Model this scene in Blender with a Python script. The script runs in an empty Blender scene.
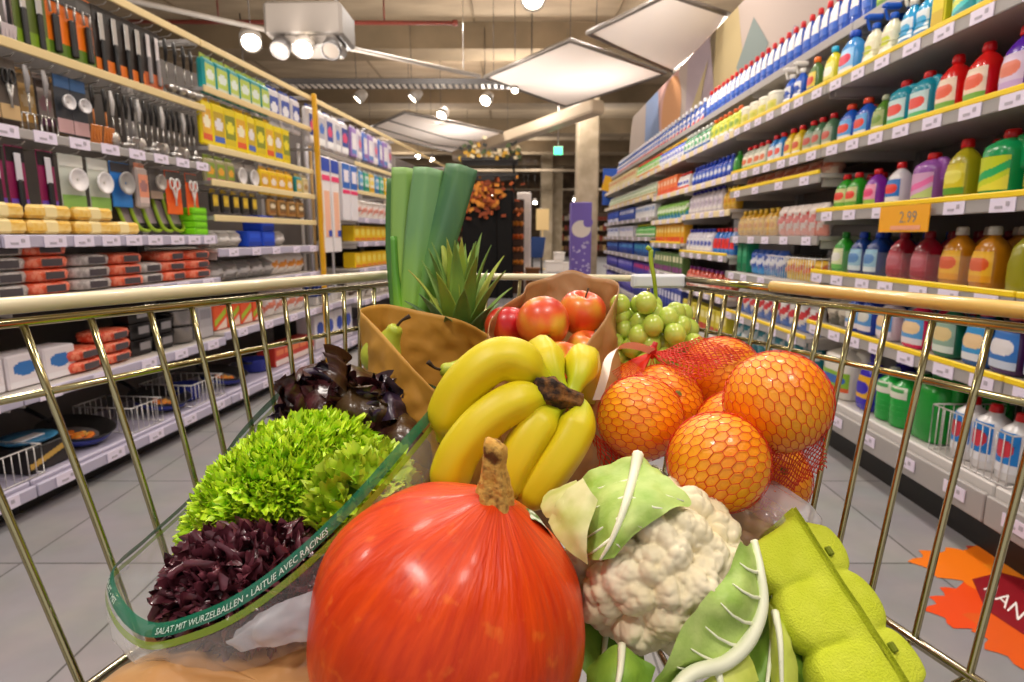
import bpy, math, random
from mathutils import Vector, Matrix, noise
V = Vector
PI = math.pi
random.seed(7)
sc = bpy.context.scene
COL = sc.collection
RND = random.Random(11)

# ------------------------------------------------------------------ camera
PITCH = math.radians(9.93)
FPX = 600.0
EYE = V((0, 0, 1.05))
cam_d = bpy.data.cameras.new('camera')
cam_d.sensor_width = 36
cam_d.lens = FPX / 1024 * 36
cam_d.clip_start = 0.02
cam_d.clip_end = 200
cam_d.dof.use_dof = True
cam_d.dof.focus_distance = 0.56
cam_d.dof.aperture_fstop = 9.5
cam = bpy.data.objects.new('camera', cam_d)
cam.location = EYE
cam.rotation_euler = (PI / 2 - PITCH, 0, 0)
COL.objects.link(cam)
sc.camera = cam


def P(px, py, t):
    """world point that lies t metres ahead of the lens along the ray measured on the photograph"""
    xc, yc = (px - 512) / FPX, (341 - py) / FPX
    return EYE + V((xc, math.cos(PITCH) + yc * math.sin(PITCH), -math.sin(PITCH) + yc * math.cos(PITCH))) * t


def PZ(px, py, z):
    d = P(px, py, 1) - EYE
    return EYE + d * ((z - EYE.z) / d.z)


# ------------------------------------------------------------------ materials
def lin(c):
    if isinstance(c, str):
        c = c.lstrip('#')
        c = [int(c[i:i + 2], 16) for i in (0, 2, 4)]
    out = []
    for v in c:
        v /= 255
        out.append(v / 12.92 if v <= .04045 else ((v + .055) / 1.055) ** 2.4)
    return (*out, 1)


MATS = {}


def mat(c, rough=.5, metal=0, spec=.5, coat=0, c2=None, ns=20, stretch=None, bump=0, bs=60, trans=0, sss=0, emit=0, c3=None, det=4, lo=.4, hi=.6, attr=None, sheen=0):
    key = (str(c), rough, metal, spec, coat, str(c2), ns, str(stretch), bump, bs, trans, sss, emit, str(c3), det, lo, hi, attr)
    if key in MATS:
        return MATS[key]
    m = bpy.data.materials.new('surface')
    m.use_nodes = True
    nt = m.node_tree
    b = nt.nodes['Principled BSDF']
    L = nt.links.new
    b.inputs['Base Color'].default_value = lin(c)
    b.inputs['Roughness'].default_value = rough
    b.inputs['Metallic'].default_value = metal
    b.inputs['Specular IOR Level'].default_value = spec
    b.inputs['Coat Weight'].default_value = coat
    b.inputs['Coat Roughness'].default_value = .08
    if trans:
        b.inputs['Transmission Weight'].default_value = trans
    if sss:
        b.inputs['Subsurface Weight'].default_value = sss
        b.inputs['Subsurface Radius'].default_value = (.01, .008, .003)
        b.inputs['Subsurface Scale'].default_value = 1
    if emit:
        b.inputs['Emission Color'].default_value = lin(c)
        b.inputs['Emission Strength'].default_value = emit
    tc = nt.nodes.new('ShaderNodeTexCoord')
    vec = tc.outputs['Object']
    if stretch:
        mp = nt.nodes.new('ShaderNodeMapping')
        mp.inputs['Scale'].default_value = stretch
        L(vec, mp.inputs['Vector'])
        vec = mp.outputs['Vector']
    if attr:
        a = nt.nodes.new('ShaderNodeAttribute')
        a.attribute_name = attr
        r = nt.nodes.new('ShaderNodeValToRGB')
        r.color_ramp.elements[0].color = lin(c)
        r.color_ramp.elements[1].color = lin(c2)
        if c3:
            e = r.color_ramp.elements.new(.5)
            e.color = lin(c3)
        nz = nt.nodes.new('ShaderNodeTexNoise')
        nz.inputs['Scale'].default_value = ns
        nz.inputs['Detail'].default_value = det
        L(vec, nz.inputs['Vector'])
        ma = nt.nodes.new('ShaderNodeMath')
        ma.operation = 'MULTIPLY_ADD'
        ma.inputs[1].default_value = hi
        L(nz.outputs['Fac'], ma.inputs[0])
        ad = nt.nodes.new('ShaderNodeMath')
        ad.operation = 'SUBTRACT'
        ad.inputs[1].default_value = hi * .5
        L(a.outputs['Fac'], ad.inputs[0])
        L(ad.outputs[0], ma.inputs[2])
        L(ma.outputs[0], r.inputs['Fac'])
        L(r.outputs['Color'], b.inputs['Base Color'])
    elif c2:
        nz = nt.nodes.new('ShaderNodeTexNoise')
        nz.inputs['Scale'].default_value = ns
        nz.inputs['Detail'].default_value = det
        L(vec, nz.inputs['Vector'])
        r = nt.nodes.new('ShaderNodeValToRGB')
        r.color_ramp.elements[0].position = lo
        r.color_ramp.elements[1].position = hi
        r.color_ramp.elements[0].color = lin(c)
        r.color_ramp.elements[1].color = lin(c2)
        if c3:
            e = r.color_ramp.elements.new((lo + hi) / 2)
            e.color = lin(c3)
        L(nz.outputs['Fac'], r.inputs['Fac'])
        L(r.outputs['Color'], b.inputs['Base Color'])
    if bump:
        nb = nt.nodes.new('ShaderNodeTexNoise')
        nb.inputs['Scale'].default_value = bs
        nb.inputs['Detail'].default_value = 3
        L(vec, nb.inputs['Vector'])
        bp = nt.nodes.new('ShaderNodeBump')
        bp.inputs['Strength'].default_value = bump
        bp.inputs['Distance'].default_value = .003
        L(nb.outputs['Fac'], bp.inputs['Height'])
        L(bp.outputs['Normal'], b.inputs['Normal'])
    MATS[key] = m
    return m


def film(c, clear=.8, rough=.12, edge=.55):
    key = ('film', c, clear, edge)
    if key in MATS:
        return MATS[key]
    m = bpy.data.materials.new('clear_film')
    m.use_nodes = True
    nt = m.node_tree
    b = nt.nodes['Principled BSDF']
    b.inputs['Base Color'].default_value = lin(c)
    b.inputs['Roughness'].default_value = rough
    b.inputs['Specular IOR Level'].default_value = .8
    tr = nt.nodes.new('ShaderNodeBsdfTransparent')
    lw = nt.nodes.new('ShaderNodeLayerWeight')
    lw.inputs['Blend'].default_value = .35
    ma = nt.nodes.new('ShaderNodeMath')
    ma.operation = 'MULTIPLY_ADD'
    ma.inputs[1].default_value = edge
    ma.inputs[2].default_value = 1 - clear
    ma.use_clamp = True
    nt.links.new(lw.outputs['Facing'], ma.inputs[0])
    mx = nt.nodes.new('ShaderNodeMixShader')
    nt.links.new(ma.outputs[0], mx.inputs[0])
    nt.links.new(tr.outputs[0], mx.inputs[1])
    nt.links.new(b.outputs[0], mx.inputs[2])
    nt.links.new(mx.outputs[0], nt.nodes['Material Output'].inputs['Surface'])
    MATS[key] = m
    return m


# ------------------------------------------------------------------ mesh building
class MB:
    def __init__(self, M=None):
        self.v, self.f, self.mi, self.sm = [], [], [], []
        self.col = {}
        self.M = M

    def add(self, vs, fs, mi=0, sm=True):
        o = len(self.v)
        if self.M is not None:
            vs = [self.M @ V(p) for p in vs]
        self.v.extend([tuple(p) for p in vs])
        for k, f in enumerate(fs):
            self.f.append([i + o for i in f])
            self.mi.append(mi[k] if isinstance(mi, (list, tuple)) else mi)
            self.sm.append(sm)
        return o

    def box(self, c, s, mi=0, r=0, R=None):
        """box of size s about c, chamfered by r"""
        c = V(c)
        h = V(s) / 2
        if r <= 0:
            vs = [V((x * h.x, y * h.y, z * h.z)) for x in (-1, 1) for y in (-1, 1) for z in (-1, 1)]
            fs = [(0, 1, 3, 2), (4, 6, 7, 5), (0, 4, 5, 1), (2, 3, 7, 6), (0, 2, 6, 4), (1, 5, 7, 3)]
        else:
            r = min(r, h.x * .98, h.y * .98, h.z * .98)
            idx, vs = {}, []
            for x in (-1, 1):
                for y in (-1, 1):
                    for z in (-1, 1):
                        for a in range(3):
                            e = [h.x - r, h.y - r, h.z - r]
                            e[a] = h[a]
                            idx[(x, y, z, a)] = len(vs)
                            vs.append(V((x * e[0], y * e[1], z * e[2])))
            fs = []
            for a in range(3):
                b_, c_ = (a + 1) % 3, (a + 2) % 3
                for s_ in (-1, 1):
                    q = []
                    for (p1, p2) in ((-1, -1), (1, -1), (1, 1), (-1, 1)):
                        k = [0, 0, 0]
                        k[a], k[b_], k[c_] = s_, p1, p2
                        q.append(idx[(*k, a)])
                    fs.append(q if s_ > 0 else q[::-1])
                for p1 in (-1, 1):
                    for p2 in (-1, 1):
                        q = []
                        for (s_, ax) in ((-1, b_), (1, b_), (1, c_), (-1, c_)):
                            k = [0, 0, 0]
                            k[a], k[b_], k[c_] = s_, p1, p2
                            q.append(idx[(*k, ax)])
                        fs.append(q if p1 * p2 > 0 else q[::-1])
            for x in (-1, 1):
                for y in (-1, 1):
                    for z in (-1, 1):
                        q = [idx[(x, y, z, a)] for a in range(3)]
                        fs.append(q if x * y * z > 0 else q[::-1])
        if R is not None:
            vs = [R @ p for p in vs]
        self.add([p + c for p in vs], fs, mi, False)
        return self

    def tube(self, path, r, n=8, mi=0, closed=False, caps=True, ref=None, flat=1):
        path = [V(p) for p in path]
        k = len(path)
        rs = r if isinstance(r, (list, tuple)) else [r] * k
        vs, fs = [], []
        nprev = None
        for i, p in enumerate(path):
            if closed:
                t = path[(i + 1) % k] - path[i - 1]
            else:
                t = path[min(i + 1, k - 1)] - path[max(i - 1, 0)]
            if t.length < 1e-9:
                t = V((0, 0, 1))
            t.normalize()
            if nprev is None:
                a = V(ref) if ref is not None else (V((0, 0, 1)) if abs(t.z) < .9 else V((1, 0, 0)))
            else:
                a = nprev
            nn = a - t * a.dot(t)
            if nn.length < 1e-6:
                nn = t.orthogonal()
            nn.normalize()
            nprev = nn
            bb = t.cross(nn)
            for j in range(n):
                q = 2 * PI * j / n
                vs.append(p + nn * (math.cos(q) * rs[i]) + bb * (math.sin(q) * rs[i] * flat))
        m = k if closed else k - 1
        for i in range(m):
            a, b = i * n, ((i + 1) % k) * n
            for j in range(n):
                fs.append((a + j, a + (j + 1) % n, b + (j + 1) % n, b + j))
        if caps and not closed:
            fs.append(tuple(range(n))[::-1])
            fs.append(tuple(range((k - 1) * n, k * n)))
        self.add(vs, fs, mi)
        return self

    def lathe(self, prof, n=20, mi=0, c=(0, 0, 0), sx=1, sy=1, e=2, caps=True):
        """revolve (r, z) with a super-ellipse section of exponent e"""
        c = V(c)
        vs, fs = [], []
        for (r, z) in prof:
            for j in range(n):
                q = 2 * PI * j / n
                cq, sq = math.cos(q), math.sin(q)
                vs.append(c + V((math.copysign(abs(cq) ** (2 / e), cq) * r * sx, math.copysign(abs(sq) ** (2 / e), sq) * r * sy, z)))
        for i in range(len(prof) - 1):
            for j in range(n):
                fs.append((i * n + j, i * n + (j + 1) % n, (i + 1) * n + (j + 1) % n, (i + 1) * n + j))
        if caps:
            fs.append(tuple(range(n))[::-1])
            fs.append(tuple(range((len(prof) - 1) * n, len(prof) * n)))
        mis = mi
        if callable(mi):
            mis = [mi((prof[i][1] + prof[i + 1][1]) / 2) for i in range(len(prof) - 1) for j in range(n)] + ([0, 0] if caps else [])
        self.add(vs, fs, mis)
        return self

    def grid(self, fn, nu, nv, mi=0, wu=False, sm=True, flip=False):
        vs = [fn(i / nu, j / nv) for i in range(nu if wu else nu + 1) for j in range(nv + 1)]
        fs, mis = [], []
        for i in range(nu):
            i2 = (i + 1) % nu if wu else i + 1
            for j in range(nv):
                q = (i * (nv + 1) + j, i2 * (nv + 1) + j, i2 * (nv + 1) + j + 1, i * (nv + 1) + j + 1)
                fs.append(q[::-1] if flip else q)
                mis.append(mi((i + .5) / nu, (j + .5) / nv) if callable(mi) else mi)
        self.add(vs, fs, mis, sm)
        return self

    def ball(self, c, r, nu=16, nv=10, mi=0, s=(1, 1, 1), R=None):
        c = V(c)

        def fn(u, v):
            a, b = 2 * PI * u, PI * v
            p = V((math.sin(b) * math.cos(a) * s[0], math.sin(b) * math.sin(a) * s[1], math.cos(b) * s[2])) * r
            return c + (R @ p if R is not None else p)
        self.grid(fn, nu, nv, mi, wu=True, flip=True)
        return self

    def build(self, name, mats, parent=None, attr=None):
        me = bpy.data.meshes.new(name)
        me.from_pydata(self.v, [], self.f)
        if not isinstance(mats, (list, tuple)):
            mats = [mats]
        for m in mats:
            me.materials.append(m)
        me.polygons.foreach_set('material_index', self.mi)
        me.polygons.foreach_set('use_smooth', self.sm)
        if attr:
            nm, vals = attr
            a = me.attributes.new(nm, 'FLOAT', 'POINT')
            a.data.foreach_set('value', vals)
        me.update()
        o = bpy.data.objects.new(name, me)
        COL.objects.link(o)
        if parent is not None:
            o.parent = parent
        return o


def tag(o, label=None, cat=None, group=None, kind=None):
    if label:
        o['label'] = label
    if cat:
        o['category'] = cat
    if group:
        o['group'] = group
    if kind:
        o['kind'] = kind
    return o


def thing(name, label, cat, loc=(0, 0, 0), rz=0, group=None):
    o = bpy.data.objects.new(name, None)
    o.empty_display_size = .05
    o.location = loc
    o.rotation_euler = (0, 0, rz)
    COL.objects.link(o)
    return tag(o, label, cat, group)


def copy_tree(o, parent=None):
    c = o.copy()
    COL.objects.link(c)
    c.parent = parent
    for ch in list(o.children):
        copy_tree(ch, c)
    return c


def spline(pts, n, closed=False):
    """Catmull-Rom through pts (Vectors or tuples), n samples per span"""
    pts = [V(p) for p in pts]
    k = len(pts)
    out = []
    for i in range(k if closed else k - 1):
        if closed:
            a, b, c, d = pts[i - 1], pts[i], pts[(i + 1) % k], pts[(i + 2) % k]
        else:
            b, c = pts[i], pts[i + 1]
            a = pts[i - 1] if i else b * 2 - c
            d = pts[i + 2] if i + 2 < k else c * 2 - b
        for j in range(n):
            t = j / n
            out.append((b * 2 + (c - a) * t + (a * 2 - b * 5 + c * 4 - d) * t * t + (b * 3 - a - c * 3 + d) * t ** 3) * .5)
    if not closed:
        out.append(pts[-1])
    return out


def lerp(a, b, t):
    return a + (b - a) * t


def ss(a, b, x):
    t = max(0, min(1, (x - a) / (b - a)))
    return t * t * (3 - 2 * t)


def text_mesh(s, size):
    cu = bpy.data.curves.new('lettering', 'FONT')
    cu.body = s
    cu.size = size
    cu.resolution_u = 2
    o = bpy.data.objects.new('lettering', cu)
    COL.objects.link(o)
    dg = bpy.context.evaluated_depsgraph_get()
    me = bpy.data.meshes.new_from_object(o.evaluated_get(dg))
    vs = [v.co.copy() for v in me.vertices]
    fs = [tuple(p.vertices) for p in me.polygons]
    bpy.data.objects.remove(o)
    bpy.data.curves.remove(cu)
    bpy.data.meshes.remove(me)
    return vs, fs
# ------------------------------------------------------------------ setting
def tile_mat():
    m = bpy.data.materials.new('floor_tiles')
    m.use_nodes = True
    nt = m.node_tree
    b = nt.nodes['Principled BSDF']
    tc = nt.nodes.new('ShaderNodeTexCoord')
    mp = nt.nodes.new('ShaderNodeMapping')
    mp.inputs['Location'].default_value = (.13, -.468, 0)
    nt.links.new(tc.outputs['Object'], mp.inputs['Vector'])
    br = nt.nodes.new('ShaderNodeTexBrick')
    br.offset = 0
    br.inputs['Scale'].default_value = 1
    br.inputs['Brick Width'].default_value = .49
    br.inputs['Row Height'].default_value = .666
    br.inputs['Mortar Size'].default_value = .0035
    br.inputs['Color1'].default_value = lin('#8a8488')
    br.inputs['Color2'].default_value = lin('#938d90')
    br.inputs['Mortar'].default_value = lin('#56524f')
    nt.links.new(mp.outputs[0], br.inputs['Vector'])
    nz = nt.nodes.new('ShaderNodeTexNoise')
    nz.inputs['Scale'].default_value = 5
    nz.inputs['Detail'].default_value = 6
    nt.links.new(tc.outputs['Object'], nz.inputs['Vector'])
    mx = nt.nodes.new('ShaderNodeMix')
    mx.data_type = 'RGBA'
    mx.blend_type = 'OVERLAY'
    mx.inputs[0].default_value = .35
    nt.links.new(br.outputs['Color'], mx.inputs[6])
    nt.links.new(nz.outputs['Color'], mx.inputs[7])
    hs = nt.nodes.new('ShaderNodeHueSaturation')
    hs.inputs['Saturation'].default_value = .35
    nt.links.new(mx.outputs[2], hs.inputs['Color'])
    nt.links.new(hs.outputs[0], b.inputs['Base Color'])
    b.inputs['Roughness'].default_value = .42
    return m


CONCRETE = mat('#8f7f68', .85, c2='#a8967c', ns=1.3, stretch=(1, 3, 1), det=8, lo=.3, hi=.7, bump=.15, bs=12)
CONCRETE2 = mat('#75664f', .85, c2='#8c7a60', ns=1.5, det=8, lo=.3, hi=.7)

m = MB()
m.add([(-9, -4, 0), (9, -4, 0), (9, 34, 0), (-9, 34, 0)], [(0, 1, 2, 3)], 0, False)
tag(m.build('floor', tile_mat()), kind='structure')
m = MB()
m.box((0, 15, 4.55), (18, 38, .3))
for y in (3.1, 6.6, 10.6, 14.6, 18.6, 22.6, 26.6):
    m.box((0, y, 4.25), (18, .7, .5), 1)
for x in (-7.2, -5.0, -2.8, -.6, 1.6, 3.8, 6.0):
    m.box((x, 15, 4.39), (.03, 38, .03), 1)
tag(m.build('ceiling', [CONCRETE, CONCRETE2]), kind='structure')
m = MB()
m.box((0, 34.1, 2.2), (18, .2, 4.4))
tag(m.build('wall_back', mat('#6b5a48', .9, c2='#8a745c', ns=2)), kind='structure')
for nm, x in (('wall_left', -9.1), ('wall_right', 9.1)):
    m = MB()
    m.box((x, 15, 2.2), (.2, 38, 4.4))
    tag(m.build(nm, mat('#b5aa9c', .9)), kind='structure')
for k, (x, y, w) in enumerate(((1.52, 12.6, .44), (1.45, 26, .5), (1.95, 27, .5))):
    m = MB()
    m.box((x, y, 2.2), (w, w, 4.4), 0, .03)
    tag(m.build('column_%d' % (k + 1), mat('#b9a88e', .8, c2='#a39378', ns=3)), kind='structure')
# roof struts far back
for k, (z, y) in enumerate(((3.55, 24), (3.2, 29))):
    m = MB()
    m.tube([(-9, y, z), (9, y, z)], .06)
    tag(m.build('ceiling_beam_%d' % (k + 1), mat('#9a8a74', .7)), kind='structure')

WHITE = mat('#efe6de', .55)
WMETAL = mat('#8f877e', .5)
STEEL = mat('#b9b6b2', .28, metal=1)
DGREY = mat('#3a3634', .5)
LAMP = mat('#fff1dc', .3, emit=14)
LAMPS = mat('#fff1dc', .3, emit=40)


SAILM = bpy.data.materials.new('sail_fabric')
SAILM.use_nodes = True
_nt = SAILM.node_tree
_nt.nodes['Principled BSDF'].inputs['Base Color'].default_value = lin('#f8eee6')
_nt.nodes['Principled BSDF'].inputs['Roughness'].default_value = .9
_tr = _nt.nodes.new('ShaderNodeBsdfTranslucent')
_tr.inputs['Color'].default_value = lin('#f8eee6')
_mx = _nt.nodes.new('ShaderNodeMixShader')
_mx.inputs[0].default_value = .2
_nt.links.new(_nt.nodes['Principled BSDF'].outputs[0], _mx.inputs[1])
_nt.links.new(_tr.outputs[0], _mx.inputs[2])
_nt.links.new(_mx.outputs[0], _nt.nodes['Material Output'].inputs['Surface'])


def sail(corners, label, folds=0):
    """acoustic ceiling sail: a softly bowed white sheet in a thin grey metal frame, on two wires"""
    a, b, c, d = [V(p) for p in corners]
    cen = (a + b + c + d) / 4
    o = thing('ceiling_sail', label, 'ceiling panel', cen, group='ceiling sails')
    a, b, c, d = a - cen, b - cen, c - cen, d - cen
    m = MB()

    def fn(u, v):
        p = lerp(lerp(a, b, u), lerp(d, c, u), v)
        return p + V((0, 0, -.10 * (math.sin(PI * u) * math.sin(PI * v)) ** .8))
    m.grid(fn, 14, 14, 0)
    m.build('fabric_sheet', SAILM, o)
    m = MB()
    m.tube([a, b, c, d], .028, 6, closed=True)
    for k in range(folds):
        t = (k + 1) / (folds + 1)
        m.tube([lerp(a, d, t) + V((0, 0, -.03)), lerp(lerp(a, d, t), lerp(b, c, t), .5) + V((0, 0, -.12)), lerp(b, c, t) + V((0, 0, -.03))], .012, 6)
    m.build('metal_frame', mat('#7e766e', .4, metal=.6), o)
    for p in (a, b, c, d):
        q = p * .9
        m = MB()
        m.tube([q, q + V((0, 0, 4.2 - cen.z))], .004, 5)
        m.build('suspension_wire', DGREY, o)
    return o


SZ = 3.1
sail([PZ(570, 40, SZ), PZ(665, 73, SZ), PZ(566, 106, SZ), PZ(485, 77, SZ)], 'white square ceiling sail hung whole in the middle above the aisle')
sail([PZ(668, -6, SZ), PZ(752, 22, SZ), PZ(673, 71, SZ), PZ(588, 33, SZ)], 'white ceiling sail beside the picture board over the detergent shelves')
sail([PZ(405, 112, SZ), PZ(515, 135, SZ), PZ(470, 156, SZ), PZ(362, 131, SZ)], 'white ceiling sail crossed by dark seams above the mop shelves', 2)

# duct from the sail to the column
a, b = V((-1.25, 14.3, 2.84)), V((1.45, 10.6, 3.2))
m = MB()
d = (b - a).normalized()
R = d.to_track_quat('X', 'Z').to_matrix()
m.box((a + b) / 2, ((b - a).length, .32, .22), 0, .03, R)
tag(m.build('air_duct', mat('#b7a58c', .5)), 'long pale rectangular air duct slanting across to the concrete column', 'air duct')

# lighting track with spots
p0, p1 = V((-4.6, 5.1, 3.2)), V((-.44, 8.7, 3.2))
tr = thing('lighting_track', 'thin white lighting track hung under the ceiling across the aisle', 'lighting track', p0)
m = MB()
m.tube([(0, 0, 0), p1 - p0], .028, 8)
m.build('rail', WMETAL, tr)
for t in (.1, .5, .95):
    q = (p1 - p0) * t
    m = MB()
    m.tube([q, q + V((0, 0, 1.1))], .006, 5)
    m.build('suspension_wire', STEEL, tr)
bx = PZ(312, 46, 2.84)
lb = thing('spotlight_box', 'white boxy ceiling light unit with three round spots on the lighting track', 'ceiling light', bx)
m = MB()
m.box((0, 0, .17), (.72, .5, .3), 0, .03)
m.box((.05, -.05, -.02), (.5, .4, .12), 0, .03)
m.build('housing', mat('#655e57', .55), lb)
for k, (x, y) in enumerate(((-.2, -.24), (.03, -.28), (.26, -.22))):
    Ms = Matrix.Translation((x, y, -.06)) @ Matrix.Rotation(-.8, 4, 'X')
    m = MB(Ms)
    m.lathe([(.05, .02), (.085, 0), (.09, -.1), (.075, -.1), (.06, -.06)], 16, caps=False)
    s = m.build('spot', DGREY if k != 1 else WMETAL, lb)
    m = MB(Ms)
    m.lathe([(.001, -.095), (.074, -.095)], 16, caps=False)
    m.build('lamp_lens', LAMPS if k == 1 else mat('#6a625a', .2), s)
m = MB()
m.tube([(.2, .1, .3), (.3, .2, 1.15)], .02)
m.build('suspension_rod', STEEL, lb)


def spot(px, py, z, label, r=.09, tilt=(-.75, 0), group=None, on=True):
    c = PZ(px, py, z) if group is None else P(px, py, 22)
    z = c.z
    o = thing('spotlight', label, 'ceiling light', c, group=group)
    R = Matrix.Rotation(tilt[0], 3, 'X') @ Matrix.Rotation(tilt[1], 3, 'Y')
    m = MB(R.to_4x4())
    m.lathe([(r * .5, r * 2.2), (r * .8, r * 2), (r, r * 1.2), (r, 0), (r * .85, 0), (r * .8, r * .3)], 16, caps=False)
    m.build('lamp_can', WMETAL, o)
    m = MB(R.to_4x4())
    m.lathe([(.0005, r * .2), (r * .86, r * .2)], 16, caps=False)
    m.build('lamp_lens', LAMPS, o)
    m = MB()
    m.tube([(0, 0, r * 1.8), (0, 0, 4.3 - z)], .005, 6)
    m.build('suspension_rod', DGREY, o)
    return o


spot(251, 43, 3.05, 'white spotlight above the teal packs on the top shelf', .11, (-.8, -.3))
spot(533, 0, 3.3, 'flat white ceiling lamp at the top edge of the picture', .12)
spot(515, 91, 3.0, 'small glaring spotlight under the middle ceiling sail', .05)
spot(485, 101, 3.2, 'white spotlight beside the dark cable tray end', .10, (-.9, .3))
spot(441, 116, 3.2, 'white spotlight just above the sail with dark seams', .10, (-.9, .3))
spot(412, 99, 3.2, 'tilted white spotlight hanging below the middle of the cable tray', .09, (-.3, .7))
spot(357, 100, 3.2, 'tilted white spotlight hanging below the near end of the cable tray', .09, (-.3, .7))
spot(432, 160, 2.75, 'glowing spotlight behind the tops of the leek leaves', .07)
spot(418, 157, 2.75, 'glowing spotlight over the far end of the mop shelves', .07)
for k, (px, py, z) in enumerate(((492, 196, 2.3), (535, 203, 2.9), (528, 214, 2.6), (541, 213, 2.6), (575, 200, 2.9), (524, 202, 3.0))):
    spot(px, py, z, 'tiny bright spotlight far down the aisle', .09, group='far spotlights')

# cable tray
m = MB()
for (y, z) in ((9.6, 3.35), (9.9, 3.35)):
    m.box((-1.9, y, z), (6.4, .02, .07), 0, .004)
tr = tag(thing('cable_tray', 'dark slatted cable tray running across below the ceiling', 'cable tray', (-1.9, 9.75, 3.35)))
m = MB()
for y in (-.15, .15):
    m.box((0, y, 0), (5.4, .02, .08))
for k in range(2):
    m.tube([(-2.2 + 4.4 * k, 0, 0), (-2.2 + 4.4 * k, 0, 1)], .01)
m.build('side_rails', DGREY, tr)
m = MB()
for k in range(54):
    m.box((-2.65 + .1 * k, 0, -.03), (.045, .3, .012))
m.build('rungs', mat('#c9bfb2', .4), tr)
# sprinkler pipe
m = MB()
pa, pb = PZ(-20, 21, 4.0), PZ(455, 23, 4.0)
m.tube([pa, pb], .03, 8)
m.lathe([(.045, -.03), (.045, .03)], 10, c=pb)
for t in (.15, .5, .85):
    q = lerp(pa, pb, t)
    m.tube([q, V((q.x, q.y, 4.42))], .012, 6)
tag(m.build('hanging_sprinkler_pipe', mat('#6e2a1e', .4)), 'thin dark red sprinkler pipe running along under the ceiling', 'pipe')
# exit lamp
c = PZ(558, 151, 2.75)
o = thing('exit_lamp', 'small green glowing exit lamp hanging on a rod', 'exit sign', c)
m = MB()
m.box((0, 0, 0), (.2, .08, .18), 0, .01)
m.build('housing', WMETAL, o)
m = MB()
m.box((0, -.043, 0), (.17, .006, .15))
m.build('sign_face', mat('#3fd58a', .3, emit=3), o)
m = MB()
m.tube([(0, 0, .09), (0, 0, 1.3)], .01)
m.build('suspension_rod', STEEL, o)

# ------------------------------------------------------------------ far end of the aisle
def purple_display():
    c = V((1.30, 11.6, 0))
    o = thing('promotion_stand', 'tall purple cardboard promotion stand in front of the concrete column', 'display stand', c, .02)
    m = MB()
    m.box((0, 0, .84), (.38, .3, 1.66), 0, .01)
    m.build('column_body', mat('#7a64b8', .5), o)
    m = MB()
    m.box((0, 0, .02), (.42, .34, .04), 0, .01)
    m.build('foot_plate', mat('#4b3a80', .5), o)
    m = MB()

    def disc(cx, cz, r, rz=None, n=20):
        rz = rz or r
        vs = [(cx, -.154, cz)] + [(cx + r * math.cos(2 * PI * k / n), -.154, cz + rz * math.sin(2 * PI * k / n)) for k in range(n)]
        m.add(vs, [(0, 1 + (k + 1) % n, 1 + k)[::-1] for k in range(n)], 0, False)
    disc(-.005, 1.18, .18, .16)
    m.build('round_print', mat('#e9ddd0', .5), o)
    m = MB()
    disc(.12, 1.3, .09)
    m.v = [(x, -.158, z) for x, y, z in m.v]
    m.build('bite_print', mat('#7a64b8', .5), o)
    m = MB()
    r = random.Random(3)
    for k in range(34):
        disc(r.uniform(-.16, .16), r.uniform(.08, .95), r.uniform(.014, .034), r.uniform(.014, .026), 8)
    m.build('speckle_print', mat('#cfc3e4', .5), o)


purple_display()


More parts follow.
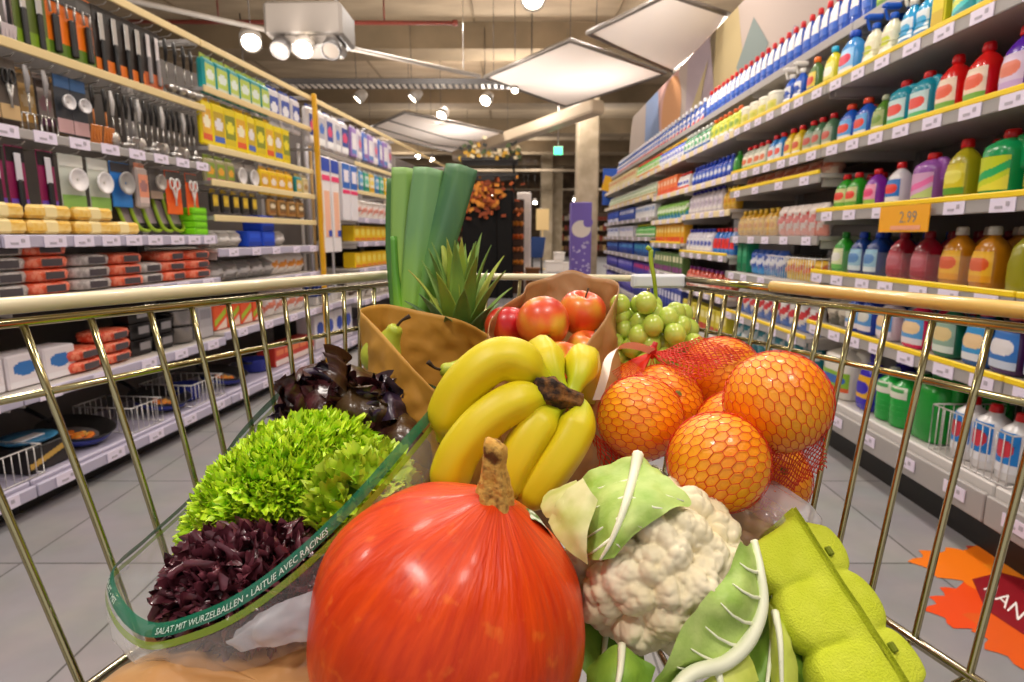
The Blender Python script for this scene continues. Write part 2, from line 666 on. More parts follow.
def far_things():
    # black display tower with orange foliage
    o = thing('display_tower', 'tall black seasonal display tower crowned with orange foliage', 'display tower', (-.42, 10.6, 0))
    m = MB()
    m.box((0, 0, .85), (.85, .7, 1.7), 0, .02)
    m.box((.3, -.3, .9), (.28, .2, 1.8), 0, .02)
    m.build('cabinet', mat('#0a0807', .6, spec=.2), o)
    m = MB()
    for k, z in enumerate((2.05, 2.3)):
        m.box((.05, 0, z), (.95, .75, .05))
    for x in (-.4, .45):
        m.box((x, .3, 1.9), (.04, .04, .8))
    m.build('canopy_rack', mat('#1f1a16', .5), o)
    m = MB()
    r = random.Random(5)
    for k in range(300):
        p = V((r.gauss(-.06, .2), r.gauss(-.34, .1), r.gauss(1.66, .16)))
        m.box(p, (r.uniform(.04, .09), .02, r.uniform(.03, .08)), r.randrange(3), 0, Matrix.Rotation(r.random() * 3, 3, 'Y'))
    m.build('autumn_foliage', [mat('#b4551c', .7), mat('#8e3d14', .7), mat('#d88a2a', .7)], o)['kind'] = 'stuff'
    m = MB()
    for k in range(90):
        p = V((r.uniform(-.45, .55), r.gauss(-.3, .1), 2.3 + abs(r.gauss(0, .12))))
        m.box(p, (.07, .03, .05), r.randrange(4), 0, Matrix.Rotation(r.random() * 3, 3, 'Y'))
    m.build('top_garland', [mat('#4d5a34', .7), mat('#d7c9a5', .7), mat('#c79a32', .7), mat('#2b2a24', .7)], o)['kind'] = 'stuff'
    # orange display shelf
    o = thing('harvest_shelf', 'narrow shelf of orange harvest goods beside the black display tower', 'display shelf', (.05, 11.3, 0))
    m = MB()
    m.box((0, 0, .85), (.34, .4, 1.7))
    m.build('carcass', mat('#4a2d18', .6), o)
    for k in range(6):
        m = MB()
        for j in range(4):
            m.ball((-.12 + .08 * j, -.24, .35 + .23 * k), .05, 10, 6)
        m.build('goods_tier', mat(('#d8631c', '#e08a2a', '#c9743c')[k % 3], .5), o)
    # white sign board
    m = MB()
    m.box((.24, 12.2, 1.15), (.28, .12, 1.5), 0, .02)
    m.box((.24, 12.2, .2), (.4, .3, .4), 0, .02)
    tag(m.build('sign_board', WHITE), 'upright blank white sign board in the distant cross aisle', 'sign')
    m = MB()
    m.box((.40, 11.75, .2), (.26, .3, .4), 0, .02)
    m.box((.40, 11.75, .42), (.29, .33, .05), 0, .01)
    tag(m.build('brown_crate', mat('#8a5a2c', .7)), 'brown crate at the foot of the white sign board', 'crate')
    o = thing('shopping_trolley', 'blue plastic trolley bin on dark legs in the distant cross aisle', 'trolley', (.7, 17, 0))
    m = MB()
    m.lathe([(.17, .45), (.24, 1.0), (.26, 1.02), (.22, 1.0), (.16, .5)], 16, e=4)
    m.build('bin', mat('#3a5a9c', .5), o)
    m = MB()
    for x in (-.13, .13):
        for y in (-.13, .13):
            m.tube([(x, y, 0), (x, y, .5)], .025, 6)
    m.build('leg_frame', DGREY, o)
    for k, (x, z, w, h) in enumerate(((1.25, .15, .5, .3), (1.75, .13, .5, .26), (1.4, .445, .3, .22))):
        m = MB()
        m.box((x, 18, z), (w, .4, h), 0, .015)
        m.box((x, 18, z + h / 2), (w + .02, .42, .05), 0, .01)
        tag(m.build('carton', WHITE), ('white carton on the floor of the distant cross aisle', 'white carton next to the far pillars', 'small white carton stacked on another in the distance')[k], 'carton')
    m = MB()
    m.box((.95, 19, 1.55), (.4, .04, .65), 0, .01)
    m.box((.95, 19.03, .6), (.04, .04, 1.3), 0, .01)
    m.box((.95, 19.03, .02), (.35, .3, .04), 0, .01)
    tag(m.build('poster_stand', mat('#e3c489', .6)), 'cream poster on a stand in the distance', 'poster')
    # dim shelving across the back
    r = random.Random(9)
    for k, x in enumerate((-6.2, -4.6, -3.0, -1.4, .2, 3.0, 4.6, 6.2)):
        o = thing('wall_shelf', 'dim filled shelving along the distant back wall', 'shelf', (x, 31, 0), group='distant shelves')
        m = MB()
        m.box((0, .3, 1.1), (1.5, .05, 2.2))
        for z in (.3, .8, 1.3, 1.8):
            m.box((0, 0, z), (1.5, .5, .04))
        m.build('carcass', mat('#5e4a38', .7), o)
        for z in (.3, .8, 1.3, 1.8):
            m = MB()
            for j in range(8):
                h = r.uniform(.15, .34)
                m.box((-.63 + .18 * j, 0, z + h / 2 + .02), (.14, .3, h), r.randrange(4))
            m.build('goods_tier', [mat('#9c3f2a', .6), mat('#c7a56b', .6), mat('#7a5238', .6), mat('#d9cbb8', .6)], o)


far_things()
# ------------------------------------------------------------------ shelving rows
class Row:
    def __init__(self, side, yaw, lat):
        self.side, self.a, self.lat = side, math.radians(yaw), lat
        self.d = V((math.sin(self.a), math.cos(self.a), 0))
        self.e = V((math.cos(self.a), -math.sin(self.a), 0)) * side
        self.rz = -PI / 2 - self.a if side > 0 else PI / 2 - self.a

    def at(self, s, depth, z):
        """s along the aisle, depth behind the shelf front"""
        return self.d * s + self.e * (self.lat + depth) + V((0, 0, z))


RIGHT = Row(1, .76, 1.50)
LEFT = Row(-1, 6.55, 2.05)
GREY = mat('#a29d9a', .45)
LGREY = mat('#c9c4c0', .45)
LILAC = mat('#b6b0c4', .4)
KICK = mat('#17130f', .5)
YEL = mat('#f2cf10', .4)
CREAM = mat('#e6d3a4', .5)
TAGM = mat('#e6dcee', .5)
INK = mat('#b0a8b4', .6)

_tag_mesh = None


def price_tag(parent, x, z, y=-.012):
    global _tag_mesh
    if _tag_mesh is None:
        m = MB()
        m.box((0, 0, 0), (.10, .003, .043))
        m.box((-.012, -.002, -.006), (.03, .002, .008), 1)
        m.box((.022, -.002, .004), (.014, .002, .014), 1)
        o = m.build('price_label', [TAGM, INK])
        _tag_mesh = o
    else:
        o = _tag_mesh.copy()
        COL.objects.link(o)
    o.parent = parent
    o.location = (x, y, z)


def bay(row, s, w, top, deck, shelves, label, group, depth=.5, back='#8d8884', far=False):
    """one gondola bay: back panel, kick plinth, deck and shelves [(z, setback, depth, edge colour, price labels)]"""
    o = thing('shelving_bay', label, 'shelving', row.at(s, 0, 0), row.rz, group)
    m = MB()
    m.box((0, depth, top / 2), (w - .004, .03, top))
    m.build('back_panel', mat(back, .6), o)
    m = MB()
    m.box((0, depth / 2 + .05, deck * .25), (w - .004, depth - .05, deck * .5))
    m.build('kick_plinth', KICK, o)
    m = MB()
    m.box((0, depth / 2, deck - deck * .22), (w - .004, depth - .02, deck * .44), 0, .006)
    dk = m.build('base_deck', LILAC if row.side < 0 else LGREY, o)
    m = MB()
    m.box((0, -.005, deck * .70), (w - .006, .018, deck * .36), 0, .004)
    m.build('front_fascia', LILAC if row.side < 0 else GREY, dk)
    n = 2 if far else 5
    for k in range(n):
        price_tag(dk, -w / 2 + w * (k + .5) / n, deck * .72, -.018)
    for x in (-w / 2 + .012, w / 2 - .012):
        m = MB()
        m.box((x, depth - .03, top / 2), (.022, .05, top))
        m.build('upright', GREY, o)
    for (z, sb, dp, edge, nl) in shelves:
        m = MB()
        m.box((0, sb + dp / 2, z - .012), (w - .006, dp, .022), 0, .003)
        for x in (-w / 2 + .03, w / 2 - .03):
            m.box((x, sb + dp / 2, z - .04), (.006, dp * .9, .05))
        sh = m.build('shelf', mat('#c4bdb6', .5), o)
        m = MB()
        m.box((0, sb - .004, z - .024), (w - .006, .014, .046), 0, .003)
        m.build('price_rail', CREAM if edge == CREAM else (GREY if row.side > 0 else LILAC), sh)
        if edge == YEL:
            m = MB()
            m.box((0, sb - .008, z + .006), (w - .006, .012, .02), 0, .003)
            m.build('edge_strip', YEL, sh)
        for k in range(nl):
            price_tag(sh, -w / 2 + w * (k + .5) / nl + RND.uniform(-.02, .02), z - .026, sb - .014)
    return o


# ------------------------------------------------------------------ goods
class Goods:
    """first use builds the thing, later uses copy it with its parts"""

    def __init__(self):
        self.proto = {}

    def put(self, key, make, loc, rz, label, group=None, cat=None):
        if key not in self.proto:
            o = make()
            self.proto[key] = o
        else:
            o = copy_tree(self.proto[key])
            if 'group' in o:
                del o['group']
        o.location = loc
        o.rotation_euler = (0, 0, rz)
        o['label'] = label
        if group:
            o['group'] = group
        return o


G = Goods()


def oval(cols):
    """label print: pale ground, a coloured oval and a bar"""
    def f(u, v):
        if (u - .5) ** 2 / .14 + (v - .58) ** 2 / .05 < 1:
            return 1
        if v < .22:
            return 2
        return 0
    return f


def bands(u, v):
    return 1 if .55 < v < .85 and .1 < u < .9 else (2 if v < .3 else 0)


def swoosh(u, v):
    q = v - .25 - .5 * u
    return 1 if abs(q) < .13 else (2 if q < -.3 else 0)


PR = {'oval': oval(0), 'bands': bands, 'swoosh': swoosh}


def bottle(name, cat, w, d, h, body, cap, lab=None, pr='oval', shape='flat', e=3, lz=(.12, .62), cap_h=None, clear=0):
    """bottle standing on z=0, its front to -Y"""
    o = thing(name, '', cat)
    bm_ = mat(body, .22, spec=.6, sss=0)
    hw, hd = w / 2, d / 2
    sy = hd / hw
    m = MB()
    if shape == 'flat':
        prof = [(hw * .8, 0), (hw * .97, .012), (hw, .05), (hw, h * .45), (hw * .9, h * .58), (hw * .86, h * .68), (hw * .55, h * .8), (hw * .3, h * .86), (hw * .28, h * .9)]
    elif shape == 'cyl':
        prof = [(hw * .85, 0), (hw, .01), (hw, h * .7), (hw * .85, h * .78), (hw * .45, h * .86), (hw * .4, h * .9)]
    elif shape == 'jug':
        prof = [(hw * .9, 0), (hw, .012), (hw, h * .68), (hw * .93, h * .78), (hw * .5, h * .87), (hw * .3, h * .9)]
    elif shape == 'waist':
        prof = [(hw * .9, 0), (hw, .012), (hw * .97, h * .2), (hw * .78, h * .42), (hw * .85, h * .6), (hw * .7, h * .74), (hw * .36, h * .84), (hw * .33, h * .9)]
    elif shape == 'tub':
        prof = [(hw * .9, 0), (hw, .01), (hw, h * .84), (hw * .96, h * .88)]
    m.lathe(prof, 20, 0, sx=1, sy=sy, e=e)
    if shape == 'jug':
        m.tube(spline([(hw * .55, 0, h * .84), (hw * .98, 0, h * .8), (hw * 1.02, 0, h * .55), (hw * .8, 0, h * .45)], 4), hd * .3, 8)
    if shape == 'waist' or shape == 'cyl':
        for k in range(3):
            z = h * (.2 + .1 * k)
            m.tube([(hw * 1.0 * math.cos(q * PI / 6), hw * sy * math.sin(q * PI / 6), z) for q in range(12)], .0025, 5, closed=True)
    m.build('body', bm_, o)
    ch = cap_h or h * .14
    m = MB()
    if shape == 'tub':
        m.lathe([(hw * 1.0, h * .86), (hw * 1.02, h * .88), (hw * 1.0, h), (hw * .9, h * 1.005)], 20, sy=sy, e=e)
    else:
        r = hw * .36
        m.lathe([(r, h * .88), (r * 1.05, h * .885), (r * .98, h * .88 + ch * .8), (r * .8, h * .88 + ch)], 14)
    m.build('cap', mat(cap, .3), o)
    if lab:
        prf = PR[pr]
        m = MB()
        z0, z1 = h * lz[0], h * lz[1]

        def rad(z):
            for (r1, y1), (r2, y2) in zip(prof, prof[1:]):
                if y1 <= z <= y2:
                    return r1 + (r2 - r1) * (z - y1) / max(1e-6, y2 - y1)
            return hw

        def fn(u, v):
            a = -PI / 2 + (u - .5) * 1.9 * (1 if e < 2.5 else 1.05)
            z = z0 + (z1 - z0) * v
            r = rad(z) + .0012
            cq, sq = math.cos(a), math.sin(a)
            return V((math.copysign(abs(cq) ** (2 / e), cq) * r, math.copysign(abs(sq) ** (2 / e), sq) * r * sy - .0008, z))
        m.grid(fn, 28, 28, lambda u, v: prf(u, v))
        m.build('label', [mat(c, .35) for c in lab], o)
    return o


def spray(name, cat, w, d, h, body, trig, lab=None, pr='oval'):
    o = bottle(name, cat, w, d, h * .82, body, trig, lab, pr, 'waist', e=2.6)
    m = MB()
    z = h * .86
    m.box((0, -.012, z + .02), (.026, .075, .026), 0, .008)
    m.box((0, -.035, z - .012), (.012, .012, .05), 0, .004, Matrix.Rotation(.35, 3, 'X'))
    m.lathe([(.008, 0), (.006, .012)], 8, c=(0, -.05, z + .014))
    m.build('trigger_head', mat(trig, .35), o)
    return o


def pack(name, cat, w, d, h, cols, pr='bands', r=.006):
    """printed box"""
    o = thing(name, '', cat)
    m = MB()
    m.box((0, 0, h / 2), (w, d, h), 0, r)
    m.build('box_body', mat(cols[0], .45), o)
    m = MB()
    prf = PR[pr]
    m.grid(lambda u, v: V((-w * .46 + w * .92 * u, -d / 2 - .001, h * .04 + h * .92 * v)), 20, 20, lambda u, v: prf(u, v), sm=False)
    m.build('front_print', [mat(c, .45) for c in cols], o)
    return o


def bag(name, cat, w, d, h, cols, hole=False, pr='swoosh'):
    """soft pillow pack standing up"""
    o = thing(name, '', cat)
    m = MB()
    rr = random.Random(len(name))
    prf = PR[pr]

    def fn(u, v):
        a = 2 * PI * u
        k = max(.04, math.sin(PI * (.04 + .92 * v))) ** .55
        return V((w / 2 * math.copysign(abs(math.cos(a)) ** .7, math.cos(a)) * (.92 + .08 * k), d / 2 * math.sin(a) * k + .004 * math.sin(17 * v + 5 * u), h * v))
    m.grid(fn, 20, 12, lambda u, v: prf((u - .5) * 2, v) if u > .5 else 0, wu=True, flip=False)
    m.build('wrapper', [mat(c, .3) for c in cols], o)
    return o


def run(row, key, make, s0, s1, n, z, label, group, depth=.09, rows=1, dstep=.1, jitter=.006, alt=None):
    """n copies side by side from s0 to s1, rows deep"""
    for j in range(rows):
        for k in range(n):
            s = s0 + (s1 - s0) * (k + .5) / n + RND.uniform(-jitter, jitter)
            kk, mk = (key, make) if not alt else alt[(k + j) % len(alt)]
            G.put(kk, mk, row.at(s, depth + j * dstep, z), row.rz + RND.uniform(-.06, .06), label, group if n * rows > 1 else None)
# ------------------------------------------------------------------ detergent row
RB = [.53, 1.82, 3.11, 4.40, 5.69, 6.98, 8.27, 9.56, 10.85]
SETS = [
    ([(2.06, .1, .38, None, 0), (1.78, 0, .46, YEL, 6), (1.48, 0, .46, YEL, 6), (1.17, 0, .46, YEL, 6), (.87, 0, .46, YEL, 6), (.61, 0, .46, YEL, 6)], 'grey shelving bay with yellow shelf edges at the near end of the detergent aisle'),
    ([(2.06, .1, .38, None, 0), (1.78, 0, .46, YEL, 7), (1.48, 0, .46, YEL, 7), (1.17, 0, .46, YEL, 6), (.87, 0, .46, YEL, 7), (.61, 0, .46, YEL, 7)], 'grey shelving bay holding green jugs, amber bottles and the orange price sign'),
    ([(2.06, .1, .38, None, 0), (1.78, 0, .46, YEL, 7), (1.48, 0, .46, YEL, 7), (1.36, 0, .46, YEL, 4), (1.05, .02, .44, None, 5), (.80, 0, .46, None, 5), (.52, 0, .46, YEL, 5)], 'grey shelving bay of sponge nets and red and white packs in bins'),
    ([(2.06, .1, .38, None, 0), (1.78, 0, .46, CREAM, 5), (1.48, 0, .46, CREAM, 5), (1.24, 0, .46, CREAM, 5), (.91, 0, .46, YEL, 5), (.60, 0, .46, YEL, 5)], 'grey shelving bay with white bottles under dark blue caps'),
    ([(2.06, .1, .38, None, 0), (1.78, 0, .46, CREAM, 4), (1.48, 0, .46, CREAM, 4), (1.22, 0, .46, CREAM, 4), (.98, 0, .46, YEL, 4), (.68, 0, .46, None, 4)], 'grey shelving bay with orange and yellow boxes beyond the white bottles'),
    ([(2.06, .1, .38, None, 0), (1.78, 0, .46, CREAM, 3), (1.52, 0, .46, CREAM, 3), (1.27, 0, .46, LGREY, 3), (1.04, 0, .46, LGREY, 3), (.80, 0, .46, LGREY, 3), (.55, 0, .46, LGREY, 3)], 'shelving bay with small green bottles and violet cartons, third from the purple stand'),
    ([(2.06, .1, .38, None, 0), (1.78, 0, .46, CREAM, 3), (1.52, 0, .46, CREAM, 3), (1.27, 0, .46, LGREY, 3), (1.04, 0, .46, LGREY, 3), (.80, 0, .46, LGREY, 3), (.55, 0, .46, LGREY, 3)], 'shelving bay of royal blue packs, second from the purple promotion stand'),
    ([(2.06, .1, .38, None, 0), (1.78, 0, .46, CREAM, 3), (1.52, 0, .46, CREAM, 3), (1.27, 0, .46, LGREY, 3), (1.04, 0, .46, LGREY, 3), (.80, 0, .46, LGREY, 3), (.55, 0, .46, LGREY, 3)], 'end shelving bay with deep blue packs next to the purple promotion stand'),
]
for k, (sh, lb_) in enumerate(SETS):
    bay(RIGHT, (RB[k] + RB[k + 1]) / 2, RB[k + 1] - RB[k], 2.06, .27, sh, lb_, 'detergent shelving bays', depth=.52, back='#7d7671', far=k > 3)

# picture board over the shelves
s0, s1 = 1.0, 10.6
ob = thing('header_board', 'long printed picture board with pastel shapes above the detergent shelves', 'sign board', RIGHT.at((s0 + s1) / 2, .42, 2.06), RIGHT.rz)
ln = s1 - s0
m = MB()
hz = .97
m.box((0, 0, hz / 2), (ln, .03, hz))
vs = [(-ln / 2, -.015, 0), (-ln / 2, .015, 0)]
n = 10
for k in range(n + 1):
    q = PI / 2 * k / n
    x = -ln / 2 - .35 * math.cos(q)
    vs += [(x, -.015, hz * math.sin(q)), (x, .015, hz * math.sin(q))]
vs += [(-ln / 2, -.015, hz), (-ln / 2, .015, hz)]
fr = list(range(0, len(vs), 2))
bk = list(range(1, len(vs), 2))
m.add(vs, [fr, bk[::-1]] + [(fr[i], bk[i], bk[i + 1], fr[i + 1]) for i in range(len(fr) - 1)], 0, False)
m.build('board', mat('#a5968c', .7), ob)
m = MB()


def poly(pts, mi, off):
    m.add([(x, off, z) for x, z in pts], [list(range(len(pts)))], mi, False)


def circ(x, z, rx, rz_, mi, off=-.0175, n=24, a0=0, a1=2 * PI):
    poly([(x + rx * math.cos(a0 + (a1 - a0) * k / n), z + rz_ * math.sin(a0 + (a1 - a0) * k / n)) for k in range(n + 1)], mi, off)


def bs(s):
    return -(s - (s0 + s1) / 2)


def quad(sa, sb, mi, off=-.0165, lean=0):
    poly([(bs(sa), .001), (bs(sb), .001), (bs(sb) + lean, hz - .001), (bs(sa) + lean, hz - .001)], mi, off)


quad(8.6, 9.6, 4)
quad(7.4, 8.5, 3, lean=-.3)
quad(6.3, 7.3, 5)
quad(5.3, 6.1, 2, lean=-.4)
quad(2.2, 3.0, 5, lean=.3)
circ(bs(8.0), .55, .5, .4, 1, -.019)
circ(bs(9.2), .4, .3, .38, 4, -.019)
poly([(bs(5.3), .15), (bs(5.65), .45), (bs(5.3), .75), (bs(4.95), .45)], 0, -.019)
poly([(bs(3.75), .2), (bs(3.9), .3), (bs(3.75), .4), (bs(3.6), .3)], 2, -.019)
poly([(bs(4.5), .25), (bs(4.62), .34), (bs(4.5), .43), (bs(4.38), .34)], 6, -.019)
circ(bs(3.35), .72, .2, .14, 6, -.019)
poly([(bs(2.75), .22), (bs(2.9), .3), (bs(2.75), .38), (bs(2.6), .3)], 2, -.019)
poly([(bs(7.6), .02), (bs(6.9), .02), (bs(6.5), .75)], 2, -.021)
m.build('printed_shapes', [mat('#6f7a76', .7), mat('#bd8450', .7), mat('#a8966c', .7), mat('#bd928a', .7), mat('#7184a8', .7), mat('#9a8a90', .7), mat('#7a7290', .7)], ob)

# price sign
o = thing('price_sign', 'orange price sign hanging from the yellow edge below the lilac bottles', 'price sign', RIGHT.at(2.37, -.03, 1.115), RIGHT.rz)
m = MB()
m.box((0, 0, 0), (.30, .004, .10), 0)
m.build('card', mat('#f0a81c', .4), o)
vs, fs = text_mesh('2.99', .062)
m = MB()
m.add([(-.02 + p.x, -.003, -.015 + p.y) for p in vs], fs, 0, False)
m.build('lettering', mat('#8d8378', .5), o)
m = MB()
m.box((.02, -.003, -.034), (.18, .001, .016))
m.build('print_band', mat('#e9a07c', .5), o)

o = thing('hanging_poster', 'small yellow and blue poster on the far end of the detergent row', 'poster', RIGHT.at(10.88, .12, 1.75), RIGHT.rz + PI / 2)
m = MB()
m.box((0, 0, .15), (.34, .02, .62), 0, .004)
m.build('board', mat('#2c5cc0', .5), o)
m = MB()
m.box((0, -.011, .18), (.34, .004, .26), 0, .001, Matrix.Rotation(.25, 3, 'Y'))
m.build('yellow_print', mat('#f0b818', .5), o)

# --- bottle makers
W = '#f0ece8'


def B(*a, **k):
    return lambda: bottle('detergent_bottle', 'bottle', *a, **k)


def S(*a, **k):
    return lambda: spray('spray_bottle', 'bottle', *a, **k)


def X(*a, **k):
    return lambda: pack('carton_pack', 'pack', *a, **k)


def F(*a, **k):
    return lambda: bag('refill_pouch', 'pouch', *a, **k)


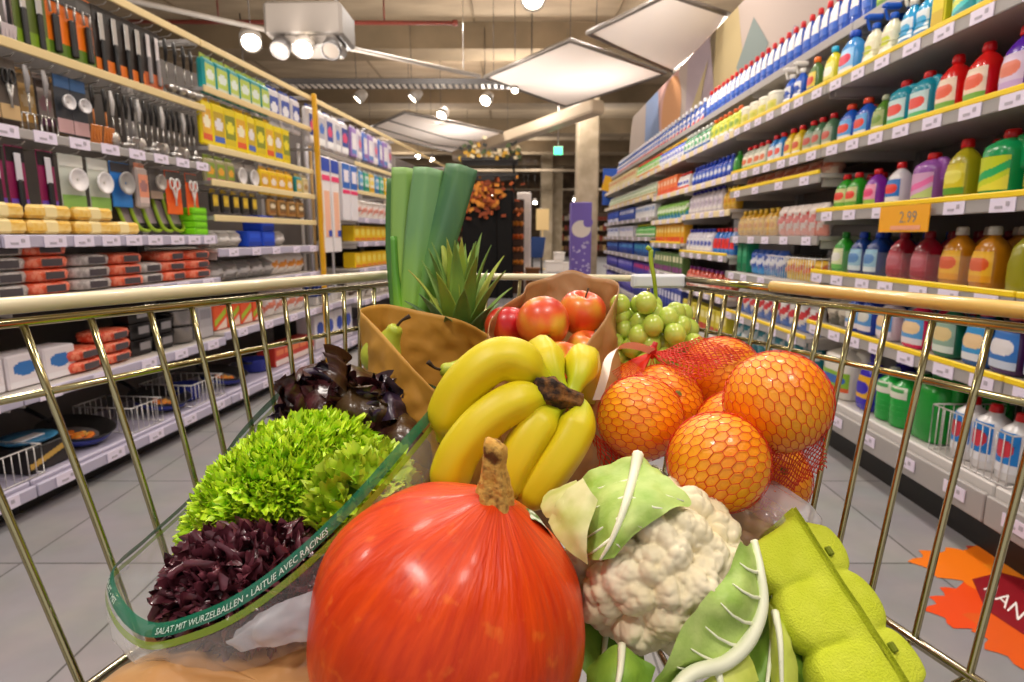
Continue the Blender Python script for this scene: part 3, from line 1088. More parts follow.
RED, DRED = '#d2131a', '#b01020'
T = [
    # z, depth, s0, s1, n, rows, dstep, key, maker, label, group
    # highest shelf
    (2.06, .20, 3.12, 5.70, 25, 1, 0, 't1', B(0.085, 0.072, 0.251, '#1c4fb4', RED, (W, '#e9eef4', '#2a62c4'), 'bands', lz=(.3, .86)), 'blue bottle with white print and red cap on the highest detergent shelf', 'red capped bottles on the highest shelf'),
    (2.06, .20, 5.75, 10.7, 33, 1, 0, 't2', B(0.1, 0.072, 0.229, '#2450a8', '#f0f0f4', (W, '#2b5cc0', '#e8402a'), 'swoosh'), 'blue and white bottle with pale cap on the far highest detergent shelf', 'pale capped bottles on the highest shelf'),
    (2.06, .19, 2.55, 3.05, 5, 1, 0, 't3', X(.09, .07, .17, ('#9cc02c', '#f2f0e0', '#5a8a20')), 'lime green pack with cream print on the near highest detergent shelf', 'lime green packs on the highest shelf'),
    (2.06, .19, 2.0, 2.5, 5, 1, 0, 't4', X(.09, .07, .2, ('#d9d3c6', '#6c8a3a', '#3a3a3a')), 'cream and olive pack at the near end of the highest shelf', 'cream packs on the highest shelf'),
    # second shelf
    (1.78, .08, 1.62, 1.95, 3, 2, .12, 'b1', B(0.12, 0.102, 0.22, '#e0386a', '#f3e0e0', ('#f6d0d8', '#e01848', W), 'oval'), 'pink bottle by the frame edge on the second highest shelf', 'pink bottles on the second highest shelf'),
    (1.78, .09, 1.97, 2.34, 3, 3, .13, 'b2', B(0.14, 0.12, 0.224, '#12a0ac', '#0d7f8c', ('#3bc4c4', '#d8e25a', '#0f8a96'), 'swoosh', shape='jug'), 'large turquoise bottle on the second highest detergent shelf', 'turquoise bottles'),
    (1.78, .07, 2.36, 2.45, 1, 2, .1, 'b3', X(.07, .07, .27, ('#e3cf22', '#f4ea80', '#d0b010')), 'tall narrow yellow carton next to the turquoise bottles', 'tall yellow cartons'),
    (1.78, .07, 2.46, 2.66, 2, 2, .11, 'b4', S(0.1, 0.084, 0.238, '#1f9cd0', '#efe9dc', ('#e8f2f6', '#48b0dc', '#1c74b0')), 'sky blue spray bottle with cream trigger on the second highest shelf', 'sky blue spray bottles'),
    (1.78, .07, 2.68, 2.92, 2, 2, .11, 'b5', S(0.1, 0.084, 0.229, '#e6e2c0', '#1456c0', ('#f0ead0', '#c8d024', W)), 'pale yellow spray bottle with blue trigger on the second highest shelf', 'blue trigger spray bottles'),
    (1.78, .07, 2.95, 3.12, 1, 2, .11, 'b6', B(0.14, 0.096, 0.211, '#3f8ed0', '#1c4cb8', ('#8fc4ec', '#e02c50', W), 'oval'), 'light blue bottle with dark blue cap next to pale spray bottles', 'light blue bottles with dark blue caps'),
    (1.78, .07, 3.14, 3.30, 1, 2, .11, 'b7', B(0.1, 0.072, 0.194, '#dccc20', '#28b0d8', ('#e8e070', '#f0f0e0', '#c8b818')), 'yellow bottle with sky blue cap on the second highest shelf', 'yellow bottles with sky blue caps'),
    (1.78, .07, 3.32, 3.48, 1, 2, .11, 'b8', B(0.1, 0.072, 0.194, '#4a6e3a', '#e8701c', ('#d8c040', '#d03a20', '#3a5a8a')), 'dark green bottle with orange cap on the second highest shelf', 'green bottles with orange caps'),
    (1.78, .07, 3.50, 3.75, 2, 2, .11, 'b9', S(0.1, 0.084, 0.22, '#2058c0', '#e9e4da', ('#e8ecf2', '#1848b0', W)), 'royal blue spray bottle with white trigger on the second highest shelf', 'royal blue spray bottles'),
    (1.78, .08, 3.8, 4.4, 4, 1, 0, 'b10', B(0.12, 0.12, 0.132, '#e0dcc4', '#f0ecd8', ('#d8d060', '#c0c030', W), 'oval', shape='tub'), 'squat cream tub with yellow print on the second highest shelf', 'cream tubs'),
    (1.78, .07, 4.45, 5.1, 6, 1, 0, 'b11', B(0.1, 0.072, 0.176, '#b8c420', '#e8641c', ('#d8d840', '#80a020', W)), 'lime bottle with orange cap on the second highest shelf', 'lime bottles with orange caps'),
    (1.78, .07, 5.1, 5.9, 7, 1, 0, 'b12', B(0.09, 0.072, 0.176, '#1f7a46', '#d8d8d0', ('#e8e8e0', '#30a060', '#1c60b0')), 'green bottle with white cap further along the second highest shelf', 'green bottles with white caps'),
    (1.78, .07, 5.9, 6.9, 9, 1, 0, 'b13', B(0.09, 0.072, 0.176, '#3a56c0', '#e8b820', ('#f0f0f0', '#2848c0', '#d8d8e0')), 'blue bottle with yellow cap further along the second highest shelf', 'blue bottles with yellow caps'),
    (1.78, .07, 6.9, 8.2, 11, 1, 0, 'b14', B(0.09, 0.072, 0.176, '#52b838', '#e85030', ('#e8f0d0', '#80c830', '#f09030')), 'bright green bottle with red cap far along the second highest shelf', 'bright green bottles far along'),
    (1.78, .07, 8.25, 10.7, 17, 1, 0, 'b15', X(.1, .07, .17, ('#e8d8a0', '#d06030', '#f0e8d0')), 'cream carton at the far end of the second highest shelf', 'cream cartons far along'),
    # third shelf
    (1.48, .09, 1.66, 1.94, 2, 2, .12, 'c1', B(0.12, 0.096, 0.215, '#e39a1c', RED, ('#f4d060', '#e0482c', '#f0b030')), 'orange yellow bottle with red cap on the third highest shelf', 'orange yellow bottles'),
    (1.48, .08, 1.96, 2.10, 1, 3, .11, 'c2', B(0.11, 0.096, 0.211, '#5a20b0', RED, ('#d8c4e0', '#e07a60', '#c8a8d8')), 'violet bottle with red cap on the third highest shelf', 'violet bottles with red caps'),
    (1.48, .08, 2.11, 2.39, 2, 3, .11, 'c3', B(0.11, 0.096, 0.207, '#e01818', RED, ('#f0d8c0', '#e86040', '#78b040')), 'clear red bottle with red cap on the third highest shelf', 'red bottles with red caps'),
    (1.48, .08, 2.41, 2.69, 2, 3, .11, 'c4', B(0.12, 0.096, 0.19, '#1398b0', RED, ('#c8e4e4', '#e84a40', '#50b470'), 'oval', shape='jug'), 'teal bottle with red cap on the third highest shelf', 'teal bottles with red caps'),
    (1.48, .08, 2.70, 2.80, 1, 3, .11, 'c5', B(0.09, 0.084, 0.165, '#5a8a2c', '#a8b090', ('#a8b870', '#7a9a40', W)), 'moss green bottle between the teal and blue bottles', 'moss green bottles'),
    (1.48, .08, 2.82, 3.10, 2, 3, .11, 'c6', B(0.12, 0.084, 0.182, '#1c5cc8', '#e8451c', ('#58a8e8', '#e8402c', W), 'oval'), 'bright blue bottle with orange red cap on the third highest shelf', 'bright blue bottles with orange caps'),
    (1.48, .08, 3.14, 3.45, 3, 2, .11, 'c7', B(0.1, 0.084, 0.174, '#4f7a58', RED, ('#98a890', '#c05040', '#d8d0b0')), 'grey green bottle with red cap on the third highest shelf', 'grey green bottles with red caps'),
    (1.48, .08, 3.47, 3.70, 2, 2, .11, 'c8', B(0.1, 0.084, 0.174, '#d8b418', RED, ('#f0d860', '#d05020', W)), 'golden bottle with red cap on the third highest shelf', 'golden bottles with red caps'),
    (1.48, .08, 3.72, 3.92, 2, 2, .11, 'c9', B(0.1, 0.084, 0.174, '#2c84d0', RED, ('#d0e4f0', '#e85040', W)), 'sky blue bottle with red cap on the third highest shelf', 'sky blue bottles with red caps'),
    (1.48, .08, 3.94, 4.36, 4, 2, .11, 'c10', B(0.1, 0.084, 0.165, '#c8ccb8', RED, ('#e8e4d0', '#e07040', '#80b060')), 'pale clear bottle with red cap on the third highest shelf', 'pale bottles with red caps'),
    (1.48, .08, 4.42, 4.56, 1, 2, .11, 'c11', B(0.09, 0.084, 0.165, '#2f8f2a', '#2a7a24', None), 'plain green bottle beside the dark blue bottles', 'plain green bottles'),
    (1.48, .08, 4.58, 5.60, 10, 1, 0, 'c12', B(0.09, 0.072, 0.165, '#1a44b8', '#1c3aa8', ('#2858c8', '#d8e0f0', '#1438a0')), 'dark blue bottle with blue cap on the third highest shelf', 'dark blue bottles'),
    (1.48, .08, 5.70, 6.1, 4, 1, 0, 'c13', B(0.09, 0.072, 0.157, '#e8e0dc', '#d03028', ('#f0f0f0', '#2848b8', '#e05040')), 'white bottle with red cap before the orange cartons', 'white bottles with red caps'),
    (1.48, .08, 6.1, 6.95, 6, 1, 0, 'c14', X(.12, .08, .17, ('#f07838', '#f8c8a0', '#e04820')), 'orange carton on the third highest shelf', 'orange cartons'),
    (1.52, .08, 7.05, 10.7, 29, 1, 0, 'c15', B(0.09, 0.072, 0.149, '#b8c8a8', '#e0e0d0', ('#e0e8d0', '#a0b878', '#d0a860')), 'pale green bottle far along the third highest shelf', 'pale green bottles far along'),
    # fourth shelf
    (1.17, .10, 1.62, 1.96, 2, 2, .14, 'd1', B(0.14, 0.12, 0.238, '#a8a018', '#b8b060', ('#c0c060', '#b0b870', '#a8a830'), 'oval', shape='jug'), 'large olive yellow bottle on the shelf with the orange price sign', 'olive yellow bottles'),
    (1.17, .10, 1.98, 2.13, 1, 3, .15, 'd2', B(0.13, 0.13, 0.216, '#0fa05a', RED, ('#c8d820', '#20b060', '#e8e040'), 'swoosh', shape='jug'), 'big green jug with handle and red cap on the price sign shelf', 'green jugs with red caps'),
    (1.17, .08, 2.15, 2.30, 1, 3, .11, 'd3', B(0.11, 0.096, 0.211, '#b0a418', RED, ('#d8c820', '#e8e060', '#60a030')), 'mustard bottle with red cap on the price sign shelf', 'mustard bottles with red caps'),
    (1.17, .09, 2.31, 2.50, 1, 3, .12, 'd4', B(0.13, 0.108, 0.189, '#9c5ab0', RED, ('#d8a8d0', '#e870b0', '#c0d080'), 'swoosh', shape='jug'), 'lilac jug with red cap above the orange price sign', 'lilac jugs with red caps'),
    (1.17, .08, 2.51, 2.66, 1, 3, .11, 'd5', B(0.1, 0.084, 0.176, '#e8e4e8', RED, ('#2878c8', '#e84038', W), 'oval'), 'white bottle with blue and red label on the price sign shelf', 'white bottles with blue label'),
    (1.17, .08, 2.67, 2.84, 1, 3, .11, 'd6', B(0.1, 0.084, 0.167, '#8a28a8', RED, ('#f0a0c0', '#e84880', '#a0c850')), 'purple bottle with pink label on the price sign shelf', 'purple bottles with pink label'),
    (1.17, .08, 2.86, 3.06, 2, 3, .11, 'd7', B(0.1, 0.084, 0.167, '#2aa020', RED, ('#d0d890', '#e84838', '#70b040')), 'grass green bottle with red cap on the price sign shelf', 'grass green bottles with red caps'),
    # fifth shelf
    (.87, .09, 1.60, 1.82, 2, 2, .12, 'e1', B(0.11, 0.096, 0.22, '#3fa8a0', '#1f9a40', ('#d8dc50', '#2a8a60', '#a8b8b0')), 'sea green bottle with green cap on the shelf of amber bottles', 'sea green bottles'),
    (.87, .09, 1.84, 1.97, 1, 3, .11, 'e2', B(0.1, 0.096, 0.207, '#98941c', '#d8d4c0', None), 'plain olive bottle with white cap beside the amber bottles', 'olive bottles with white caps'),
    (.87, .09, 1.99, 2.28, 2, 4, .10, 'e3', B(0.11, 0.096, 0.207, '#c07c12', '#c8c4b8', ('#f0b828', '#e05a20', '#e8a018'), 'oval'), 'amber bottle with clear cap below the mustard and lilac bottles', 'amber bottles'),
    (.87, .09, 2.30, 2.62, 2, 4, .10, 'e4', B(0.1, 0.096, 0.194, '#a0102c', '#8a1020', ('#b84050', '#c06070', '#a01830')), 'wine red bottle with red cap beneath the price sign', 'wine red bottles'),
    (.87, .09, 2.64, 2.90, 2, 4, .10, 'e5', B(0.1, 0.096, 0.194, '#14387c', '#1c48b8', ('#98c8e0', '#4888c8', '#d8e8f0')), 'navy bottle with blue cap beside the wine red bottles', 'navy bottles with blue caps'),
    (.87, .09, 2.92, 3.06, 1, 3, .10, 'e6', B(0.1, 0.096, 0.194, '#2a9c24', '#1f8a2c', ('#e0e8b0', '#e8e8e0', '#58b838')), 'leaf green bottle with green cap beside the navy bottles', 'leaf green bottles'),
    # sixth shelf
    (.61, .09, 1.70, 1.98, 2, 2, .12, 'f1', B(0.13, 0.096, 0.198, '#4a2458', '#d8503c', ('#3878c8', '#e8e4e8', '#c8d4ec'), 'oval', lz=(.1, .7)), 'dark purple bottle with coral cap on the lowest shelf above the deck', 'dark purple bottles'),
    (.61, .09, 1.99, 2.10, 1, 3, .12, 'f2', B(0.12, 0.096, 0.194, '#1c5a9c', '#d8503c', ('#3898d8', '#f0d0a0', '#e0e4f0'), 'oval', lz=(.1, .7)), 'blue bottle with coral cap among the purple and green ones', 'blue bottles with coral caps'),
    (.61, .09, 2.11, 2.28, 1, 3, .12, 'f3', B(0.12, 0.096, 0.194, '#1c6a48', '#d8503c', ('#90b0a0', '#e0c890', '#d8e4e0'), 'oval', lz=(.1, .7)), 'bottle green bottle with coral cap behind the cart bars', 'bottle green bottles with coral caps'),
    (.61, .09, 2.29, 2.46, 1, 3, .12, 'f4', B(0.13, 0.096, 0.185, '#e81858', '#d83030', ('#58a0e0', '#f0d0a0', '#e8e0ec'), 'oval', lz=(.1, .7)), 'hot pink bottle with red cap behind the cart bars', 'hot pink bottles'),
    (.61, .09, 2.47, 2.64, 1, 3, .12, 'f5', B(0.12, 0.096, 0.185, '#d8d0dc', '#e04050', ('#5898d8', '#f0d0a0', '#e8e0ec'), 'oval', lz=(.1, .7)), 'pearl white bottle with red cap beside the hot pink bottle', 'pearl white bottles'),
    (.61, .09, 2.65, 2.86, 2, 3, .12, 'f6', B(0.12, 0.096, 0.185, '#1838a0', '#3060c0', ('#5898d8', '#d8d8d0', '#e8e0ec'), 'oval', lz=(.1, .7)), 'ultramarine bottle beside the pearl white bottle', 'ultramarine bottles'),
    (.61, .10, 2.88, 3.08, 2, 1, 0, 'f7', F(.1, .06, .14, ('#8a8478', '#c8c0b0', '#5a5a50')), 'grey pouch at the far end of the lowest shelf', 'grey pouches'),
    # deck
    (.27, .10, 1.80, 2.12, 3, 1, 0, 'g1', B(0.105, 0.105, 0.22, '#f2f0f0', RED, ('#1c84d8', '#d83848', '#f0f0f4'), 'oval', shape='cyl', e=2, lz=(.15, .75)), 'white bottle with blue label and red cap in the wire basket', 'white bottles with blue label on the deck'),
    (.27, .12, 2.16, 2.36, 1, 2, .17, 'g2', B(0.17, 0.15, 0.275, '#15952e', '#1a8a30', None, shape='jug'), 'tall green jug on the deck behind the wire basket', 'tall green jugs on the deck'),
    (.27, .10, 2.36, 2.58, 2, 2, .13, 'g3', B(0.12, 0.12, 0.224, '#14a83a', '#e8e8e0', ('#e8ecd8', '#40a850', '#e8e4d8'), 'bands', shape='cyl', e=2, lz=(.55, .76)), 'ribbed green bottle on the deck next to the violet bottle', 'ribbed green bottles on the deck'),
    (.27, .10, 2.60, 2.72, 1, 2, .13, 'g4', B(0.12, 0.108, 0.255, '#3a28b8', '#3020a0', ('#e8b020', '#3a28b8', '#3a28b8'), 'oval'), 'violet blue bottle with yellow mark on the deck', 'violet bottles on the deck'),
    (.27, .13, 2.74, 3.06, 1, 2, .19, 'g5', B(0.24, 0.192, 0.264, '#e4dfd2', '#ece8e0', ('#88b830', '#3868b8', '#e06030'), 'oval', shape='jug', e=4, lz=(.15, .5)), 'large white canister with green label on the deck', 'white canisters on the deck'),
]
for (z, dp, s0_, s1_, n, rows, ds, key, mk, lb_, gr) in T:
    run(RIGHT, key, mk, s0_, s1_, n, z + .001, lb_, gr, dp, rows, ds)

# bay of nets and packs
r2 = [
    (1.36, .12, 3.16, 4.36, 8, 'h1', lambda: bag('sponge_net', 'net bag', .13, .1, .09, ('#d8a088', '#c06850', '#e8d0b8')), 'net bag of reddish sponges on the protruding shelf', 'sponge nets'),
    (1.05, .09, 3.16, 3.72, 6, 'h2', lambda: bag('cleaning_pouch', 'pouch', .1, .08, .17, ('#e0d4cc', '#c83830', '#d89080')), 'red and white pouch in the bin under the sponge nets', 'red and white pouches'),
    (1.05, .09, 3.74, 4.38, 7, 'h3', B(0.085, 0.084, 0.167, '#c8981c', '#d8b030', ('#e0b840', '#d09020', '#c8a040')), 'small honey yellow bottle under the sponge nets', 'honey yellow bottles'),
    (.80, .10, 3.16, 3.6, 4, 'h4', lambda: bag('yellow_pouch', 'pouch', .11, .08, .12, ('#e8b818', '#d86820', '#f0d860')), 'yellow pouch in the wire bin beneath the red pouches', 'yellow pouches'),
    (.80, .10, 3.62, 4.15, 5, 'h5', lambda: bag('blue_pouch', 'pouch', .11, .08, .16, ('#2858b8', '#d8dce8', '#3890d0')), 'blue and silver pouch in the wire bin', 'blue pouches'),
    (.80, .10, 4.17, 4.38, 2, 'h6', X(.09, .08, .2, ('#1f9060', '#40b080', '#187048')), 'green carton at the end of the wire bin', 'green cartons'),
    (.52, .10, 3.16, 4.36, 10, 'h7', lambda: bag('white_pouch', 'pouch', .11, .08, .17, ('#e0dcdc', '#c83840', '#5878c0')), 'white pouch with red print on the yellow edged shelf under the bins', 'white pouches'),
    (.27, .11, 3.16, 4.36, 9, 'h8', lambda: bag('teal_pouch', 'pouch', .12, .1, .2, ('#2a8a98', '#d8e0e0', '#1c6878')), 'teal pouch on the deck beyond the white canisters', 'teal pouches'),
]
for (z, dp, s0_, s1_, n, key, mk, lb_, gr) in r2:
    run(RIGHT, key, mk, s0_, s1_, n, z + .001, lb_, gr, dp)
r3 = [
    (1.24, .08, 4.44, 4.72, 3, 'i1', B(0.08, 0.072, 0.167, '#c89a20', '#d8b030', ('#e0b840', '#d09020', '#c8a040')), 'amber yellow bottle beside the white bottles with blue caps', 'amber yellow bottles'),
    (1.24, .08, 4.74, 5.66, 8, 'i2', B(0.09, 0.084, 0.194, '#d8d0d8', '#2a2a98', ('#e8e0e8', '#c8b8d0', W), shape='waist', e=2), 'white waisted bottle with dark blue cap', 'white bottles with dark blue caps'),
    (.91, .08, 4.44, 4.9, 5, 'i3', B(0.08, 0.072, 0.194, '#2878d0', RED, ('#e83838', '#e83838', '#3888d8')), 'slim blue bottle with red top on the yellow edged shelf', 'slim blue bottles'),
    (.91, .08, 4.92, 5.66, 7, 'i4', B(0.09, 0.084, 0.194, '#dcd8e4', '#3038a8', ('#e8e8f0', '#5060b8', W)), 'white bottle with indigo cap on the yellow edged shelf', 'white bottles with indigo caps'),
    (.60, .09, 4.44, 5.66, 10, 'i5', B(0.1, 0.084, 0.176, '#c8452c', '#8a3a90', ('#e8a090', '#d04030', W)), 'brick red bottle behind the cart front corner', 'brick red bottles'),
    (.27, .09, 4.44, 5.66, 9, 'i6', X(.12, .1, .2, ('#d8c830', '#f0e8a0', '#c0402c')), 'yellow carton on the deck beyond the teal pouches', 'yellow cartons on the deck'),
    (1.22, .08, 5.74, 6.95, 9, 'j1', lambda: bag('green_pouch', 'pouch', .12, .08, .16, ('#78b838', '#e0ecd0', '#3890c0')), 'green and blue pouch beyond the white bottles', 'green pouches'),
    (.98, .08, 5.74, 6.95, 9, 'j2', X(.12, .08, .19, ('#f0b020', '#f4d880', '#e85828')), 'amber and orange carton above the yellow edge', 'amber cartons'),
    (.68, .08, 5.74, 6.95, 9, 'j3', X(.12, .08, .2, ('#587840', '#d8d8b0', '#7a3a78')), 'olive carton beneath the amber cartons', 'olive cartons'),
    (.27, .08, 5.74, 6.95, 9, 'j4', X(.12, .08, .26, ('#3848a0', '#d8d8e8', '#283078')), 'indigo carton on the deck beneath the olive cartons', 'indigo cartons'),
    (1.27, .08, 7.05, 8.2, 8, 'k1', X(.13, .08, .15, ('#d8d8dc', '#6890c8', '#e8e8e8')), 'pale grey carton two bays from the purple stand', 'pale grey cartons'),
    (1.04, .08, 7.05, 8.2, 9, 'k2', B(0.09, 0.072, 0.15, '#38a838', '#e0d840', ('#a8d890', '#48b048', W)), 'small green bottle two bays from the purple stand', 'small green bottles'),
    (.80, .08, 7.05, 8.2, 8, 'k3', X(.13, .08, .16, ('#2868b0', '#38a0b8', '#183878')), 'blue and teal carton under the small green bottles', 'blue teal cartons'),
    (.55, .08, 7.05, 8.2, 8, 'k4', X(.13, .08, .17, ('#5838a0', '#d83868', '#2838a0')), 'violet carton two shelves under the small green bottles', 'violet cartons'),
    (.27, .08, 7.05, 8.2, 8, 'k5', X(.13, .08, .2, ('#3038a0', '#8888d0', '#202878')), 'dark indigo carton on the deck two bays from the purple stand', 'dark indigo cartons'),
    (1.27, .08, 8.33, 9.5, 8, 'l1', X(.13, .08, .17, ('#1c4cb8', '#d8dce8', '#1c3c98')), 'royal blue carton in the end bay', 'royal blue cartons'),
    (1.04, .08, 8.33, 9.5, 8, 'l2', X(.13, .08, .15, ('#e0dce4', '#8898d8', '#e8e8f0')), 'white and lavender carton in the end bay', 'lavender cartons'),
    (.80, .08, 8.33, 9.5, 8, 'l3', X(.13, .08, .16, ('#2048b0', '#58a8e0', '#183080')), 'mid blue carton in the end bay', 'mid blue cartons'),
    (.55, .08, 8.33, 9.5, 8, 'l4', X(.13, .08, .17, ('#4848c0', '#b0a8e8', '#282888')), 'periwinkle carton in the end bay', 'periwinkle cartons'),
    (.27, .08, 8.33, 9.5, 8, 'l5', X(.13, .08, .2, ('#6058c0', '#c8c0f0', '#302888')), 'mauve blue carton on the deck of the end bay', 'mauve blue cartons'),
    (1.27, .08, 9.62, 10.78, 8, 'm1', X(.13, .08, .17, ('#1848b0', '#2858c8', '#d8dce8')), 'deep blue carton at the very end beside the purple stand', 'deep blue end cartons'),
    (1.04, .08, 9.62, 10.78, 8, 'm2', X(.13, .08, .15, ('#d8dce8', '#3858b8', '#e8e8f0')), 'white and blue carton at the very end beside the purple stand', 'white blue end cartons'),
    (.80, .08, 9.62, 10.78, 8, 'm3', X(.13, .08, .16, ('#1c3c90', '#3a80d0', '#142c70')), 'navy carton at the very end beside the purple stand', 'navy end cartons'),
    (.55, .08, 9.62, 10.78, 8, 'm4', X(.13, .08, .17, ('#3a38a8', '#9890d8', '#241f70')), 'blue violet carton at the very end beside the purple stand', 'blue violet end cartons'),
    (.27, .08, 9.62, 10.78, 8, 'm5', X(.13, .08, .2, ('#4a48a8', '#b0a8e0', '#2a2870')), 'dusky blue carton on the very end deck', 'dusky blue end cartons'),
]
for (z, dp, s0_, s1_, n, key, mk, lb_, gr) in r3:
    run(RIGHT, key, mk, s0_, s1_, n, z + .001, lb_, gr, dp)


def wire_bin(row, s, w, z, d, h, label, group=None, sb=.02):
    o = thing('wire_basket', label, 'wire basket', row.at(s, sb, z), row.rz, group)
    wm = mat('#e4e0dc', .35, metal=.3)
    for nm, y in (('front_grid', 0), ('back_grid', d)):
        m = MB()
        m.tube([(-w / 2, y, 0.003), (w / 2, y, 0.003), (w / 2, y, h), (-w / 2, y, h)], .003, 6, closed=True)
        n = max(3, int(w / .03))
        for k in range(1, n):
            m.tube([(-w / 2 + w * k / n, y, 0.003), (-w / 2 + w * k / n, y, h)], .0018, 5)
        m.build(nm, wm, o)
    for x in (-w / 2, w / 2):
        m = MB()
        m.tube([(x, 0, h), (x, d * .35, h * 1.0), (x, d, h * 1.0)], .003, 6)
        n = max(3, int(d / .035))
        for k in range(1, n):
            m.tube([(x, d * k / n, 0.003), (x, d * k / n, h)], .0018, 5)
        m.tube([(x, 0, .003), (x, d, .003)], .003, 6)
        m.build('side_grid', wm, o)
    return o


wire_bin(RIGHT, 1.97, .36, .272, .3, .17, 'white wire basket around the white bottles on the detergent deck', 'wire baskets')
wire_bin(RIGHT, 3.45, .62, .802, .34, .13, 'white wire basket of yellow and blue pouches above the cart rim')
for k, (s, lb_) in enumerate(((3.45, 'clear plastic bin front before the red and white pouches'), (4.05, 'clear plastic bin front before the honey yellow bottles'))):
    m = MB()
    m.box((0, 0, .055), (.58, .004, .11))
    m.box((0, .03, .003), (.58, .06, .004))
    o = m.build('bin_front', film('#e8e4e4', .95, .08, .15))
    o.location = RIGHT.at(s, .012, 1.052)
    o.rotation_euler = (0, 0, RIGHT.rz)
    tag(o, lb_, 'bin front')
m = MB()
m.box((0, 0, .055), (1.0, .004, .11))
m.box((0, .02, .003), (1.0, .04, .004))
o = m.build('acrylic_guard', film('#e8e4e4', .985, .08, .06))
o.location = RIGHT.at(2.5, .012, .872)
o.rotation_euler = (0, 0, RIGHT.rz)
tag(o, 'clear acrylic guard along the shelf of amber and wine red bottles', 'shelf guard')
# ------------------------------------------------------------------ kitchenware and cleaning row
def add_rails(o, w, rails, depth=.5):
    """front hook bars with cream label strips, carried by arms and pegs from the back panel"""
    for (z, nl, colr) in rails:
        m = MB()
        m.box((0, 0, z), (w - .006, .012, .036), 0, .003)
        r = m.build('hook_rail', colr, o)
        for x in (-w / 2 + .02, w / 2 - .02):
            m = MB()
            m.box((x, depth / 2, z), (.012, depth, .02))
            m.build('rail_arm', GREY, r)
        for k in range(nl if colr is GREY else 0):
            price_tag(r, -w / 2 + w * (k + .5) / nl, z, -.008)


CRM = mat('#dcc48c', .5)
CRM2 = mat('#e3cf9a', .5)
LB = [.63, 1.93, 3.22, 4.54, 5.4, 6.7, 8.0, 9.3]
LSETS = [
    ([(1.055, 0, .44, None, 5), (.82, 0, .44, None, 5), (.476, 0, .46, None, 4)], [(2.07, 4, CRM), (1.73, 5, CRM), (1.42, 6, GREY)], 'grey kitchenware bay at the near end of the utensil shelves'),
    ([(1.055, 0, .44, None, 9), (.82, 0, .44, None, 6), (.476, 0, .46, None, 5)], [(2.07, 6, CRM), (1.73, 7, CRM), (1.42, 8, GREY)], 'grey kitchenware bay hung with utensils above sponges and frying pans'),
    ([(.98, 0, .44, None, 5), (.78, 0, .44, None, 5), (.50, 0, .46, None, 4)], [(2.07, 5, CRM), (1.84, 6, CRM), (1.53, 6, CRM2), (1.345, 6, CRM2), (1.15, 5, CRM2)], 'shelving bay hung with teal and yellow packs under cream rails'),
    ([(.50, 0, .46, None, 3)], [(2.07, 3, CRM), (1.70, 3, WMETAL)], 'shelving bay of white mops and brooms behind the yellow post'),
    ([(1.22, 0, .44, None, 3), (1.0, 0, .44, None, 4), (.75, 0, .44, None, 4), (.45, 0, .44, None, 4)], [(2.07, 4, CRM), (1.70, 4, CRM2), (1.45, 3, CRM2)], 'shelving bay of yellow packs half covered by the leek'),
    ([(1.3, 0, .44, None, 3), (1.0, 0, .44, None, 3), (.75, 0, .44, None, 3), (.45, 0, .44, None, 3)], [(2.07, 3, CRM)], 'shelving bay hidden behind the leek and the pineapple crown'),
    ([(1.6, 0, .44, None, 3), (1.3, 0, .44, None, 3), (1.0, 0, .44, None, 3), (.75, 0, .44, None, 3), (.45, 0, .44, None, 3)], [(2.07, 3, CRM)], 'shelving bay at the far end of the cleaning row by the black tower'),
]
for k, (sh, ra, lb_) in enumerate(LSETS):
    w_ = LB[k + 1] - LB[k]
    o = bay(LEFT, (LB[k] + LB[k + 1]) / 2, w_, 2.09, .135, sh, lb_, 'kitchenware shelving bays', depth=.48, back='#5a534f', far=k > 4)
    add_rails(o, w_, ra, .48)
m = MB()
m.box((0, 0, 1.05), (.035, .03, 2.1), 0, .004)
for z in (.3, .8, 1.3, 1.8):
    m.box((0, -.018, z), (.02, .004, .3))
o = m.build('rack_post', mat('#e0a818', .4))
o.location = LEFT.at(4.555, -.03, 0)
o.rotation_euler = (0, 0, LEFT.rz)
tag(o, 'narrow yellow upright post between the packs and the mops', 'post')

BLK = mat('#151312', .4)


def hang(name, cat, build):
    o = thing(name, '', cat)
    m = MB()
    m.tube([(0, .14, .004), (0, .02, .0), (0, -.03, .004), (0, -.045, .014)], .0025, 6)
    m.build('hook', STEEL, o)
    build(o)
    return o


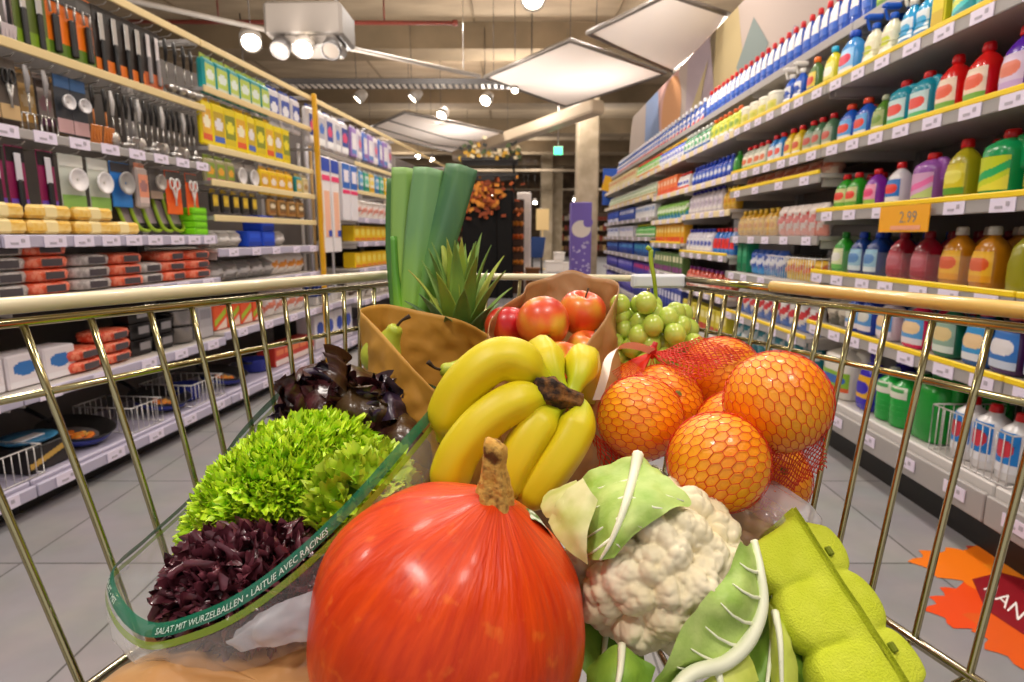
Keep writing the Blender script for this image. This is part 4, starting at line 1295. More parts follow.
def utensil(kind, L=.27, handle='#151312', tip=None):
    """kitchen tool hung by its handle; z runs down from the hook"""
    def bld(o):
        hm = mat(handle, .35)
        m = MB()
        hl = L * .42
        m.tube([(0, 0, -.005), (0, 0, -.02), (0, -.004, -hl * .5), (0, 0, -hl)], [.007, .010, .012, .007], 8, flat=.7)
        m.build('handle', hm, o)
        m = MB()
        st = STEEL if not tip else mat(tip, .35)
        m.tube([(0, 0, -hl), (0, 0, -L * .72)], .0035, 6)
        if kind == 'ladle':
            m.lathe([(.004, -.03), (.026, -.02), (.036, 0), (.034, 0), (.02, -.018)], 14, c=(0, -.02, -L * .86), caps=False)
        elif kind == 'spoon':
            m.ball((0, -.006, -L * .85), .03, 12, 8, s=(1, .3, 1.4))
        elif kind == 'spatula':
            m.box((0, -.004, -L * .86), (.06, .004, .08), 0, .002, Matrix.Rotation(.15, 3, 'X'))
            for k in (-1, 0, 1):
                m.box((k * .015, -.009, -L * .86), (.004, .003, .05))
        elif kind == 'whisk':
            for k in range(6):
                a = PI * k / 6
                c, s = math.cos(a), math.sin(a)
                m.tube([(0, 0, -L * .5), (.03 * c, .03 * s, -L * .75), (.034 * c, .034 * s, -L * .88), (0, 0, -L), (-.034 * c, -.034 * s, -L * .88), (-.03 * c, -.03 * s, -L * .75), (0, 0, -L * .5)], .0016, 5)
        elif kind == 'fork':
            for k in (-1, 0, 1):
                m.tube([(0, 0, -L * .7), (k * .014, -.006, -L * .8), (k * .014, 0, -L)], .003, 6)
        elif kind == 'masher':
            m.tube([(-.035, 0, -L * .72), (.035, 0, -L * .72), (.04, 0, -L), (-.04, 0, -L)], .004, 6, closed=True)
            m.tube([(-.015, 0, -L * .72), (-.015, 0, -L)], .003, 6)
            m.tube([(.015, 0, -L * .72), (.015, 0, -L)], .003, 6)
        m.build('tool_head', st, o)
    return lambda: hang('kitchen_utensil', 'utensil', bld)


def carded(cols, w=.085, h=.26, obj='knife', oc='#b9b6b2', ob='#151312'):
    """tool fixed to a printed hanging card"""
    def bld(o):
        m = MB()
        m.box((0, .004, -h / 2), (w, .003, h), 0, .001)
        m.box((0, .001, -h * .12), (w * .96, .002, h * .2), 1)
        m.box((0, .001, -h * .86), (w * .96, .002, h * .24), 2)
        m.build('card', [mat(c, .4) for c in cols], o)
        m = MB()
        if obj == 'knife':
            m.box((0, -.008, -h * .70), (w * .3, .016, h * .46), 0, .005)
            m.box((w * .02, -.006, -h * .3), (w * .34, .006, h * .4), 1, .002)
        elif obj == 'peeler':
            m.box((0, -.01, -h * .64), (w * .34, .02, h * .5), 0, .006)
            m.tube([(-w * .2, -.008, -h * .38), (-w * .24, -.008, -h * .2), (w * .24, -.008, -h * .2), (w * .2, -.008, -h * .38)], .005, 6, 1)
        elif obj == 'round':
            m.lathe([(w * .05, 0), (w * .34, 0), (w * .40, .012), (w * .36, .016), (w * .3, .006), (w * .05, .004)], 20, 1, caps=False)
            m.v = [(x, -.018 - z, -h * .46 + y) for x, y, z in m.v]
        elif obj == 'scissors':
            for s_ in (-1, 1):
                m.tube([(s_ * w * .18 + w * .14 * math.cos(q * PI / 5), -.008, -h * .3 + h * .12 * math.sin(q * PI / 5)) for q in range(10)], .005, 6, 0, closed=True)
                m.tube([(s_ * w * .12, -.008, -h * .42), (-s_ * w * .05, -.008, -h * .8)], [.006, .002], 6, 1)
        m.build('tool', [mat(ob, .4), mat(oc, .3, metal=.6 if oc == '#b9b6b2' else 0)], o)
    return lambda: hang('carded_tool', 'carded tool', bld)


def hpack(cols, w=.1, h=.2, d=.03, name='hanging_pack'):
    def bld(o):
        m = MB()
        m.box((0, 0, -h / 2 - .01), (w, d, h), 0, d * .3)
        m.build('wrapper', mat(cols[0], .35), o)
        m = MB()
        m.box((0, .0, -.012), (w * .9, .003, .045), 0, .001)
        m.build('header_card', mat(cols[1], .4), o)
        m = MB()
        m.grid(lambda u, v: V((-w * .42 + w * .84 * u, -d / 2 - .001, -h * .92 + h * .7 * v)), 10, 10, PR['oval'], sm=False)
        m.build('front_print', [mat(c, .4) for c in (cols[1:] if len(cols) > 3 else cols)], o)
    return lambda: hang(name, 'hanging pack', bld)


LT = []


def H(z, s, key, mk, label, group=None, dp=.05):
    G.put(key, mk, LEFT.at(s, dp, z), LEFT.rz + RND.uniform(-.08, .08), label, group)


OR3 = ('#3a2c20', '#2c4a78', '#8aa020')
# first rail
H(2.03, 1.80, 'A0', hpack(('#e8e0e8', '#b8a8d0', '#d08090', '#f0f0f0'), .09, .27), 'white and lilac pack at the frame edge on the top utensil rail', 'lilac packs')
H(2.03, 1.90, 'A0', None, 'white and lilac pack at the frame edge on the top utensil rail', 'lilac packs')
H(2.03, 2.0, 'A1', utensil('whisk', .30, '#d8b898'), 'steel whisk with pale handle on the top utensil rail')
H(2.03, 2.07, 'A2', utensil('masher', .28, '#5a3028'), 'potato masher beside the steel whisk on the top rail')
H(2.03, 2.13, 'A3', utensil('spatula', .30, '#e0c8c8', '#c8bcc0'), 'pale spatula beside the potato masher on the top rail')
for s in (2.20, 2.27):
    H(2.03, s, 'A4', carded(('#5a6a28', '#2c5a98', '#7a9a20'), .075, .29, 'knife', '#b9b6b2', '#1c1a18'), 'blue and green carded knife before the orange cards', 'green carded knives')
for s in (2.34, 2.42, 2.50):
    H(2.03, s, 'A5', carded(('#f07818', '#34302c', '#5a7a20'), .085, .29, 'peeler', '#b9b6b2', '#171412'), 'orange carded peeler in the middle of the top utensil rail', 'orange carded peelers')
for s in (2.58, 2.655, 2.73, 2.80):
    H(2.03, s, 'A6', carded(('#2a211c', '#1a1512', '#e87828'), .075, .29, 'knife', '#b9b6b2', '#0f0d0c'), 'black carded knife with orange foot on the top utensil rail', 'black carded knives')
for s in (2.87, 2.93):
    H(2.03, s, 'A7', carded(('#383230', '#201c1a', '#c8683c'), .065, .27, 'knife', '#d8d0d0', '#8a8484'), 'grey carded knife near the teal packs on the top rail', 'grey carded knives')
for s in (3.0, 3.07, 3.14, 3.20):
    H(2.03, s, 'A8', utensil('ladle', .27), 'black handled steel ladle beside the teal packs on the top rail', 'ladles beside the teal packs')
# second rail
for s in (1.82, 1.92):
    H(1.69, s, 'B0', hpack(('#2c2420', '#e8c878', '#f0a020', '#f4e8d0'), .085, .2), 'dark pack with yellow picture at the frame edge on the second rail', 'dark packs')
for s in (2.02, 2.10):
    H(1.69, s, 'B1', carded(('#5a5048', '#4a4038', '#c8a878'), .075, .22, 'scissors'), 'steel can opener on brown card on the second utensil rail', 'brown carded openers')
for s in (2.18, 2.26):
    H(1.69, s, 'B2', utensil('masher', .25, '#a8a4a4'), 'all steel masher on the second utensil rail', 'steel mashers')
for s in (2.34, 2.42):
    H(1.69, s, 'B3', carded(('#30343c', '#28507c', '#c8a0a0'), .075, .23, 'round', '#e0dcdc'), 'round steel tool on blue black card on the second rail', 'blue black carded tools')
for s in (2.49, 2.56):
    H(1.69, s, 'B4', utensil('spatula', .24, '#1a1816', '#c87838'), 'black tool with copper head on the second utensil rail', 'copper tools')
kinds = ['spoon', 'ladle', 'fork', 'spatula']
for k in range(15):
    H(1.69, 2.60 + .041 * k, 'B5' + kinds[k % 4], utensil(kinds[k % 4], .26, '#171514' if k % 4 else '#d8d4d0'), {'spoon': 'steel serving spoon with pale handle in the dense row on the second rail', 'ladle': 'steel ladle with black handle in the dense row on the second rail', 'fork': 'steel meat fork with black handle in the dense row on the second rail', 'spatula': 'slotted steel spatula with black handle in the dense row on the second rail'}[kinds[k % 4]], 'dense row ' + kinds[k % 4])
for k in range(7):
    H(1.69, 1.95 + .082 * k, 'B6%d' % (k % 2), hpack((('#8a7458', '#d8b070', '#e8d0a8', '#c89850', '#b89868'), ('#4a3a34', '#c8b8b0', '#d8a8b0', '#8a5a78', '#6a5048'))[k % 2], .078, .21, .02), ('tan hanging pack behind the openers on the second rail', 'brown hanging pack behind the openers on the second rail')[k % 2], ('tan packs', 'brown small packs')[k % 2], .16)
for k in range(9):
    H(2.03, 2.30 + .085 * k, 'A9', hpack(('#2c2624', '#8a8078', '#c8b8a8', '#5a5048', '#403834'), .08, .25, .02), 'dark hanging pack in the back rank of the top utensil rail', 'dark back rank packs', .17)
# third rail
H(1.38, 1.90, 'C0', hpack(('#d8dce0', '#f0f0f0', '#a8b4bc', '#e8e8e8'), .09, .24, .05), 'clear white pack at the frame edge on the third rail')
for s in (2.0, 2.09, 2.22):
    H(1.38, s, 'C1', carded(('#8a1c50', '#1a1416', '#6a48b0'), .08, .26, 'knife', '#dcd8e0', '#1c1a1c'), 'black tool on purple card on the third rail', 'purple carded tools')
for s in (2.34, 2.48):
    H(1.38, s, 'C2', carded(('#c8ccc0', '#d8d8d0', '#8ab858'), .12, .22, 'round', '#f0ecec'), 'white round strainer on green card on the third rail', 'white strainers')
H(1.38, 2.61, 'C3', carded(('#2a78c8', '#3a3a40', '#2a80d0'), .13, .2, 'round', '#a8a4a0'), 'steel disc on bright blue card on the third rail')
H(1.38, 2.73, 'C4', hpack(('#b8a8a0', '#e89878', '#a87878', '#d8c0b8'), .08, .19), 'pinkish pack between the blue card and the orange cards')
H(1.38, 2.84, 'C5', carded(('#6a6460', '#5a5450', '#a8907c'), .1, .15, 'round', '#a8a098'), 'grey carded strainer next to the orange carded scissors')
for s in (2.97, 3.12):
    H(1.38, s, 'C6', carded(('#e85a18', '#5a5450', '#f06820'), .11, .22, 'scissors', '#d8d4d0', '#e8e4e0'), 'pale scissors on orange card on the third rail', 'orange carded scissors')


# shelf of sponges and boxes
def spongecloths():
    o = thing('sponge_cloth_pack', '', 'cloth pack')
    m = MB()
    m.box((0, 0, .028), (.20, .16, .052), 0, .012)
    m.build('folded_cloth', mat('#e8b848', .7, c2='#f0d080', ns=30), o)
    m = MB()
    m.box((0, 0, .028), (.07, .163, .056), 0, .010)
    m.build('paper_band', mat('#f0dca0', .5), o)
    return o


for (s, n) in ((1.98, 2), (2.19, 2), (2.40, 2), (2.56, 1)):
    for k in range(n):
        G.put('D0', spongecloths, LEFT.at(s + RND.uniform(-.01, .01), .10, 1.057 + .0575 * k), LEFT.rz + RND.uniform(-.06, .06), 'yellow sponge cloth pack in the stacks above the orange packs', 'yellow sponge cloth packs')


def lidbox():
    o = thing('storage_box', '', 'storage box')
    m = MB()
    m.box((0, 0, .09), (.135, .05, .17), 0, .012)
    m.build('box_body', mat('#3c3a34', .35), o)
    m = MB()
    ring = [(x * .06, -.03, .09 + z * .078) for x, z in ((-1, -1), (1, -1), (1, 1), (-1, 1))]
    m.tube(spline(ring, 5, True), .009, 8, closed=True)
    m.build('lime_rim', mat('#98b828', .4), o)
    m = MB()
    m.box((0, -.027, .09), (.095, .006, .12), 0, .002)
    m.build('insert', mat('#9a8a90', .4), o)
    return o


for k, s in enumerate((2.68, 2.76, 2.84, 2.93, 3.01)):
    o = G.put('D1', lidbox, LEFT.at(s, .10, 1.075), LEFT.rz + .25, 'dark storage box with lime rim leaning beside the lime boxes', 'lime rimmed boxes')
    o.rotation_euler = (-.25, 0, LEFT.rz + .2)
for k in range(4):
    G.put('D2', lambda: pack('small_carton', 'pack', .11, .1, .035, ('#7ad010', '#8ae020', '#68b808')), LEFT.at(3.13, .07, 1.057 + .0365 * k), LEFT.rz + RND.uniform(-.05, .05), 'bright lime flat carton stacked at the end of the sponge shelf', 'lime cartons')


def foil(c, c2):
    def f():
        o = thing('foil_pack', '', 'pack')
        m = MB()
        m.lathe([(.055, 0), (.085, .006), (.09, .03), (.085, .044), (.06, .05)], 24, sx=1.2, sy=.9, e=3)
        m.build('tray', mat(c, .4, c2=c2, ns=60, lo=.48, hi=.52), o)
        m = MB()
        m.grid(lambda u, v: V((-.045 + .09 * u, -.0835 - .0012 * math.sin(PI * u), .01 + .028 * v)), 6, 3)
        m.build('label', mat('#4a4448', .4), o)
        return o
    return f


OF, WF = foil('#e8603c', '#f0886a'), foil('#c8c0bc', '#a8a09c')
for (s, n, key, mk, lb_) in ((1.97, 4, 'E1', WF, 'silvery tray pack in the stacks on the shelf above the cart rim'), (2.16, 4, 'E0', OF, 'orange tray pack in the stacks on the shelf above the cart rim'), (2.38, 3, 'E1', WF, ''), (2.58, 3, 'E0', OF, ''), (2.72, 2, 'E1', WF, ''), (2.90, 3, 'E0', OF, ''), (3.11, 3, 'E0', OF, '')):
    for k in range(n):
        G.put(key, mk, LEFT.at(s, .10, .822 + .051 * k), LEFT.rz + RND.uniform(-.08, .08), 'silvery tray pack in the stacks on the shelf above the cart rim' if key == 'E1' else 'orange tray pack in the stacks on the shelf above the cart rim', 'orange tray packs' if key == 'E0' else 'silver tray packs')

# baking shelf
for k in range(3):
    G.put('F0', lambda: pack('white_carton', 'pack', .15, .12, .13, ('#e8e0e4', '#3878c0', '#f0ecf0'), 'oval'), LEFT.at(1.86 + .16 * k, .12, .478), LEFT.rz, 'white carton with blue print on the baking tin shelf', 'white cartons on the baking shelf')
for (s, k) in ((2.30, 0), (2.30, 1), (2.48, 0), (2.48, 1), (2.48, 2)):
    G.put('F1', foil('#e05030', '#f08868'), LEFT.at(s, .12, .478 + .051 * k), LEFT.rz + .1, 'orange tray pack lying beside the dark baking tins', 'low orange tray packs')


def tin():
    o = thing('baking_tin', '', 'baking tin')
    m = MB()
    vs = []
    for (w, d, z) in ((.15, .09, 0), (.18, .11, .075), (.20, .13, .077), (.17, .10, .074), (.145, .085, .006)):
        vs.append((w / 2, z, d / w))
    for a in range(len(vs) - 1):
        pass
    m.lathe([(v[0] * 1.2, v[1]) for v in vs], 4, sx=1.0, sy=.62, caps=False)
    m.v = [((x - y / .62) * .7071, (x * .62 + y) * .7071, z) for x, y, z in m.v]
    m.add([(-.07, -.04, .006), (.07, -.04, .006), (.07, .04, .006), (-.07, .04, .006)], [(0, 1, 2, 3)])
    m.sm = [False] * len(m.f)
    m.build('tin_body', mat('#2a2726', .3, metal=.4), o)
    m = MB()
    m.box((0, -.062, .045), (.07, .003, .035))
    m.build('label', mat('#8a8688', .5), o)
    return o


for (s, k) in ((2.66, 0), (2.66, 1), (2.66, 2), (2.82, 0), (2.82, 1)):
    G.put('F2', tin, LEFT.at(s, .12, .478 + .078 * k), LEFT.rz, 'dark baking tin stacked in the middle of the baking shelf', 'baking tins')


def pot(c='#8a8684', mt=.9):
    def f():
        o = thing('cooking_pot', '', 'pot')
        m = MB()
        m.lathe([(.07, 0), (.085, .008), (.088, .085), (.091, .088), (.085, .088), (.082, .012), (.001, .01)], 24)
        m.build('pot_body', mat(c, .25, metal=mt), o)
        m = MB()
        for s_ in (-1, 1):
            m.tube(spline([(s_ * .086, -.025, .07), (s_ * .115, -.02, .075), (s_ * .115, .02, .075), (s_ * .086, .025, .07)], 4), .006, 6)
        m.build('side_handles', mat('#1c1a1a', .4), o)
        return o
    return f


for (s, k) in ((3.0, 0), (3.0, 1)):
    G.put('F3', pot(), LEFT.at(s, .14, .478 + .09 * k), LEFT.rz, 'stainless pot in the two high stack beyond the baking tins', 'stainless pots')
G.put('F4', lambda: pack('grey_carton', 'pack', .13, .12, .2, ('#a8a4a8', '#8a868c', '#b8b4b8')), LEFT.at(3.15, .12, .478), LEFT.rz, 'plain grey carton next to the stainless pots')


def pan():
    o = thing('frying_pan', '', 'frying pan')
    m = MB()
    m.lathe([(.001, 0), (.11, 0), (.118, .004), (.145, .045), (.149, .047), (.145, .049), (.112, .009), (.001, .007)], 32, caps=False)
    m.build('pan_body', mat('#22201f', .32), o)
    m = MB()
    m.lathe([(.110, .001), (.119, .0025), (.137, .032), (.136, .032)], 32, caps=False)
    m.build('blue_base', mat('#28348a', .35), o)
    m = MB()
    m.tube([(0, .13, .04), (0, .18, .055), (0, .25, .07)], [.010, .011, .013], 8, flat=.6)
    m.build('handle', BLK, o)
    m = MB()
    rr = random.Random(4)
    m.lathe([(.001, .0095), (.085, .0095)], 24, 0, caps=False)
    for k in range(26):
        a, r = rr.uniform(0, 6.3), rr.uniform(0, .055)
        m.ball((r * math.cos(a) - .01, r * math.sin(a) - .02, .012), .016, 8, 5, 1 if k % 3 else 2, s=(1.2, .8, .5))
    m.build('picture_insert', [mat('#6a6668', .4), mat('#f08020', .4), mat('#e8b050', .4)], o)
    return o


for k, (s, z, lb_) in enumerate(((2.32, .138, 'dark frying pan with an orange picture, first along the low deck'), (2.86, .138, 'dark frying pan with an orange picture in the middle of the deck'), (3.42, .138, 'dark frying pan with an orange picture beyond the wire dividers'))):
    o = G.put('P0', pan, LEFT.at(s, .17, z + .034), LEFT.rz, lb_)
    o.rotation_euler = (.20, 0, LEFT.rz)
G.put('P1', pot('#2c3890', .3), LEFT.at(3.06, .17, .140), LEFT.rz, 'blue enamel pot on the deck past the second pan')
G.put('P2', pot('#2e3a98', .3), LEFT.at(3.8, .16, .138), LEFT.rz, 'blue enamel pot on the deck beyond the third pan')
for k, (s, w_, lb_) in enumerate(((1.86, .28, 'white wire basket around the dark boxes on the low deck'), (2.58, .2, 'white wire basket standing between two frying pans'), (3.06, .29, 'white wire basket around the blue pot'))):
    wire_bin(LEFT, s, w_, .137, .3, .12, lb_)
G.put('P3', lambda: pack('black_carton', 'pack', .19, .2, .10, ('#1f1a18', '#c8a048', '#2a2420'), 'swoosh'), LEFT.at(2.06, .15, .138), LEFT.rz, 'low black carton with a golden mark beside the first pan')
m = MB()
m.lathe([(.001, .004), (.07, .0), (.10, .018), (.102, .02), (.07, .008), (.001, .009)], 28, caps=False)
o = thing('blue_white_dish', 'dish with blue and white sticker on the black carton', 'dish', LEFT.at(2.06, .14, .2395), LEFT.rz)
m.build('dish_body', mat('#4a98c8', .3), o)
m = MB()
m.box((0, 0, .014), (.12, .05, .008), 0, .003)
m.build('sticker', mat('#e8e4e8', .4), o)

# --- pack bay
for k in range(6):
    H(2.03, 3.33 + .12 * k, 'Q0', hpack(('#18989c', '#b0c848', '#d8e4dc', '#c8d0c0', '#1f7a80'), .12, .19, .05), 'teal hanging pack under the top cream rail', 'teal hanging packs')
for k in range(3):
    H(2.03, 4.06 + .16 * k, 'Q1', hpack(('#d8d4d8', '#2848a8', '#e8e8f0', '#a8a8b0'), .13, .24, .03), 'white and blue hanging pack near the yellow post on the top rail', 'white blue packs')
for k in range(9):
    H(1.80, 3.28 + .115 * k, 'Q2%d' % (k % 3), hpack((('#f0d808', '#e8b020', '#f8f0d0', '#e05828', '#f0d808'), ('#f0d808', '#c8a818', '#e8e4e8', '#4868c0', '#f0d808'), ('#e8d010', '#889028', '#f0e030', '#d8c010', '#f0d808'))[k % 3], .112, .24, .03), 'bright yellow hanging pack in the upper yellow row', 'upper yellow packs')
for k in range(3):
    H(1.49, 3.28 + .10 * k, 'Q3', hpack(('#a8a078', '#88a038', '#e8a830', '#b86878', '#8890a0'), .09, .15, .03), 'mixed yellow and grey hanging pack beside the kitchen utensils', 'mixed grey packs')
for k in range(2):
    H(1.49, 3.58 + .14 * k, 'Q4', carded(('#8a8684', '#a09a94', '#787270'), .13, .17, 'round', '#d8d4d4'), 'silver carded scourer between yellow hanging packs', 'silver scourers')
for k in range(4):
    H(1.49, 3.87 + .115 * k, 'Q5', hpack(('#f0c818', '#e0a818', '#f0e4d8', '#e8884a', '#d8b818'), .105, .16, .03), 'small yellow hanging pack with white picture in the lower yellow row', 'lower yellow packs')
H(1.49, 4.36, 'Q6', hpack(('#2a9098', '#d8c060', '#e0d8d0', '#2a70a0', '#1f7a80'), .10, .15, .03), 'single teal hanging pack in the lower yellow row')
H(1.49, 4.47, 'Q7', hpack(('#d8c890', '#e8d8b0', '#c09858', '#e8e0d0', '#b89858'), .09, .15, .03), 'single beige hanging pack beside the yellow post')
for k in range(5):
    H(1.305, 3.3 + .105 * k, 'Q8', hpack(('#2a2620', '#c8a828', '#e0c030', '#3a342c', '#1c1814'), .06, .11, .03), 'small black and yellow hanging pack under the second lowest cream rail', 'black yellow packs')
for k in range(4):
    H(1.305, 3.95 + .14 * k, 'Q9', hpack(('#b88848', '#7a6038', '#e8d8b8', '#8a5a28', '#a87838'), .10, .11, .03), 'small brown hanging pack under the second lowest cream rail', 'brown packs')
for k in range(3):
    G.put('R0', lambda: pack('blue_box', 'pack', .16, .14, .10, ('#1848c8', '#2858d8', '#1038a8')), LEFT.at((3.72, 3.9, 3.9)[k], .12, .982 + (.0, .0, .1015)[k]), LEFT.rz, 'bright blue box under the lowest cream rail', 'bright blue boxes')
for k in range(4):
    G.put('R1', lambda: bag('grey_bag', 'bag', .15, .12, .10, ('#a8a4a0', '#d8d4d0', '#88847c')), LEFT.at(3.30 + .12 * k if k < 3 else 4.1, .12, .982), LEFT.rz, 'grey soft bag under the lowest cream rail', 'grey soft bags')
for k in range(5):
    G.put('R2', lambda: bag('silver_bag', 'bag', .17, .12, .12, ('#8a8684', '#c8c4c4', '#6a6664')), LEFT.at(3.32 + .15 * k, .12, .782), LEFT.rz, 'silver grey bag on the low shelf beyond the orange packs', 'silver grey bags')
for k in range(4):
    G.put('R3', lambda: bag('white_bag', 'bag', .16, .12, .15, ('#e8e2dc', '#e89838', '#d0c8c0')), LEFT.at(3.99 + .13 * k, .12, .782), LEFT.rz, 'white bag with orange mark on the low shelf near the yellow post', 'white orange bags')
for k in range(4):
    G.put('R4', lambda: pack('orange_box', 'pack', .13, .11, .15, ('#e85828', '#a8c030', '#f0d8c8'), 'swoosh'), LEFT.at(3.3 + .14 * k, .12, .502), LEFT.rz, 'orange and green box behind the cart bars', 'orange green boxes')
for k in range(4):
    G.put('R5', lambda: bag('pale_bag', 'bag', .15, .12, .17, ('#e0d8d8', '#d88068', '#f0ece8')), LEFT.at(3.92 + .15 * k, .12, .502), LEFT.rz, 'pale bag with salmon print behind the cart bars', 'pale salmon bags')
for k in range(5):
    G.put('R6', lambda: pack('red_carton', 'pack', .14, .14, .14, ('#c83828', '#e88050', '#f0e0d8')), LEFT.at(3.98 + .12 * k, .14, .137), LEFT.rz, 'red carton on the low deck beyond the pans', 'red cartons')


# --- mops and brooms
def broom(hc, bc, L=1.25):
    def f():
        o = thing('broom', '', 'broom')
        m = MB()
        m.tube([(0, 0, .1), (0, 0, L)], .012, 8)
        m.build('handle', mat(hc, .4), o)
        m = MB()
        m.box((0, 0, .085), (.20, .045, .04), 0, .01)
        m.tube([(0, 0, .09), (0, 0, .17)], .018, 8)
        m.build('head', mat(bc, .4), o)
        m = MB()
        for k in range(13):
            for j in (-1, 1):
                m.box((-.09 + .015 * k, j * .01, .033), (.011, .014, .066), 0, .003)
        m.build('bristles', mat('#e8e4e0', .7), o)
        return o
    return f


for k, (hc, bc, s, dp, lb_, gr) in enumerate((
        ('#e8e4e4', '#1c3c98', 4.60, .05, 'white handled broom with blue head nearest the yellow post', None),
        ('#d8b070', '#1c3c98', 4.70, .0, 'wooden handled broom second from the yellow post', None),
        ('#d0ccd4', '#1c3c98', 4.80, .08, 'grey handled broom behind the tall mop pack', None),
        ('#e8e4e4', '#3048a0', 4.92, .06, 'white handled broom between the two mop packs', None),
        ('#c8c4cc', '#1c3c98', 5.04, .08, 'silver handled broom beyond the mop packs', None),
        ('#e8e4e4', '#e0dce0', 5.18, .06, 'all white broom near the far end of the mop bay', None))):
    o = G.put('broom%d' % k, broom(hc, bc), LEFT.at(s, dp + .09, .502), LEFT.rz + 1.45, lb_)
for k, s in enumerate((4.66, 4.84)):
    def mp():
        o = thing('mop_pack', '', 'mop pack')
        m = MB()
        m.box((0, 0, -.38), (.15, .03, .74), 0, .006)
        m.build('card', mat('#ece6e6', .4), o)
        m = MB()
        m.box((0, -.016, -.07), (.146, .003, .1), 0)
        m.box((0, -.016, -.17), (.146, .003, .04), 1)
        m.box((0, -.016, -.45), (.10, .003, .36), 2)
        m.box((.03, -.018, -.6), (.06, .003, .05), 0)
        m.build('print', [mat('#2848b0', .4), mat('#e83870', .4), mat('#f0b898', .4)], o)
        return o
    G.put('mop1', mp, LEFT.at(s, .0 - .03, 1.67), LEFT.rz, 'tall white mop pack with pink stripe and orange picture', 'tall mop packs')
for k, s in enumerate((5.06, 5.24)):
    def mp2():
        o = thing('mop_pack', '', 'mop pack')
        m = MB()
        m.box((0, 0, -.25), (.16, .04, .48), 0, .006)
        m.build('card', mat('#e4e0e4', .4), o)
        m = MB()
        m.box((0, -.021, -.12), (.156, .003, .2), 0)
        m.box((0, -.021, -.25), (.156, .003, .03), 1)
        m.box((0, -.023, -.12), (.1, .003, .1), 2)
        m.build('print', [mat('#2868c0', .4), mat('#e82868', .4), mat('#f0e8f0', .4)], o)
        return o
    G.put('mop2', mp2, LEFT.at(s, .0 - .03, 1.67), LEFT.rz, 'shorter white mop pack with big blue panel', 'short mop packs')
for k in range(5):
    H(2.03, 4.62 + .16 * k, 'mp%d' % (k % 2), hpack((('#e4e0e4', '#1c3c90', '#d83868', '#f0f0f0', '#2848a8'), ('#f0ecec', '#b8b4bc', '#2868c0', '#f0f0f0', '#e0dce0'))[k % 2], .14, .28, .06), ('white mop head pack with navy header on the top rail', 'white mop head pack with grey header on the top rail')[k % 2], ('navy header packs', 'grey header packs')[k % 2])
for k in range(4):
    G.put('mpb', lambda: pack('mop_bucket_carton', 'pack', .19, .16, .28, ('#e8e4e8', '#2848b0', '#d8d0d8'), 'oval'), LEFT.at(4.66 + .2 * k, .15, .137), LEFT.rz, 'white carton with blue oval on the deck under the brooms', 'white deck cartons')

# --- cloth bay and beyond
for k in range(8):
    H(2.03, 5.51 + .15 * k, 'T%d' % (k % 3), hpack((('#9878c0', '#e8e4ec', '#f0ecf0', '#5888c8', '#b898d0'), ('#e8e0e8', '#a898b8', '#e06888', '#f0f0f0', '#d8d0d8'), ('#5878c8', '#e0dce8', '#f0ecf0', '#8858a8', '#4868b8'))[k % 3], .13, .26, .03), ('violet cloth pack on the top rail beyond the mops', 'white cloth pack on the top rail beyond the mops', 'blue cloth pack on the top rail beyond the mops')[k % 3], ('violet cloth packs', 'white cloth packs', 'blue cloth packs')[k % 3])
for k in range(8):
    H(1.66, 5.51 + .15 * k, 'U%d' % (k % 3), hpack((('#e8c018', '#f0e8d0', '#f0d860', '#d8a010', '#e8c018'), ('#1888c8', '#d8e4ec', '#58b0e0', '#1868a8', '#1888c8'), ('#18a080', '#d8e8e0', '#58c8a8', '#108060', '#18a080'))[k % 3], .13, .18, .03), ('yellow cloth pack on the second rail beyond the mops', 'azure cloth pack on the second rail beyond the mops', 'green cloth pack on the second rail beyond the mops')[k % 3], ('yellow cloth packs', 'azure cloth packs', 'green cloth packs')[k % 3])
for k in range(7):
    G.put('U4', lambda: bag('white_cloth_bag', 'bag', .17, .12, .17, ('#e8e0dc', '#d89080', '#f0ece8')), LEFT.at(5.5 + .17 * k, .12, 1.222), LEFT.rz, 'white cloth bag on the shelf over the yellow packs', 'white cloth bags')
for z, gr in ((1.002, 'higher yellow cartons'), (.752, 'lower yellow cartons')):
    for k in range(8):
        G.put('U5', lambda: pack('yellow_carton', 'pack', .14, .12, .145, ('#f0c810', '#f4e060', '#e88820'), 'oval'), LEFT.at(5.50 + .15 * k, .1, z), LEFT.rz, 'bright yellow carton on the ' + ('upper' if z > .9 else 'lower') + ' yellow shelf behind the leek', gr)
for k in range(6):
    G.put('U6', lambda: bag('brush_pack', 'pack', .16, .12, .2, ('#c8c0b8', '#584838', '#e0dcd8')), LEFT.at(5.5 + .2 * k, .12, .452), LEFT.rz, 'pale brush pack beneath the yellow cartons', 'brush packs')
for z in (.452, .752, 1.002, 1.302):
    for k in range(5):
        G.put('V0', lambda: pack('household_carton', 'pack', .19, .14, .2, ('#d8c8b8', '#b85838', '#e8dcd0')), LEFT.at(6.85 + .24 * k, .12, z), LEFT.rz, 'beige household carton in the bay hidden by the leek', 'beige household cartons')
for z in (.452, .752, 1.002, 1.302, 1.602):
    for k in range(5):
        G.put('V1', lambda: bag('laundry_bag', 'bag', .2, .14, .2, ('#c8c4c0', '#d87898', '#a8a4a4')), LEFT.at(8.15 + .24 * k, .12, z), LEFT.rz, 'grey and pink bag in the end bay of the cleaning row', 'grey pink bags')
# ------------------------------------------------------------------ shopping trolley
CHROME = mat('#b9af84', .18, metal=1)
CHROME2 = mat('#b8b19a', .22, metal=1)
RIMC = mat('#efe4bf', .28, coat=.4)
RIM_REFLECT = mat('#e6c06a', .28, coat=.4)  # cream rim with the fruit's yellow reflection put into its colour
L0, L1 = P(0, 309, .49), P(390, 276, .92)
R0, R1 = P(1024, 313, .49), P(683, 279, .92)
DL = (.49, .92)


